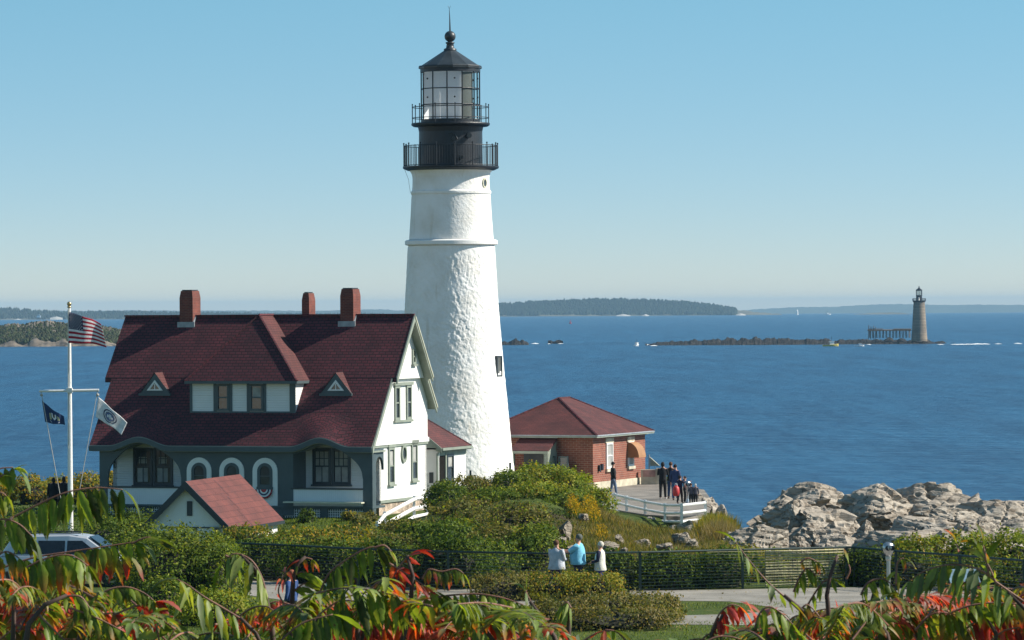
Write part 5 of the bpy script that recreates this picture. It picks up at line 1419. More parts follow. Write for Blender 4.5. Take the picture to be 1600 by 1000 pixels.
C = np.stack([X, D, Z + r.uniform(.0, .5, len(X))], -1); nn = r.normal(size=(len(X), 3)) * .6 + (0, -.1, .8); nn /= np.linalg.norm(nn, axis=1)[:, None]
struct(leaves('ground_cover', C, nn, r.uniform(.08, .16, len(X)), r.uniform(.05, .08, len(X)), pick('rose', len(X), r), M['leaf']), 'stuff')
px, D, X, Z = scatter(52000, (870, 1135), (140, 200), lambda a, d, x: (r.random(len(a)) < sstep(a + 3 * r.normal(size=len(a)), 880, 930)) & ~((d > 192.5) & (a > 960)))
cl = fbm(X, D, .8, 3, 21); H_ = r.uniform(.14, .46, len(X)) * (1 + .45 * fbm(X, D, 1.1, 2, 9)) * np.where(D > 186, .55, 1)
cc = np.where((cl > .12)[:, None], pick('tan', len(X), r), pick('olive', len(X), r)); cc = np.where((r.random(len(X)) < .18)[:, None], pick('yellow', len(X), r), cc)
blades('dry_grass', X, D, Z, H_, r.uniform(.008, .02, len(X)), cc)
# goldenrod patches
def patch(name, px0, px1, D0, D1, n, h, pal, label, cat, group=None, wd=(.010, .02)):
    X0 = (px0 - 800) / F * (D0 + D1) / 2; X1 = (px1 - 800) / F * (D0 + D1) / 2
    t = r.uniform(0, 2 * pi, n); q = np.sqrt(r.random(n)); X = (X0 + X1) / 2 + (X1 - X0) / 2 * q * np.cos(t); Y = (D0 + D1) / 2 + (D1 - D0) / 2 * q * np.sin(t)
    Z = ht(X, Y); g = (px0 + px1) / 2; c = Vector(((X0 + X1) / 2, (D0 + D1) / 2, float(ht((X0 + X1) / 2, (D0 + D1) / 2))))
    e = thing(name, label, cat, c, 0, group)
    Hh = r.uniform(h * .5, h * 1.2, n) * (1 - .4 * q ** 3)
    blades('stalks', X - c.x, Y - c.y, Z - c.z, Hh, r.uniform(wd[0], wd[1], n), pick('green' if pal == 'gold' else pal, n, r), parent=e, kind=None, lean=.16)
    if pal == 'gold':
        m = n * 3; i_ = r.integers(0, n, m); C = np.stack([X[i_] - c.x + r.normal(0, .05, m), Y[i_] - c.y + r.normal(0, .05, m), Z[i_] - c.z + Hh[i_] * r.uniform(.65, 1.08, m)], -1)
        nn = r.normal(size=(m, 3)); nn /= np.linalg.norm(nn, axis=1)[:, None]
        leaves('flower_heads', C, nn, r.uniform(.05, .10, m), r.uniform(.03, .06, m), pick('gold', m, r), M['leaf'], e)
    return e
patch('goldenrod', 885, 906, 172, 176, 300, .75, 'gold', 'golden yellow flowers above the grey outcrop on the mound', 'flowers', 'goldenrod on the slope')
patch('goldenrod', 908, 934, 172, 180, 480, .8, 'gold', 'widest patch of golden yellow flowers right of the mound top', 'flowers', 'goldenrod on the slope')
patch('goldenrod', 928, 948, 160, 165, 160, .6, 'gold', 'sparse patch of yellow flowers among the dry grass', 'flowers', 'goldenrod on the slope')
patch('tall_grass', 1085, 1150, 166, 184, 5200, 1.02, 'yellow', 'tall tawny green grass clump right of the white fence', 'grass', wd=(.010, .022))
patch('tall_grass', 1095, 1150, 160, 168, 2200, .85, 'tan', 'lower rust tinted grass in front of the tall grass clump', 'grass', wd=(.008, .018))
# outcrops in the slope
for k, (px, t, bt, wp, D, lab, tl) in enumerate((
    (884, 804, 845, 30, 160, 'upright grey outcrop on the mound left of the yellow flowers', .1),
    (872, 826, 856, 44, 151, 'flat grey outcrop above the woman in the white jacket', .3),
    (912, 790, 812, 22, 172, 'little tilted rock under the yellow flowers', .6),
    (968, 824, 850, 20, 156, 'small dark rock above the white haired woman', .1),
    (952, 836, 862, 50, 147, 'brown rock on the slope right of the walkers', .15),
    (1004, 830, 856, 36, 156, 'tilted striped rock on the dry slope', .6),
    (975, 845, 866, 18, 144, 'rounded dark rock just above the fence', .1),
    (1065, 822, 850, 40, 160, 'broken dark rocks below the white fence', .2),
    (1080, 832, 856, 34, 154, 'dark broken rock left of the tall grass', .2),
    (1040, 838, 862, 40, 149, 'low brown rock in the grass above the fence', .4),
    (893, 842, 862, 30, 146, 'rock shelf behind the man in the blue shirt', .2))):
    tag(rock('outcrop_rock', px, t + 10, bt + 4, wp * .70, D, 340 + k, M['outcrop'], depth=.5, cuts=12, sub=4, tilt=tl), lab, 'rock', 'rock outcrops on the slope')
# short lawn grass
px, D, X, Z = scatter(42000, (-20, 1640), (112, 136), lambda a, d, x: ~((d > 128.8)) & ~((d > 119.3) & (a > 1225)) & ~((d > 121.2) & (d < 126.3) & (a > 890)) & (r.random(len(a)) < .9))
blades('lawn_grass', X, D, Z, r.uniform(.03, .07, len(X)), r.uniform(.006, .012, len(X)), pick('green', len(X), r, fbm(X, D, .8, 3, 6)) * 1.15, lean=.5)
px, D, X, Z = scatter(26000, (170, 640), (176, 198))
blades('lawn_grass', X, D, Z, r.uniform(.03, .09, len(X)), r.uniform(.01, .02, len(X)), pick('green', len(X), r, fbm(X, D, .8, 3, 6)) * 1.1, lean=.5)

# fallen leaves blown over the paths and the lawn edge
px, D, X, Z = scatter(900, (380, 1640), (118, 137))
C = np.stack([X, D, np.full(len(X), 7.325)], -1); nn = r.normal(size=(len(X), 3)) * .25 + (0, 0, 1); nn /= np.linalg.norm(nn, axis=1)[:, None]
struct(leaves('fallen_leaves', C, nn, r.uniform(.05, .10, len(X)), r.uniform(.03, .06, len(X)), pick('tan', len(X), r), M['leaf']), 'stuff')

# ================================================================== FLAGPOLE AND FLAGS
PD = 188.0
pb = P(110, 785, PD); pz = float(ht(pb.x, PD))
def PL(px, py, D=PD): q = P(px, py, D); return Vector((q.x - pb.x, q.y - PD, q.z - pz))
fpz = thing('flagpole', 'tall white flagpole with yardarm and gold ball left of the house', 'flagpole', (pb.x, PD, pz))
mb = MB(); top = PL(109.5, 481); mb.tube([(0, 0, -.3), (0, 0, top.z * .5), (0, 0, top.z)], [.12, .095, .06], 12); mb.build('pole', M['white'], fpz)
mb = MB(); mb.ball((0, 0, top.z + .17), .10, 12); mb.lathe([(.05, top.z), (.09, top.z + .02), (.09, top.z + .06), (.04, top.z + .08)], 10); mb.build('ball', mat('gold_ball', (.5, .38, .2), .3, .1, 5, metal=.8), fpz, smooth=True)
yl, yr = PL(62, 611), PL(155, 609.5)
yl.y = yr.y = -.14
mb = MB(); mb.tube([yl, yr], .055, 8); mb.box(-.12, .12, -.2, .1, yr.z - .1, yr.z + .1); mb.build('yardarm', M['white'], fpz)
mb = MB(); mb.tube([PL(65, 612) + Vector((0, -.14, 0)), PL(97, 790, PD - .5)], .016, 5); mb.tube([PL(153, 610) + Vector((0, -.14, 0)), PL(120, 790, PD - .5)], .016, 5)
for q in (PL(65.5, 617), PL(153, 617)): mb.ball(q + Vector((0, -.14, 0)), .07, 8)
mb.tube([PL(107.3, 482) + Vector((0, -.1, 0)), PL(107.5, 700) + Vector((0, -.16, 0))], .010, 4)
mb.build('halyard', M['rope'], fpz)
M['flag_red'] = cloth('flag_red', (.36, .012, .03)); M['flag_white'] = cloth('flag_white', (.74, .72, .72)); M['flag_blue'] = cloth('flag_blue', (.008, .014, .070))
M['state_blue'] = cloth('state_blue', (.02, .045, .12)); M['seal_blue'] = cloth('seal_blue', (.10, .15, .30)); M['seal_gold'] = cloth('seal_gold', (.45, .42, .25)); M['seal_red'] = cloth('seal_red', (.45, .10, .10))
def flagsurf(TL, BL, TR, BR_, amp, waves, bulge=0, D=PD, yo=-.12, lean=0):
    q = [PL(*p, D) for p in (TL, BL, TR, BR_)]
    def fn(u, v_, off=0.0):
        top_ = q[0].lerp(q[2], u); bot = q[1].lerp(q[3], u); p = top_.lerp(bot, v_)
        wv = amp * sin(waves * 2 * pi * (u + .12 * v_) + .6) * min(1, u * 3)
        p = p + Vector((0, yo + wv - off + lean * u, bulge * sin(pi * u) + amp * .35 * sin(waves * 2 * pi * u + 1.5 + v_) * min(1, u * 2)))
        return p
    return fn
def flagmesh(name, fn, nu, nv, mfun, mats, parent=None):
    mb = MB(); mb.v = [tuple(fn(i / nu, j / nv)) for j in range(nv + 1) for i in range(nu + 1)]
    for j in range(nv):
        for i in range(nu): mb.f.append((j * (nu + 1) + i, j * (nu + 1) + i + 1, (j + 1) * (nu + 1) + i + 1, (j + 1) * (nu + 1) + i)); mb.m.append(mfun((i + .5) / nu, (j + .5) / nv))
    o = mb.build(name, mats, parent, smooth=True, fix=False)
    s = o.modifiers.new('thick', 'SOLIDIFY'); s.thickness = .006; s.offset = 0
    return o
us = thing('flag', 'red and white striped flag with starred blue canton at the top of the pole', 'flag', (pb.x, PD, pz))
fn = flagsurf((108, 487.5), (107.5, 536), (158, 506), (167, 542), .07, 1.3, .05)
flagmesh('cloth', fn, 40, 26, lambda u, v_: 2 if (u < .42 and v_ < 7 / 13) else (0 if int(v_ * 13) % 2 == 0 else 1), [M['flag_red'], M['flag_white'], M['flag_blue']], us)
mb = MB()
for row in range(9):
    nst = 6 if row % 2 == 0 else 5
    for k in range(nst):
        u0 = (.42) * ((k + (.5 if nst == 6 else 1)) / 6); v0 = (7 / 13) * ((row + .75) / 9.5)
        vs = []
        for j in range(10):
            rr_ = (.021 if j % 2 == 0 else .009); t = -pi / 2 + j * pi / 5
            vs.append(tuple(fn(max(0, u0 + rr_ * cos(t)), v0 + rr_ * 1.35 * sin(t), .012)))
        mb.add(vs, [tuple(range(10))])
mb.build('stars', M['flag_white'], us, fix=False)
mf = thing('flag', 'small dark blue flag with a pale crest hanging left of the pole', 'flag', (pb.x, PD, pz))
fn = flagsurf((66, 626), (71, 659), (100, 651), (102, 664), .06, 1.1, -.02)
flagmesh('cloth', fn, 24, 16, lambda u, v_: 0, [M['state_blue']], mf)
def on_flag(fn, poly, off=.014): return [tuple(fn(u, v_, off)) for u, v_ in poly]
mb = MB(); circ = lambda cu, cv, ru, rv, n=16, ph=0: [(cu + ru * cos(2 * pi * i / n + ph), cv + rv * sin(2 * pi * i / n + ph)) for i in range(n)]
mb.add(on_flag(fn, [(.40, .30), (.62, .30), (.62, .58), (.51, .74), (.40, .58)]), [(0, 1, 2, 3, 4)], 0)
mb.add(on_flag(fn, [(.28, .42), (.36, .34), (.38, .72), (.28, .78)]), [(0, 1, 2, 3)], 1); mb.add(on_flag(fn, [(.66, .36), (.76, .42), (.76, .74), (.65, .72)]), [(0, 1, 2, 3)], 1)
mb.add(on_flag(fn, [(.28, .82), (.76, .82), (.70, .92), (.34, .92)]), [(0, 1, 2, 3)], 0)
mb.add(on_flag(fn, [(.47, .38), (.55, .38), (.55, .55), (.47, .55)], .020), [(0, 1, 2, 3)], 2)
mb.build('crest', [M['flag_white'], M['seal_gold'], M['bark']], mf, fix=False)
wf = thing('flag', 'white flag with a round blue seal flying right of the pole', 'flag', (pb.x, PD, pz))
fn = flagsurf((154, 620), (150, 651), (199, 661), (190, 679), .07, 1.2, .03)
flagmesh('cloth', fn, 28, 18, lambda u, v_: 0, [M['flag_white']], wf)
mb = MB()
def fring(r0, r1, m, off=.014):
    n = 28; A_ = on_flag(fn, circ(.48, .5, r0, r0 * 1.45, n), off); B_ = on_flag(fn, circ(.48, .5, r1, r1 * 1.45, n), off)
    mb.add(A_ + B_, [(i, (i + 1) % n, n + (i + 1) % n, n + i) for i in range(n)], m)
fring(.24, .205, 0); fring(.165, .145, 0, .018)
n = 20; mb.add(on_flag(fn, circ(.48, .5, .14, .20, n), .016), [tuple(range(n))], 1)
mb.add(on_flag(fn, [(.44, .36), (.52, .36), (.52, .52), (.48, .60), (.44, .52)], .021), [(0, 1, 2, 3, 4)], 2)
for s_ in (-1, 1): mb.add(on_flag(fn, [(.48 + s_ * .05, .42), (.48 + s_ * .11, .47), (.48 + s_ * .10, .58), (.48 + s_ * .04, .60)], .021), [(0, 1, 2, 3)], 2)
mb.build('seal', [M['flag_blue'], M['seal_blue'], M['flag_white']], wf, fix=False)

# ================================================================== PARKED CAR
CD = 139.0; cb = P(116, 905, CD); cz = float(ht(cb.x, CD))
car = thing('parked_car', 'silver white estate car with dark windows parked behind the left bushes', 'car', (cb.x, CD, cz), radians(-8))
M['car_paint'] = mat('silver_car_paint', (.55, .57, .60), .28, .03, 1, metal=.35)
M['car_glass'] = glassmat('car_glass', (.012, .015, .02), .04)
def loft(mb, secs, m=0):
    n = len(secs[0]); k = len(mb.v); fs = []
    v = [p for s_ in secs for p in s_]
    for i in range(len(secs) - 1):
        for j in range(n): fs.append((i * n + j, i * n + (j + 1) % n, (i + 1) * n + (j + 1) % n, (i + 1) * n + j))
    fs += [tuple(range(n))[::-1], tuple(range((len(secs) - 1) * n, len(secs) * n))]
    mb.add(v, fs, m)
def csec(x, z0, z1, w0, w1, w2): return [(x, -w0, z0), (x, -w1, z0 + .18), (x, -w1, (z0 + z1) / 2 + .1), (x, -w2, z1 - .05), (x, -w2 * .85, z1), (x, w2 * .85, z1), (x, w2, z1 - .05), (x, w1, (z0 + z1) / 2 + .1), (x, w1, z0 + .18), (x, w0, z0)]
mb = MB(); loft(mb, [csec(*q) for q in ((-2.32, .42, .80, .62, .68, .62), (-2.22, .30, .98, .78, .84, .76), (-1.6, .24, 1.02, .84, .90, .82), (0, .22, 1.0, .85, .91, .83), (1.0, .24, .98, .84, .90, .80), (1.75, .26, .88, .80, .87, .72), (2.2, .32, .74, .70, .78, .62), (2.34, .42, .62, .55, .62, .50))])
body = mb.build('body', M['car_paint'], car, smooth=False); bv = body.modifiers.new('b', 'BEVEL'); bv.width = .05; bv.segments = 3
mb = MB()
def gsec(x, zt, wb, wt): return [(x, -wb, .97), (x, -wt, zt - .06), (x, -wt * .86, zt), (x, wt * .86, zt), (x, wt, zt - .06), (x, wb, .97)]
loft(mb, [gsec(-2.18, 1.04, .78, .74), gsec(-1.85, 1.52, .78, .64), (gsec(-1.2, 1.62, .79, .62)), gsec(0, 1.64, .79, .62), gsec(.55, 1.56, .78, .60), gsec(1.35, 1.02, .76, .72)])
cabin = mb.build('cabin', M['car_paint'], car); bv = cabin.modifiers.new('b', 'BEVEL'); bv.width = .03; bv.segments = 2
mb = MB()
for sg in (-1, 1):
    for (xa, xb, xc, xd) in ((-1.75, -1.05, -1.05, -1.62), (-.98, -.12, -.12, -.98), (-.05, .98, .42, -.05)):
        zt = 1.44
        y0_, y1_ = sg * .800, sg * .665
        q = [(xa, y0_, 1.03), (xb, y0_, 1.03), (xc, y1_, zt), (xd, y1_, zt)]; mb.add(q + [(x, y - sg * .03, z) for x, y, z in q], [(0, 1, 2, 3), (4, 5, 6, 7), (0, 1, 5, 4), (1, 2, 6, 5), (2, 3, 7, 6), (3, 0, 4, 7)])
q = [(1.36, -.66, 1.06), (1.36, .66, 1.06), (.62, .54, 1.555), (.62, -.54, 1.555)]; q2 = [(x + .02, y, z + .02) for x, y, z in q]; mb.add(q2 + q, [(0, 1, 2, 3), (4, 5, 6, 7), (0, 1, 5, 4), (1, 2, 6, 5), (2, 3, 7, 6), (3, 0, 4, 7)])
mb.build('window', M['car_glass'], car)
mb = MB(); mb.tube([(-1.7, -.52, 1.66), (.35, -.52, 1.67)], .02, 6); mb.tube([(-1.7, .52, 1.66), (.35, .52, 1.67)], .02, 6); mb.build('roof_rail', M['black'], car)
for x in (-1.45, 1.42):
    for sg in (-1, 1):
        mb = MB(); mb.lathe([(.20, -.11), (.33, -.11), (.345, -.08), (.345, .08), (.33, .11), (.20, .11)], 24, (x, sg * .82, .34), axis='y'); wh = mb.build('wheel', M['rubber'], car)
        mb = MB(); mb.lathe([(0, sg * .10), (.05, sg * .10), (.20, sg * .09), (.21, 0)], 20, (x, sg * .82, .34), axis='y'); mb.build('rim', M['steel'], wh)
mb = MB()
for sg in (-1, 1): mb.ball((2.18, sg * .58, .66), .12, 10, sc=(1, 1.2, .7))
mb.build('headlight', M['steel'], car)
for sg in (-1, 1):
    mb = MB(); mb.ball((.85, sg * .98, 1.05), .10, 8, sc=(.8, 1, .8)); mb.build('mirror', M['car_paint'], car)
    mb = MB(); mb.box(-.55, -.38, sg * .90 - .015, sg * .90 + .03, .84, .87); mb.box(.45, .62, sg * .90 - .015, sg * .90 + .03, .84, .87); mb.build('door_handle', M['black'], car)

# ================================================================== LEDGE LIGHT FAR OFF
RD = 1790.0
ledge = [(1008, 536), (1050, 533.5), (1080, 531.5), (1110, 530), (1130, 527.2), (1150, 526.4), (1175, 527.8), (1192, 525), (1205, 527.5), (1240, 529), (1290, 530), (1330, 530.5), (1355, 528.5), (1375, 529), (1410, 528), (1440, 530), (1470, 533), (1495, 537), (1510, 538.5)]
def ledge_mesh(name, prof, D, depth, seed, jag=.35):
    pxs = np.arange(prof[0][0], prof[-1][0] + .1, 1.1); n = len(pxs); r_ = np.random.default_rng(seed)
    tops = np.interp(pxs, [p[0] for p in prof], [p[1] for p in prof]); Zt = np.array([P(a, b, D + depth * .5).z for a, b in zip(pxs, tops)])
    rows = []
    sp = np.linspace(0, 1, 12)
    for s_ in sp:
        t = sin(pi * min(1, s_ * 1.0)) ** .8 if 0 < s_ < 1 else 0
        Dd = D + depth * (s_) + r_.uniform(-1, 1) * 1
        nz = .90 + .26 * fbm(pxs, np.full(n, s_ * 9), .35, 5, seed) * (0 < s_ < 1)
        X = (pxs - 800) / F * Dd; z = -1.5 + (Zt + 1.5) * t * np.clip(nz, .2, 1.3) + (r_.random(n) - .5) * jag * t
        rows.append(np.stack([X, Dd + r_.uniform(-2, 2, n), z], -1))
    v = np.concatenate(rows); i = np.arange(n - 1)[None, :] + np.arange(len(rows) - 1)[:, None] * n
    f = np.stack([i, i + 1, i + 1 + n, i + n], -1).reshape(-1, 4)
    return struct(fast_mesh(name, v, f, M['dark_rock']))
ledge_mesh('rock_ledge', ledge, RD - 20, 90, 31)
ledge_mesh('rock_ledge', [(770, 531), (784, 531), (792, 533), (800, 530.5), (808, 529.5), (818, 531), (826, 535.5)], 1840, 40, 32)
ledge_mesh('rock_ledge', [(856, 531.5), (862, 530.6), (872, 530.8), (880, 533)], 1900, 20, 33, .2)
def foam(cx, cy, w_, h_, D, seed):
    r_ = np.random.default_rng(seed); mb = MB(); c = P(cx, cy, D)
    n = 22; L = w_ * D / F / 2; dpt = h_ * 1.6
    pts = [(c.x + L * cos(2 * pi * i / n) * r_.uniform(.6, 1.05), D + dpt * sin(2 * pi * i / n) * r_.uniform(.4, 1.1)) for i in range(n)]
    mb.add([(c.x, D, seaz(D) + r_.uniform(.25, .45))] + [(x, y, seaz(y) + .06) for x, y in pts], [(0, i + 1, (i + 1) % n + 1) for i in range(n)])
    return mb
mbf = MB()
for k, (cx, w_, D) in enumerate(((1512, 26, 1745), (1538, 20, 1750), (1560, 12, 1752), (1492, 16, 1742), (1590, 14, 1760), (1022, 14, 1768), (1358, 7, 1760), (1470, 12, 1742), (1528, 40, 1748), (1502, 34, 1744), (792, 10, 1870), (836, 14, 1900), (876, 10, 1895), (858, 6, 1885), (1012, 10, 1800))):
    m_ = foam(cx, 537, w_, 6, D, 70 + k); mbf.add(m_.v, m_.f)
struct(mbf.build('sea_foam', M['foam']), 'stuff')
rb_ = P(1436.5, 530.5, RD); rl = thing('ledge_lighthouse', 'distant tan granite lighthouse standing on the dark sea ledge', 'lighthouse', (rb_.x, RD, rb_.z))
rs = F / RD
def rz_(py): return P(1436.5, py, RD).z - rb_.z
mb = MB(); mb.lathe([(12.6 / rs, rz_(533)), (12.4 / rs, rz_(528)), (11.6 / rs, rz_(518)), (9.9 / rs, rz_(490)), (8.9 / rs, rz_(474)), (9.0 / rs, rz_(472))], 32); mb.build('tower_wall', M['granite'], rl)
mb = MB(); mb.lathe([(8.9 / rs, rz_(472)), (10.2 / rs, rz_(471)), (10.4 / rs, rz_(469.5)), (5 / rs, rz_(469.4))], 28)
for k in range(14):
    t = 2 * pi * k / 14; q = 10.1 / rs; mb.tube([(q * cos(t), q * sin(t), rz_(470)), (q * cos(t), q * sin(t), rz_(466.4))], .09, 4)
mb.tube([(10.1 / rs * cos(2 * pi * i / 28), 10.1 / rs * sin(2 * pi * i / 28), rz_(466.4)) for i in range(29)], .08, 4, cap=False)
mb.build('gallery', M['black'], rl)
mb = MB(); mb.lathe([(4.8 / rs, rz_(470)), (4.8 / rs, rz_(462))], 16); mb.build('watch_room', M['black'], rl); mb = MB(); mb.lathe([(4.8 / rs, rz_(454.4)), (5.1 / rs, rz_(454)), (5.0 / rs, rz_(453)), (1.0 / rs, rz_(449.8)), (.9 / rs, rz_(448)), (0, rz_(446.6))], 16); mb.build('lantern_roof', M['black'], rl)
mb = MB()
for k in range(8): t = 2 * pi * k / 8; mb.tube([(4.6 / rs * cos(t), 4.6 / rs * sin(t), rz_(462)), (4.6 / rs * cos(t), 4.6 / rs * sin(t), rz_(454))], .09, 4)
mb.lathe([(4.5 / rs, rz_(462)), (4.5 / rs, rz_(461))], 12); mb.build('glazing_bars', M['black'], rl)
mb = MB(); mb.lathe([(4.3 / rs, rz_(462)), (4.3 / rs, rz_(454))], 16); mb.build('lantern_glass', M['glass_lamp'], rl)
mb = MB(); mb.tube([(-.3, -4.7 / rs - .1, rz_(470)), (-.3, -4.7 / rs - .1, rz_(465))], .45, 6); mb.build('door', M['white'], rl)
pr_ = P(1390, 525, RD + 6)
pier = thing('ruined_pier', 'ruined timber pier frame on the ledge left of the distant lighthouse', 'pier', (pr_.x, RD + 6, 0))
def PP(px, py): q = P(px, py, RD + 6); return Vector((q.x - pr_.x, 0, q.z))
mb = MB()
for k, px in enumerate(np.linspace(1360, 1422, 13)): 
    mb.tube([PP(px, 528), PP(px + random.uniform(-.6, .6), 516.5)], .16, 4); mb.tube([PP(px, 528) + Vector((0, 5, 0)), PP(px + random.uniform(-.6, .6), 516.5) + Vector((0, 5, 0))], .14, 4)
for px, t in ((1357.5, 508), (1361, 510), (1365, 509), (1368, 510.5)): mb.tube([PP(px - .8, 530), PP(px, t)], .14, 4)
mb.build('piles', M['weathered'], pier)
mb = MB(); mb.tube([PP(1357, 516), PP(1424, 515.7)], .3, 4); mb.tube([PP(1357, 514), PP(1380, 513.8)], .14, 4); mb.tube([PP(1396, 514), PP(1424, 514)], .16, 4); mb.tube([PP(1357, 516) + Vector((0, 5, 0)), PP(1424, 515.7) + Vector((0, 5, 0))], .3, 4); mb.build('beams', M['weathered'], pier)
# boats, buoy, far white tower
def boat(px, py, D, L, label, hullm, name='fishing_boat', yaw=0.5, cab=True):
    c = P(px, py, D); e = thing(name, label, 'boat', (c.x, D, seaz(D)), yaw)
    mb = MB(); secs = []
    for x, w_, zb in ((-.5, .30, .05), (-.3, .33, .0), (.1, .32, 0), (.35, .2, .04), (.5, .02, .15)): secs.append([(x * L, -w_ * L * .5, .10 * L + .10 * L * max(0, x) * 1.4), (x * L, -w_ * L * .3, -.02 * L), (x * L, w_ * L * .3, -.02 * L), (x * L, w_ * L * .5, .10 * L + .10 * L * max(0, x) * 1.4)])
    loft(mb, secs); mb.build('hull', hullm, e)
    mb = MB(); mb.box(-.05 * L, .2 * L, -.10 * L, .10 * L, .10 * L, .30 * L); mb.box(-.12 * L, .24 * L, -.12 * L, .12 * L, .302 * L, .325 * L); mb.build('wheelhouse', M['white'], e)
    mb = MB(); mb.tube([(.05 * L, 0, .32 * L), (.05 * L, 0, .62 * L)], .012 * L, 4); mb.tube([(-.3 * L, 0, .1 * L), (-.3 * L, 0, .4 * L)], .01 * L, 4); mb.build('mast', M['sash'], e)
boat(994.5, 538, 1760, 4.6, 'small fishing boat left of the dark ledge', M['white'], yaw=1.2)
boat(1298, 540, 1700, 6.2, 'small pale yellow boat moored in front of the ledge', M['yellow_boat'], yaw=.15)
boat(1343, 540.5, 1690, 3.6, 'tiny white boat in front of the ruined pier', M['white'], yaw=.1)
boat(1293, 489.8, 9000, 14, 'tiny white boat far off before the blue hills', M['white'], yaw=.3)
c = P(891, 501, 4300); e = thing('channel_buoy', 'tiny red channel buoy on the open water before the wooded island', 'buoy', (c.x, 4300, seaz(4300))); mb = MB(); mb.lathe([(1.2, -.3), (1.2, .8), (.5, 1.0), (.3, 3.2), (.0, 3.6)], 10); mb.build('body', M['red_paint'], e)
c = P(1245.5, 490, 9300); e = thing('white_beacon', 'far white beacon tower on the horizon right of the wooded island', 'tower', (c.x, 9300, seaz(9300))); mb = MB(); mb.lathe([(2.6, 0), (2.0, 8.5), (2.6, 8.6), (1.8, 9.2), (0, 11.5)], 12); mb.build('tower_wall', M['white'], e)
for k, (px, py, lab) in enumerate(((60.5, 493.8, 'far pale building on the wooded shore left of the flagpole'), (84, 497, 'far pale building low on the shore beside the striped flag'))):
    c = P(px, py, 9020); e = thing('far_house', lab, 'house', (c.x, 9020, c.z - 3)); mb = MB(); mb.box(-4, 4, -3, 3, 0, 3.5); mb.build('wall', M['white'], e); mb = MB(); mb.prism([(-4.4, 3.52), (4.4, 3.52), (0, 6)], FRONT(-3.2), -6.4, 0); mb.build('roof', M['lead'], e)

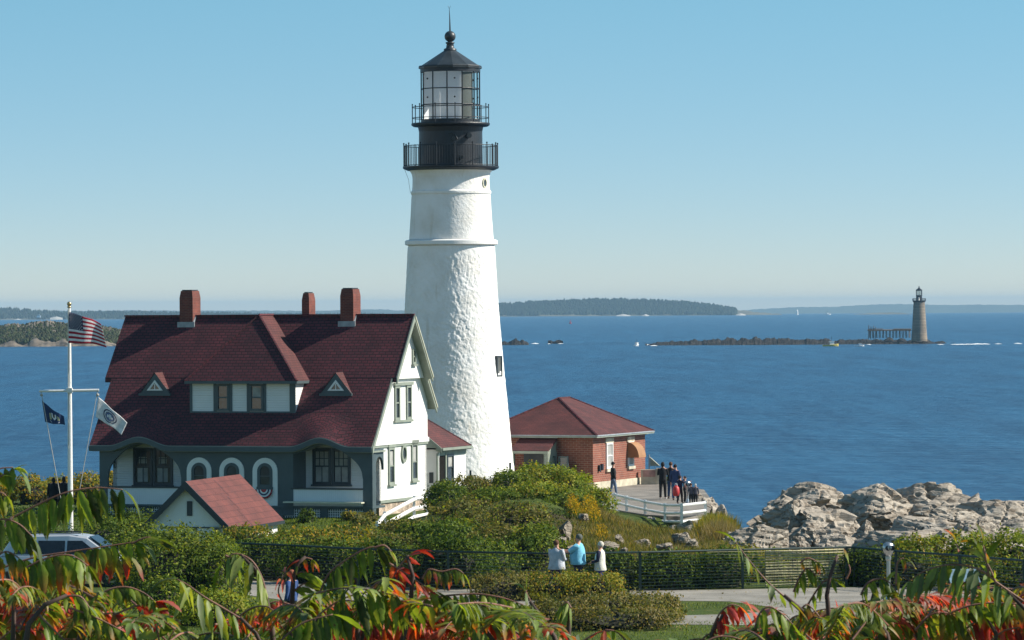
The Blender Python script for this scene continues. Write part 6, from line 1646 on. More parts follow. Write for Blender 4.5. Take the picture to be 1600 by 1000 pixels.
# ================================================================== PEOPLE
def skin_obj(name, nodes, edges, mat_, parent, root, levels=2):
    keys = list(nodes); me = bpy.data.meshes.new(name)
    me.from_pydata([tuple(nodes[k][0]) for k in keys], [(keys.index(a), keys.index(b)) for a, b in edges], [])
    o = link(name, me, mat_, parent)
    sk = o.modifiers.new('skin', 'SKIN'); sk.use_smooth_shade = True; sk.branch_smoothing = .3
    data = me.skin_vertices[0].data
    for i_, k in enumerate(keys):
        r_ = nodes[k][1]; data[i_].radius = r_ if isinstance(r_, tuple) else (r_, r_); data[i_].use_root = (k == root)
    if levels: sb = o.modifiers.new('sub', 'SUBSURF'); sb.levels = levels; sb.render_levels = levels
    return o
CL = {}
def clo(n, c):
    if n not in CL: CL[n] = cloth('cloth_' + n, c)
    return CL[n]
def person(loc, yaw, h, label, top, legs, hair, fat=0.0, armL=None, armR=None, sleeve='long', hairlen=0, hat=None, skirt=0, stride=.0, group=None, shoes=(.05, .05, .05), hem=.86, headturn=0, bulk=1.0, sleevemat=None):
    """arm = (elbow offset, wrist offset) from the shoulder in x(out), y(forward), z"""
    s = h / 1.75; e = thing('person', label, 'person', loc, yaw, group)
    V = lambda x, y, z: Vector((x * s, y * s, z * s))
    A = {1: armR or ((.07, -.01, -.29), (.08, .06, -.53)), -1: armL or ((.07, -.01, -.29), (.08, .06, -.53))}
    nd = {'pel': (V(0, 0, .93), .10 * s), 'bel': (V(0, .01, 1.10), .10 * s), 'che': (V(0, 0, 1.28), .105 * s), 'nb': (V(0, -.01, 1.44), .075 * s), 'nk': (V(0, .0, 1.51), .055 * s),
          'hd': (V(0, .015, 1.60), .083 * s), 'ht': (V(0, .0, 1.685), .078 * s)}
    ed = [('pel', 'bel'), ('bel', 'che'), ('che', 'nb'), ('nb', 'nk'), ('nk', 'hd'), ('hd', 'ht')]
    hy = headturn
    nd['no'] = (V(.10 * sin(-hy), .015 + .10 * cos(hy), 1.60), .016 * s); ed.append(('hd', 'no'))
    pts = {}
    for g, n_ in ((1, 'r'), (-1, 'l')):
        sh_ = V(g * (.175 + fat * .5), -.01, 1.40)
        el_ = sh_ + V(g * A[g][0][0], A[g][0][1], A[g][0][2]); wr = sh_ + V(g * A[g][1][0], A[g][1][1], A[g][1][2])
        d = (wr - el_).normalized(); side = Vector((1, 0, 0)) if abs(d.x) < .8 else Vector((0, 1, 0)); up = d.cross(side).normalized(); side = up.cross(d).normalized()
        pm = wr + d * .05 * s
        nd[n_ + 'sh'] = (sh_, .055 * s); nd[n_ + 'el'] = (el_, .040 * s); nd[n_ + 'wr'] = (wr, .026 * s); nd[n_ + 'pm'] = (pm, (.036 * s, .022 * s))
        ed += [('nb', n_ + 'sh'), (n_ + 'sh', n_ + 'el'), (n_ + 'el', n_ + 'wr'), (n_ + 'wr', n_ + 'pm')]
        for f_, (off, ln) in enumerate(((-.030, .070), (-.010, .080), (.011, .074), (.030, .058))):
            b_ = pm + side * off * s + d * .035 * s; m_ = b_ + d * ln * .55 * s + up * .008 * s; t_ = m_ + d * ln * .4 * s + up * .022 * s
            nd[f'{n_}f{f_}'] = (b_, .010 * s); nd[f'{n_}g{f_}'] = (m_, .009 * s); nd[f'{n_}h{f_}'] = (t_, .007 * s)
            ed += [(n_ + 'pm', f'{n_}f{f_}'), (f'{n_}f{f_}', f'{n_}g{f_}'), (f'{n_}g{f_}', f'{n_}h{f_}')]
        th_ = wr + d * .03 * s - side * .035 * s * g; tt_ = th_ + d * .045 * s - side * .02 * s * g + up * .02 * s
        nd[n_ + 't0'] = (th_, .011 * s); nd[n_ + 't1'] = (tt_, .008 * s); ed += [(n_ + 'wr', n_ + 't0'), (n_ + 't0', n_ + 't1')]
        hp = V(g * .085, 0, .90); kn = V(g * .10, stride * g * .45 + .02, .49); an = V(g * .11, stride * g - .02, .08); to = V(g * .13, stride * g + .14, .03)
        nd[n_ + 'hp'] = (hp, .095 * s); nd[n_ + 'kn'] = (kn, .055 * s); nd[n_ + 'an'] = (an, .036 * s); nd[n_ + 'to'] = (to, .032 * s)
        ed += [('pel', n_ + 'hp'), (n_ + 'hp', n_ + 'kn'), (n_ + 'kn', n_ + 'an'), (n_ + 'an', n_ + 'to')]
        pts[n_] = (sh_, el_, wr, hp, kn, an, to)
    skin_obj('body', nd, ed, M['skin'], e, 'pel')
    # top: one lofted garment with two sleeves
    b = bulk; mb = MB(); nn_ = 20
    def rings(R_):
        vs = []
        for (z, rx, ry, yo) in R_:
            for j in range(nn_):
                t = 2 * pi * j / nn_; fold_ = 1 + .022 * sin(7 * t + z * 9)
                vs.append(V(rx * fold_ * cos(t) * (1 if abs(cos(t)) < .7 else 1.02), yo + ry * fold_ * sin(t), z))
        k = len(R_)
        fs = [(i_ * nn_ + j, i_ * nn_ + (j + 1) % nn_, (i_ + 1) * nn_ + (j + 1) % nn_, (i_ + 1) * nn_ + j) for i_ in range(k - 1) for j in range(nn_)]
        fs += [tuple(range(nn_))[::-1], tuple(range((k - 1) * nn_, k * nn_))]
        mb.add(vs, fs)
    f2 = fat
    rings([(hem, (.165 + f2 * 1.0) * b, (.125 + f2) * b, f2 * .1), (hem + .03, (.172 + f2 * 1.05) * b, (.132 + f2 * 1.05) * b, f2 * .12), (1.0, .162 + f2 * 1.15 * b, .125 + f2 * 1.2, .01 + f2 * .3), (1.12, .160 + f2 * 1.1, .125 + f2 * 1.25, .015 + f2 * .35),
           (1.26, .178 + f2 * .75, .128 + f2 * .8, .01 + f2 * .15), (1.36, .190 + f2 * .55, .110 + f2 * .5, 0), (1.42, .150 + f2 * .4, .085 + f2 * .3, -.01), (1.465, .075, .07, -.01), (1.49, .066, .064, -.005)])
    if sleevemat: tp = mb.build('top', top, e, smooth=True); mb = MB()
    for n_ in 'rl':
        sh_, el_, wr = pts[n_][:3]; inn = sh_.lerp(V(0, -.01, 1.36), .35)
        if sleeve == 'long': mb.tube([inn, sh_, sh_.lerp(el_, .5), el_, el_.lerp(wr, .5), el_.lerp(wr, .95)], [q * s for q in (.060, .072 + f2 * .2, .062 + f2 * .15, .054, .048, .040)], 12)
        else: mb.tube([inn, sh_, sh_.lerp(el_, .55), sh_.lerp(el_, .98)], [q * s for q in (.062, .076 + f2 * .2, .074 + f2 * .1, .078)], 12)
    mb.build('sleeves' if sleevemat else 'top', sleevemat or top, e, smooth=True)
    if legs is not None:
        mb = MB(); rings([(.80, .150 + f2 * .7, .115 + f2 * .7, 0), (.90, .158 + f2 * .8, .122 + f2 * .8, 0), (1.0, .145 + f2 * .7, .112 + f2 * .7, 0)])
        for n_ in 'rl':
            hp, kn, an = pts[n_][3:6]; q = [hp, hp.lerp(kn, .5), kn] + ([] if skirt == 'shorts' else [kn.lerp(an, .5), an + Vector((0, 0, .02 * s))])
            mb.tube(q, [t * s for t in (.100 + f2 * .3, .088 + f2 * .25, .074 + f2 * .1, .062, .056)][:len(q)], 12)
        mb.build('trousers', legs, e, smooth=True)
    sm = clo('shoe%d' % int(shoes[0] * 100), shoes)
    for n_ in 'rl':
        an, to = pts[n_][5:7]
        skin_obj('shoe', {'a': (an + Vector((0, -.02, -.03)) * s, .045 * s), 'b': (to, .044 * s)}, [('a', 'b')], sm, e, 'a', 1)
    # hair or hat, eyes
    mb = MB(); R_ = .104 * s; c_ = V(0, -.010, 1.648); n = 14
    vs = []; rows = 7
    for i_ in range(rows + 1):
        ph = (pi * .5) * i_ / rows * 1.12
        for j in range(n):
            t = 2 * pi * j / n; back = .5 - .5 * sin(t + hy)
            phb = ph * (1 + (.25 + .35 * hairlen) * back * (i_ / rows))
            q = Vector((R_ * .86 * sin(min(phb, 2.4)) * cos(t), R_ * .98 * sin(min(phb, 2.4)) * sin(t), R_ * cos(min(phb, 2.4)) - (hairlen * .12 * s * back * (i_ / rows) ** 2)))
            vs.append(c_ + q * (1 + .03 * sin(j * 5 + i_)))
    fs = [(i_ * n + j, i_ * n + (j + 1) % n, (i_ + 1) * n + (j + 1) % n, (i_ + 1) * n + j) for i_ in range(rows) for j in range(n)]
    mb.add(vs, fs); o = mb.build('hat' if hat else 'hair', hat or hair, e, smooth=True)
    if hat == 'x': pass
    mb = MB()
    for g in (-1, 1):
        q = Matrix.Rotation(hy, 3, 'Z') @ Vector((g * .031, .083, 0)); mb.ball(V(q.x, q.y + .012, 1.615), .011 * s, 6)
    mb.build('eyes', M['eye'], e)
    return e
def gp(px, D, z): return (P(px, 800, D).x, D, z)
HB = clo('hair_brown', (.10, .045, .022)); HW = clo('hair_white', (.62, .58, .50)); HK = clo('hair_black', (.012, .010, .010)); HG = clo('cap_grey', (.10, .11, .10))
N_ = clo('navy', (.012, .016, .045)); K_ = clo('black', (.010, .010, .012)); J_ = clo('jeans', (.035, .07, .16)); DN = clo('denim', (.05, .11, .24))
walk = 'walkers by the mesh fence'
GRY = clo('white_jacket', (.52, .54, .58)); AQ = clo('aqua_shirt', (.18, .50, .68)); WH = clo('cream_vest', (.66, .64, .56)); ROY = clo('royal_blue', (.02, .03, .22)); DKS = clo('dark_shorts', (.02, .025, .05))
person(gp(869, 132.9, 7.31), radians(-35), 1.66, 'woman with short auburn hair in a wide white jacket facing the man in blue', GRY, clo('purple', (.05, .03, .14)), HB, fat=.075, armL=((.03, .05, -.28), (.0, .24, -.34)), armR=((.06, .06, -.27), (.0, .26, -.28)), group=walk, hem=.80, bulk=1.18)
person(gp(904, 133.1, 7.31), radians(75), 1.82, 'heavy man in a grey cap and light blue shirt stretching both arms forward', AQ, DKS, HG, fat=.085, armL=((.0, .24, -.16), (-.06, .50, -.17)), armR=((.02, .22, -.17), (-.06, .48, -.14)), sleeve='short', group=walk, hem=.86, skirt='shorts', shoes=(.5, .5, .5), hat=HG)
person(gp(938, 133.0, 7.31), radians(68), 1.60, 'white haired woman in a cream vest with navy sleeves holding something in front of her', WH, ROY, HW, fat=.04, armL=((.05, .02, -.28), (.0, .25, -.34)), armR=((.05, .02, -.28), (.0, .26, -.30)), group=walk, hairlen=.1, hem=.78, bulk=1.12, sleevemat=N_)
# separate navy sleeves for the vest
pgp = 'people on the viewing platform'
PZ = 6.65
person(gp(1036, 213, PZ), radians(-5), 1.80, 'tall person in black with legs apart, leftmost of the platform group', K_, K_, HK, group=pgp, armL=((.05, .10, -.24), (-.06, .25, -.05)), armR=((.05, .10, -.24), (-.06, .25, -.05)), hairlen=.5, shoes=(.5, .5, .5), fat=.01, stride=.12)
person(gp(1048.5, 213.5, PZ), radians(-15), 1.78, 'person in black jacket and dark jeans standing second from the left at the platform edge', K_, J_, HB, group=pgp, fat=.01)
person(gp(1055.5, 212, PZ), radians(-25), 1.72, 'man in dark blue shirt and blue jeans, third adult from the left on the platform', clo('navy_shirt', (.03, .05, .13)), DN, HK, group=pgp, fat=.02)
person(gp(1062.5, 208, PZ), radians(-40), 1.34, 'child in a dark hooded jacket raising both hands to the face', N_, K_, HK, group=pgp, armL=((.06, .14, -.12), (-.04, .22, .12)), armR=((.06, .14, -.12), (-.04, .22, .12)), stride=.1, hairlen=.3)
person(gp(1070.5, 208.6, PZ), radians(-80), 1.28, 'thin child in black behind the pale binocular viewer', K_, K_, HK, group=pgp, armL=((.02, .16, -.18), (.0, .30, -.05)), armR=((.02, .16, -.18), (.0, .30, -.05)))
person(gp(1080, 207, PZ), radians(10), 1.0, 'small child in dark grey jacket and dark hair beside the white hooded child', clo('grey_jacket', (.06, .06, .08)), K_, HB, group=pgp)
person(gp(1087, 207, PZ), radians(5), .98, 'small child in a white hat and dark jacket nearest the rock corner', clo('grey_jacket', (.06, .06, .08)), K_, HW, group=pgp, hat=HW)
person(gp(958.5, 216, PZ), radians(-75), 1.72, 'man in a black jacket and pale jeans walking past the brick wall', K_, clo('pale_jeans', (.12, .17, .25)), HK, stride=.16)
e = thing('bag', 'red bag held at the side of the child in the dark hooded jacket', 'bag', (P(1056.5, 800, 207.6).x, 207.6, 7.0)); mb = MB(); mb.lathe([(0, .02), (.13, .04), (.17, .2), (.15, .42), (.07, .52), (.0, .53)], 12); o = mb.build('sack', M['red_paint'], e, smooth=True)
mb = MB(); mb.tube([(-.06, 0, .5), (-.03, 0, .62), (.03, 0, .62), (.06, 0, .5)], .014, 5); mb.build('strap', M['flag_white'], e)
# seen through the leaves on the path, and the two dark backs at the left
person(gp(455, 118.5, 7.31), radians(60), 1.66, 'person with red hair in a blue top glimpsed through the leaves on the path', clo('mid_blue', (.03, .07, .20)), K_, clo('red_hair', (.32, .10, .05)), fat=.02)
person(gp(517, 116.5, 7.31), radians(-20), 1.70, 'person in a white shirt with dark hair glimpsed through the leaves on the path', clo('white_shirt', (.68, .68, .66)), J_, HK, fat=.02)
dk = 'two dark figures beside the flagpole'
person(gp(84, 206, 6.45), radians(15), 1.70, 'left one of two people in black beside the flagpole seen from behind', K_, K_, HK, fat=.06, group=dk, hairlen=.8, hem=.7)
person(gp(100, 205, 6.45), radians(-10), 1.78, 'right one of two people in black standing close to the flagpole', K_, K_, HK, fat=.05, group=dk, hairlen=.8, hem=.7)

# ================================================================== SUMAC IN THE FOREGROUND
GREENS = [(.090, .150, .014), (.130, .200, .020), (.055, .100, .014), (.170, .220, .028), (.040, .075, .016)]
REDS = [(.50, .022, .012), (.40, .012, .016), (.18, .008, .020), (.60, .085, .010), (.50, .07, .08), (.30, .010, .020)]
def leaflet(VS, FS, CS, base, d, side, L, W, red, r_, curve=.35, fold=.35):
    """one long toothed leaflet, folded on the midrib, bending down towards the tip"""
    d = d.normalized(); side = (side - d * side.dot(d)).normalized(); nrm = side.cross(d).normalized()
    g = np.array(GREENS[r_.integers(len(GREENS))]) * r_.uniform(.8, 1.6); rd = np.array(REDS[r_.integers(len(REDS))]) * r_.uniform(.8, 1.2)
    yel = np.array((.20, .20, .02)); n = 9; k = len(VS); p = Vector(base); dirn = d.copy(); tip = r_.uniform(-.25, .25)
    cup = r_.uniform(.6, 1.4) * fold; tw = r_.uniform(-1.1, 1.1); curve = curve * r_.uniform(.3, 1.9); bend = r_.uniform(-.35, .35)
    for i in range(n + 1):
        t = i / n; w_ = W * .5 * (sin(pi * min(1, t * .95 + .04)) ** .85) * (1 - .5 * t) * 1.15 if 0 < i < n else W * .02
        w_ *= 1 + .10 * sin(i * 2.3 + tip * 20)
        ww = side * cos(tw * t) + nrm * sin(tw * t)
        nn_ = (nrm * cos(tw * t) - side * sin(tw * t))
        te = 1 + (.10 if i % 2 else -.06)
        VS += [p + ww * w_ * te + nn_ * w_ * cup, p, p - ww * w_ * te + nn_ * w_ * cup]
        m = min(1, max(0, (red * 1.9 - 1 + (t * 1.1 - .35) + tip)))
        m = m * m * (3 - 2 * m)
        c = g * (1 - m) + rd * m
        if .15 < m < .75: c = c * .6 + yel * .4
        ce = c * (1.0 + .15 * r_.random()); cm = c * .75 + np.array((.12, .10, .05)) * .4
        CS += [ce, cm, ce]
        dirn = (dirn + Vector((0, 0, -1)) * curve / n * 1.6 + side * bend / n).normalized()
        nrm = (nrm - dirn * nrm.dot(dirn)).normalized(); side = (side - dirn * side.dot(dirn)).normalized()
        p = p + dirn * L / n
    for i in range(n):
        a = k + i * 3; FS += [(a, a + 1, a + 4, a + 3), (a + 1, a + 2, a + 5, a + 4)]
def frond(parent, org, pts, D, L, red, seed, pairs=None, droop=1.0, spread=.5, fwd=.3, W=.30, dd=0.0, tipsz=.8):
    """pts: rachis in pixels; L leaflet length in pixels"""
    r_ = np.random.default_rng(seed); n = len(pts)
    L = L * .88; red = red + .03
    W3 = [P(a, b, D + dd * i / max(1, n - 1)) for i, (a, b) in enumerate(pts)]
    # resample smooth
    fine = []
    for i in range(n - 1):
        p0, p1, p2, p3 = W3[max(i - 1, 0)], W3[i], W3[i + 1], W3[min(i + 2, n - 1)]
        for k in range(6):
            t = k / 6; fine.append(.5 * ((2 * p1) + (-p0 + p2) * t + (2 * p0 - 5 * p1 + 4 * p2 - p3) * t * t + (-p0 + 3 * p1 - 3 * p2 + p3) * t ** 3))
    fine.append(W3[-1]); ln = [0]
    for a, b in zip(fine[:-1], fine[1:]): ln.append(ln[-1] + (b - a).length)
    tot = ln[-1]; Lm = L * D / F
    if pairs is None: pairs = max(3, int(tot / (Lm * .205)))
    VS, FS, CS = [], [], []
    for q in range(pairs):
        s_ = tot * min(.99, max(.04, .10 + .88 * (q + r_.uniform(-.3, .3)) / max(1, pairs - 1))); i = int(np.clip(np.searchsorted(ln, s_) - 1, 0, len(fine) - 2)); u = (s_ - ln[i]) / max(1e-6, ln[i + 1] - ln[i])
        p = fine[i].lerp(fine[i + 1], u); T = (fine[i + 1] - fine[i]).normalized()
        S_ = T.cross(Vector((0, 0, 1)));
        if S_.length < .2: S_ = Vector((1, 0, 0))
        S_.normalize(); sz = (.72 + .28 * sin(pi * q / max(1, pairs - 1))) if q < pairs - 1 else tipsz
        for g in (-1, 1):
            if r_.random() < .09: continue
            d = S_ * g * spread * r_.uniform(.7, 1.2) + T * fwd * r_.uniform(.5, 1.5) + Vector((0, 0, -1)) * droop * r_.uniform(.7, 1.15) + Vector(r_.normal(0, .17, 3))
            sd = T + Vector((0, 0, .15)) if droop > .4 else T
            leaflet(VS, FS, CS, p - Vector(parent.location), d, sd, Lm * sz * r_.uniform(.80, 1.15), Lm * W * .86 * sz * r_.uniform(.85, 1.15), red + r_.normal(0, .13), r_, curve=.5)
    T = (fine[-1] - fine[-3]).normalized(); leaflet(VS, FS, CS, fine[-1] - Vector(parent.location), T + Vector((0, 0, -.5 * droop)), T.cross(Vector((0, 0, 1))) + Vector((0, .2, .1)), Lm * .9, Lm * W, red, r_, curve=.6)
    v = np.array([tuple(q) for q in VS]); f = np.array(FS)
    o = fast_mesh('leaf_frond', v, f, M['sumac'], parent, smooth=True, col=np.clip(np.array(CS), 0, 1))
    mb = MB(); m_ = len(fine); mb.tube([q - Vector(parent.location) for q in fine], [.0021 - .0012 * i / m_ for i in range(m_)], 6); mb.build('leaf_stalk', M['sumac_stem'], o, smooth=True)
    return fine[0]
def sumac(label, D, stem, fronds, seed):
    """stem: pixel polyline from the ground side up; fronds: list of dicts"""
    b = P(stem[0][0], stem[0][1], D); gz = float(ht(b.x, D)); e = thing('sumac', label, 'sumac', (b.x, D, gz), 0, 'sumac shoots in the foreground')
    org = Vector(e.location)
    pts = [Vector((b.x, D, gz - .05)), Vector((b.x * 1.0, D, (gz + b.z) / 2))] + [P(x, y, D) for x, y in stem]
    n = len(pts); mb = MB(); mb.tube([p - org for p in pts], [.0062 - .0035 * i / (n - 1) for i in range(n)], 8); mb.build('stem', M['sumac_wood'], e, smooth=True)
    for k, fr_ in enumerate(fronds):
        fr_ = dict(fr_); p_ = fr_.pop('p'); L = fr_.pop('L'); red = fr_.pop('red')
        # connect the stalk to the stem top when it starts far away
        frond(e, org, p_, D + fr_.pop('dz', 0), L, red, seed * 31 + k, **fr_)
    return e
G_, Y_, R_, X_ = .05, .38, .95, .62
sumac('big green sumac frond arching over the car at the top left', 7.2, [(-8, 1010), (-12, 900), (-5, 835), (20, 808)],
      [dict(p=[(8, 815), (60, 788), (105, 769), (150, 762), (192, 765)], L=74, red=G_, spread=.28, fwd=.1, W=.27), dict(p=[(-40, 760), (-8, 735), (20, 730)], L=66, red=G_, spread=.4), dict(p=[(0, 745), (22, 733)], L=34, red=.2, pairs=2, droop=.15, fwd=1.2)], 1)
sumac('pale striped sumac leaves at the left edge below the arching frond', 6.8, [(-30, 1010), (-25, 900), (-20, 840)],
      [dict(p=[(-30, 835), (0, 812), (28, 818), (50, 838)], L=62, red=.12, spread=.35), dict(p=[(-25, 790), (-2, 770), (10, 775)], L=50, red=.35), dict(p=[(-20, 880), (8, 862), (30, 872)], L=58, red=.55)], 2)
sumac('sumac shoot with red tipped leaflets crossing in front of the car', 7.4, [(20, 1010), (22, 950), (10, 893)],
      [dict(p=[(-10, 892), (50, 872), (110, 862), (170, 853), (215, 846)], L=62, red=.42, W=.32), dict(p=[(205, 850), (228, 840), (246, 842)], L=52, red=.12, pairs=3, droop=.35, fwd=1.1, spread=.3),
       dict(p=[(0, 925), (40, 888), (80, 870), (112, 868), (138, 884)], L=72, red=.48, dz=-.3), dict(p=[(140, 872), (165, 862), (196, 866)], L=66, red=.62, dz=.2)], 3)
sumac('sumac with scarlet lower leaves behind the brown stem at the far left', 7.9, [(60, 1020), (62, 980), (70, 935)],
      [dict(p=[(-10, 930), (30, 905), (80, 900), (130, 915)], L=60, red=.85), dict(p=[(40, 960), (90, 930), (140, 925)], L=62, red=.8), dict(p=[(-20, 975), (10, 950), (50, 960)], L=55, red=.6), dict(p=[(80, 1000), (120, 965), (170, 960)], L=60, red=.5)], 4)
sumac('thick brown sumac stem with silvery leaves at the lower left', 6.6, [(38, 1020), (45, 975), (70, 945), (105, 930)],
      [dict(p=[(100, 932), (125, 932), (140, 950)], L=48, red=.08, droop=.6), dict(p=[(60, 960), (85, 985), (110, 1010)], L=60, red=.2, droop=.5), dict(p=[(110, 950), (150, 965), (190, 985)], L=50, red=.4, droop=.6)], 5)
sumac('small toothed green sumac frond above the scarlet star of leaves', 7.0, [(120, 1020), (130, 970), (146, 945)],
      [dict(p=[(142, 950), (165, 924), (195, 917), (222, 925), (240, 938)], L=36, red=.10, W=.34), dict(p=[(175, 962), (210, 948), (244, 940)], L=56, red=1.05, pairs=3, droop=.25, W=.36, fwd=.9), dict(p=[(160, 960), (176, 958), (188, 962)], L=72, red=1.0, pairs=3, droop=.7, W=.42, spread=.7)], 6)
sumac('sumac leader pointing up left over the clipped bush with long green leaflets', 7.1, [(420, 1030), (400, 990), (375, 965)],
      [dict(p=[(378, 968), (345, 948), (315, 930), (295, 915), (276, 905)], L=84, red=.12, W=.25, droop=.75, spread=.7, fwd=-.1), dict(p=[(250, 1010), (246, 985), (243, 970)], L=60, red=.0, pairs=2, droop=-.4, W=.5)], 7)
sumac('tall drooping sumac tip left of the middle', 7.3, [(430, 1030), (425, 985), (415, 930), (398, 888), (375, 866)],
      [dict(p=[(418, 935), (408, 900), (392, 875), (368, 865), (352, 874)], L=74, red=.12, W=.24, droop=.95), dict(p=[(352, 868), (362, 872)], L=46, red=.2, pairs=2)], 8)
sumac('dark leaning sumac stem with two bright green leaves', 7.5, [(452, 1020), (456, 960), (458, 905), (466, 880), (478, 870)],
      [dict(p=[(462, 882), (476, 872), (488, 874)], L=30, red=.75, pairs=3), dict(p=[(458, 900), (470, 894), (480, 896)], L=58, red=.10, pairs=3, droop=.5, fwd=.9), dict(p=[(458, 925), (475, 912), (490, 915)], L=56, red=.25, pairs=3, droop=.5, fwd=.9),
       dict(p=[(455, 960), (435, 925), (448, 892)], L=46, red=1.0, pairs=4, droop=.2)], 9)
sumac('striped green sumac frond in front of the fence left of centre', 7.4, [(560, 1020), (558, 960), (556, 905), (520, 900)],
      [dict(p=[(500, 925), (515, 895), (545, 872), (575, 856), (592, 855)], L=62, red=.08, W=.27, spread=.4), dict(p=[(585, 856), (600, 852), (612, 862)], L=34, red=.1, pairs=2, droop=.3, fwd=1.0)], 10)
sumac('crimson sumac branch reaching right in front of the fence', 7.3, [(620, 1030), (640, 960), (645, 900), (636, 868)],
      [dict(p=[(612, 905), (628, 880), (640, 868)], L=54, red=1.1, pairs=4, droop=.25, fwd=1.0, W=.26, spread=.5), dict(p=[(608, 880), (640, 900), (662, 915)], L=48, red=1.0, pairs=4, droop=.4), dict(p=[(660, 905), (670, 890), (690, 893), (712, 889), (724, 896)], L=34, red=.48),
       dict(p=[(575, 925), (590, 910), (612, 905)], L=46, red=1.1, pairs=4), dict(p=[(655, 960), (668, 930), (680, 925)], L=62, red=.35, pairs=3, W=.42)], 11)
sumac('broad sumac frond with long hanging leaflets at the lower middle', 6.9, [(470, 1040), (480, 1000), (495, 965)],
      [dict(p=[(480, 985), (505, 955), (545, 932), (585, 925), (625, 932)], L=82, red=.18, W=.28, spread=.3), dict(p=[(560, 960), (600, 945), (640, 935)], L=64, red=.25, dz=.3), dict(p=[(430, 1010), (470, 975), (520, 960)], L=70, red=.15, dz=-.2)], 12)
sumac('tangled red and pink sumac shoots under the broad hanging frond', 8.0, [(560, 1040), (565, 1000), (575, 960)],
      [dict(p=[(400, 960), (430, 940), (470, 950)], L=50, red=.9), dict(p=[(480, 1000), (520, 970), (560, 965)], L=54, red=.85), dict(p=[(560, 990), (600, 965), (640, 970)], L=58, red=.95), dict(p=[(640, 990), (680, 965), (720, 975)], L=52, red=.9), dict(p=[(370, 1000), (400, 975), (440, 980)], L=50, red=.7),
       dict(p=[(590, 945), (625, 925), (660, 935)], L=50, red=.85)], 13)
sumac('sumac frond with orange tipped leaves right of the lower middle', 7.0, [(800, 1040), (770, 1000), (740, 960)],
      [dict(p=[(672, 935), (705, 930), (745, 928), (785, 934), (818, 945)], L=44, red=.2, dz=.3), dict(p=[(700, 960), (730, 945), (765, 948), (790, 962)], L=66, red=.5, W=.36), dict(p=[(740, 940), (780, 960), (812, 968)], L=50, red=.75, dz=.2), dict(p=[(770, 1000), (740, 965), (715, 940)], L=50, red=.3, dz=.1)], 14)
sumac('single sumac leader with one pale upright leaf before the clipped hedge', 7.1, [(880, 1040), (866, 995), (846, 965), (828, 940)],
      [dict(p=[(864, 990), (845, 965), (832, 945), (822, 925)], L=42, red=.35, pairs=5, droop=.6, spread=.8), dict(p=[(822, 930), (822, 922)], L=44, red=.1, pairs=0, droop=-1.2, tipsz=1, W=.34)], 15)
sumac('folded drooping sumac leaves before the brownish hedge', 7.0, [(890, 1040), (888, 1000), (890, 955), (886, 945)],
      [dict(p=[(892, 950), (886, 941), (878, 946)], L=52, red=.15, pairs=4, W=.24), dict(p=[(900, 1010), (930, 990), (958, 985)], L=44, red=.4, pairs=4), dict(p=[(985, 1010), (965, 988), (945, 984)], L=36, red=1.0, pairs=3)], 16)
sumac('red stemmed sumac leader rising left over the sunlit wires', 7.2, [(1320, 1030), (1290, 990), (1255, 955), (1225, 930)],
      [dict(p=[(1262, 965), (1225, 932), (1198, 908), (1170, 875), (1150, 848)], L=50, red=.20, W=.30, droop=.35, spread=.9, fwd=-.35, pairs=8), dict(p=[(1250, 955), (1262, 945), (1282, 965)], L=52, red=.8, pairs=4)], 17)
sumac('dark crimson hanging sumac leaves at the right of the side path', 7.3, [(1110, 1030), (1112, 990), (1130, 960)],
      [dict(p=[(1112, 985), (1125, 958), (1142, 945), (1156, 948)], L=46, red=1.15, W=.28), dict(p=[(1085, 1015), (1105, 992), (1125, 990)], L=50, red=.9), dict(p=[(1050, 1020), (1080, 1000), (1110, 1000)], L=44, red=.3)], 18)
sumac('cluster of striped pale green sumac leaves beside the red leader', 7.0, [(1215, 1030), (1200, 1000), (1190, 970)],
      [dict(p=[(1178, 990), (1185, 962), (1200, 948), (1218, 956), (1238, 975)], L=52, red=.10), dict(p=[(1190, 1005), (1220, 985), (1250, 990)], L=50, red=.4), dict(p=[(1150, 1020), (1175, 995), (1195, 990)], L=45, red=.5)], 19)
sumac('slim dark sumac stems with small green leaves over the path', 7.6, [(1290, 1030), (1295, 960), (1292, 930), (1297, 900), (1308, 868)],
      [dict(p=[(1240, 925), (1250, 900), (1262, 888), (1275, 900)], L=36, red=.12), dict(p=[(1250, 880), (1262, 872), (1278, 878)], L=30, red=.5, pairs=3), dict(p=[(1262, 945), (1285, 910), (1300, 905)], L=34, red=.2, pairs=4), dict(p=[(1322, 905), (1328, 892), (1326, 882)], L=34, red=.4, pairs=0, droop=-1)], 20)
sumac('small sumac umbrella of narrow leaves under the binocular viewer', 7.2, [(1395, 1030), (1385, 990), (1360, 950), (1368, 915)],
      [dict(p=[(1345, 930), (1355, 912), (1375, 904), (1392, 912), (1402, 928)], L=44, red=.15, W=.24), dict(p=[(1400, 915), (1402, 880), (1412, 872)], L=34, red=.5, pairs=3), dict(p=[(1330, 960), (1345, 940), (1362, 940)], L=50, red=.2), dict(p=[(1310, 990), (1335, 970), (1360, 965)], L=50, red=.5)], 21)
sumac('arching sumac frond in front of the information panel', 6.9, [(1640, 1030), (1610, 960), (1575, 925)],
      [dict(p=[(1600, 940), (1560, 912), (1530, 890), (1490, 882), (1450, 890), (1420, 908)], L=66, red=.10, W=.26, spread=.4), dict(p=[(1558, 915), (1545, 885), (1530, 862)], L=46, red=.35, pairs=3, droop=-.8, spread=.7), dict(p=[(1545, 900), (1540, 870), (1536, 852)], L=50, red=.30, pairs=3, droop=-.9, spread=.6),
       dict(p=[(1500, 862), (1495, 850)], L=40, red=.6, pairs=1, droop=-.3), dict(p=[(1520, 905), (1500, 915), (1490, 930)], L=40, red=.4, pairs=3)], 22)
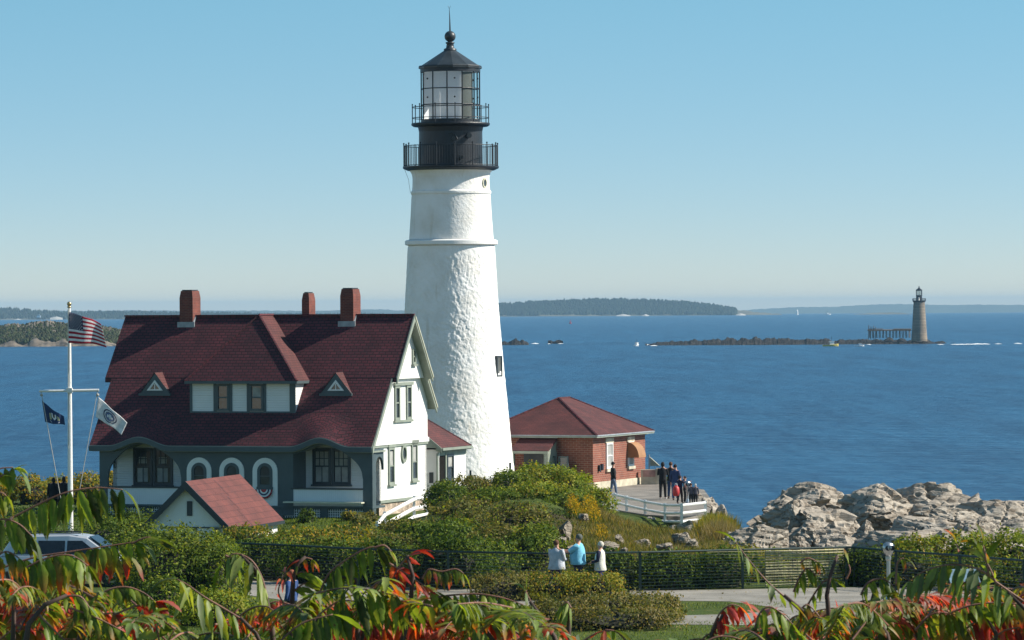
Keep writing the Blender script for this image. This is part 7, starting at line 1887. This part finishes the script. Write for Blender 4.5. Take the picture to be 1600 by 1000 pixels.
sumac('wide sumac with horizontal green leaves over scarlet ones at the lower right', 7.1, [(1560, 1040), (1556, 990), (1540, 960)],
      [dict(p=[(1480, 960), (1510, 948), (1545, 942), (1590, 944), (1630, 952)], L=60, red=.25, droop=.5, spread=.8), dict(p=[(1490, 1000), (1530, 968), (1570, 962), (1610, 970)], L=62, red=1.0, dz=.3), dict(p=[(1540, 1010), (1570, 985), (1610, 980)], L=58, red=1.0), dict(p=[(1430, 985), (1460, 958), (1500, 962)], L=56, red=.35), dict(p=[(1590, 975), (1620, 950), (1650, 950)], L=60, red=.8)], 23)
sumac('dense mixed green and orange sumac at the lower right centre', 7.5, [(1440, 1040), (1436, 1000), (1420, 965)],
      [dict(p=[(1370, 990), (1395, 965), (1430, 955), (1460, 965)], L=62, red=.25), dict(p=[(1400, 950), (1425, 930), (1450, 940)], L=54, red=.3), dict(p=[(1440, 1010), (1470, 985), (1500, 985)], L=56, red=.7), dict(p=[(1350, 1015), (1380, 990), (1410, 992)], L=52, red=.5), dict(p=[(1270, 1015), (1300, 990), (1335, 995)], L=50, red=.75)], 24)
sumac('low green and red sumac along the bottom edge at the left', 7.6, [(150, 1050), (160, 1020), (170, 1000)],
      [dict(p=[(-10, 1010), (20, 985), (60, 985)], L=56, red=.7), dict(p=[(60, 1020), (90, 1000), (130, 1000)], L=50, red=.3), dict(p=[(130, 1020), (155, 1005), (190, 1008)], L=44, red=.8), dict(p=[(300, 1030), (340, 1000), (380, 1000)], L=50, red=.3), dict(p=[(330, 990), (352, 968), (376, 975)], L=54, red=.2)], 25)
sumac('low sumac fringe along the bottom edge in the middle', 7.6, [(700, 1050), (705, 1020), (710, 1000)],
      [dict(p=[(620, 1030), (655, 1000), (690, 1000)], L=56, red=.35), dict(p=[(690, 1030), (720, 995), (760, 995)], L=56, red=.6), dict(p=[(770, 1030), (800, 1000), (840, 1000)], L=52, red=.25), dict(p=[(830, 1030), (855, 1008), (885, 1008)], L=44, red=.35), dict(p=[(420, 1030), (455, 1000), (495, 1005)], L=56, red=.5), dict(p=[(980, 1030), (1010, 1006), (1045, 1006)], L=44, red=.2)], 26)

# low fronds that thicken the fringe: each belongs to the nearest shoot
env = [(-40, 905), (100, 908), (230, 945), (255, 985), (330, 990), (385, 950), (480, 925), (560, 908), (650, 918), (730, 928), (815, 960), (870, 992), (960, 1004), (1080, 1002), (1110, 985), (1180, 968), (1240, 952), (1300, 940), (1400, 918), (1500, 905), (1640, 905)]
shoots = [o for o in COL.objects if o.name.startswith('sumac') and o.type == 'EMPTY']
rf = np.random.default_rng(99); k_ = 0
for row in range(4):
    for px in np.arange(-30, 1640, (36, 34, 28, 24)[row]):
        x = px + rf.uniform(-16, 16); y0 = float(np.interp(x, [e[0] for e in env], [e[1] for e in env])) + 6 + row * 17 + rf.uniform(-12, 14)
        if y0 > 1022: continue
        D_ = 7.0 + row * .5 + rf.uniform(-.3, .5); sg = -1 if rf.random() < .5 else 1; ln_ = rf.uniform(55, 95)
        sh_ = min(shoots, key=lambda o: abs(800 + o.location.x / o.location.y * F - x))
        red = float(np.clip(rf.normal(.30 + .25 * (row > 0) + .22 * sin(x * .021 + 1), .30), 0, 1.1)); k_ += 1
        dr = rf.choice([.9, .6, .35, .15, -.1]); st = rf.random()
        if row and rf.random() < .36: red = rf.uniform(.8, 1.15)
        if st < .5: pl = [(x - sg * ln_ * .55, y0 + rf.uniform(18, 40)), (x - sg * ln_ * .15, y0 + 2), (x + sg * ln_ * .2, y0), (x + sg * ln_ * .45, y0 + rf.uniform(4, 18))]
        elif st < .8: pl = [(x - sg * ln_ * .4, y0 + 60), (x - sg * ln_ * .1, y0 + 26), (x + sg * ln_ * .15, y0 - 4)]; dr = min(dr, .5)
        else: pl = [(x - sg * ln_ * .5, y0 + 14), (x, y0 + 6), (x + sg * ln_ * .5, y0 + 8)]; dr = min(dr, .6)
        frond(sh_, None, pl, D_, rf.uniform(34, 60), red, 4000 + k_, droop=float(dr), spread=rf.uniform(.3, 1.0), fwd=rf.uniform(.1, .7), W=rf.uniform(.24, .36), dd=rf.uniform(-.4, .4))

# ================================================================== HAZE
hz = bpy.data.materials.new('sea_haze'); hz.use_nodes = True; nt = hz.node_tree; nt.nodes.clear()
out = nt.nodes.new('ShaderNodeOutputMaterial'); pv = nt.nodes.new('ShaderNodeVolumePrincipled')
pv.inputs['Color'].default_value = (.40, .66, .88, 1); pv.inputs['Density'].default_value = 5.4e-5; pv.inputs['Anisotropy'].default_value = 0.0
nt.links.new(pv.outputs[0], out.inputs['Volume'])
mb = MB(); mb.box(-14000, 14000, -60, 21000, seaz(26000) - 10, 46); hzo = mb.build('haze', hz); hzo['kind'] = 'stuff'
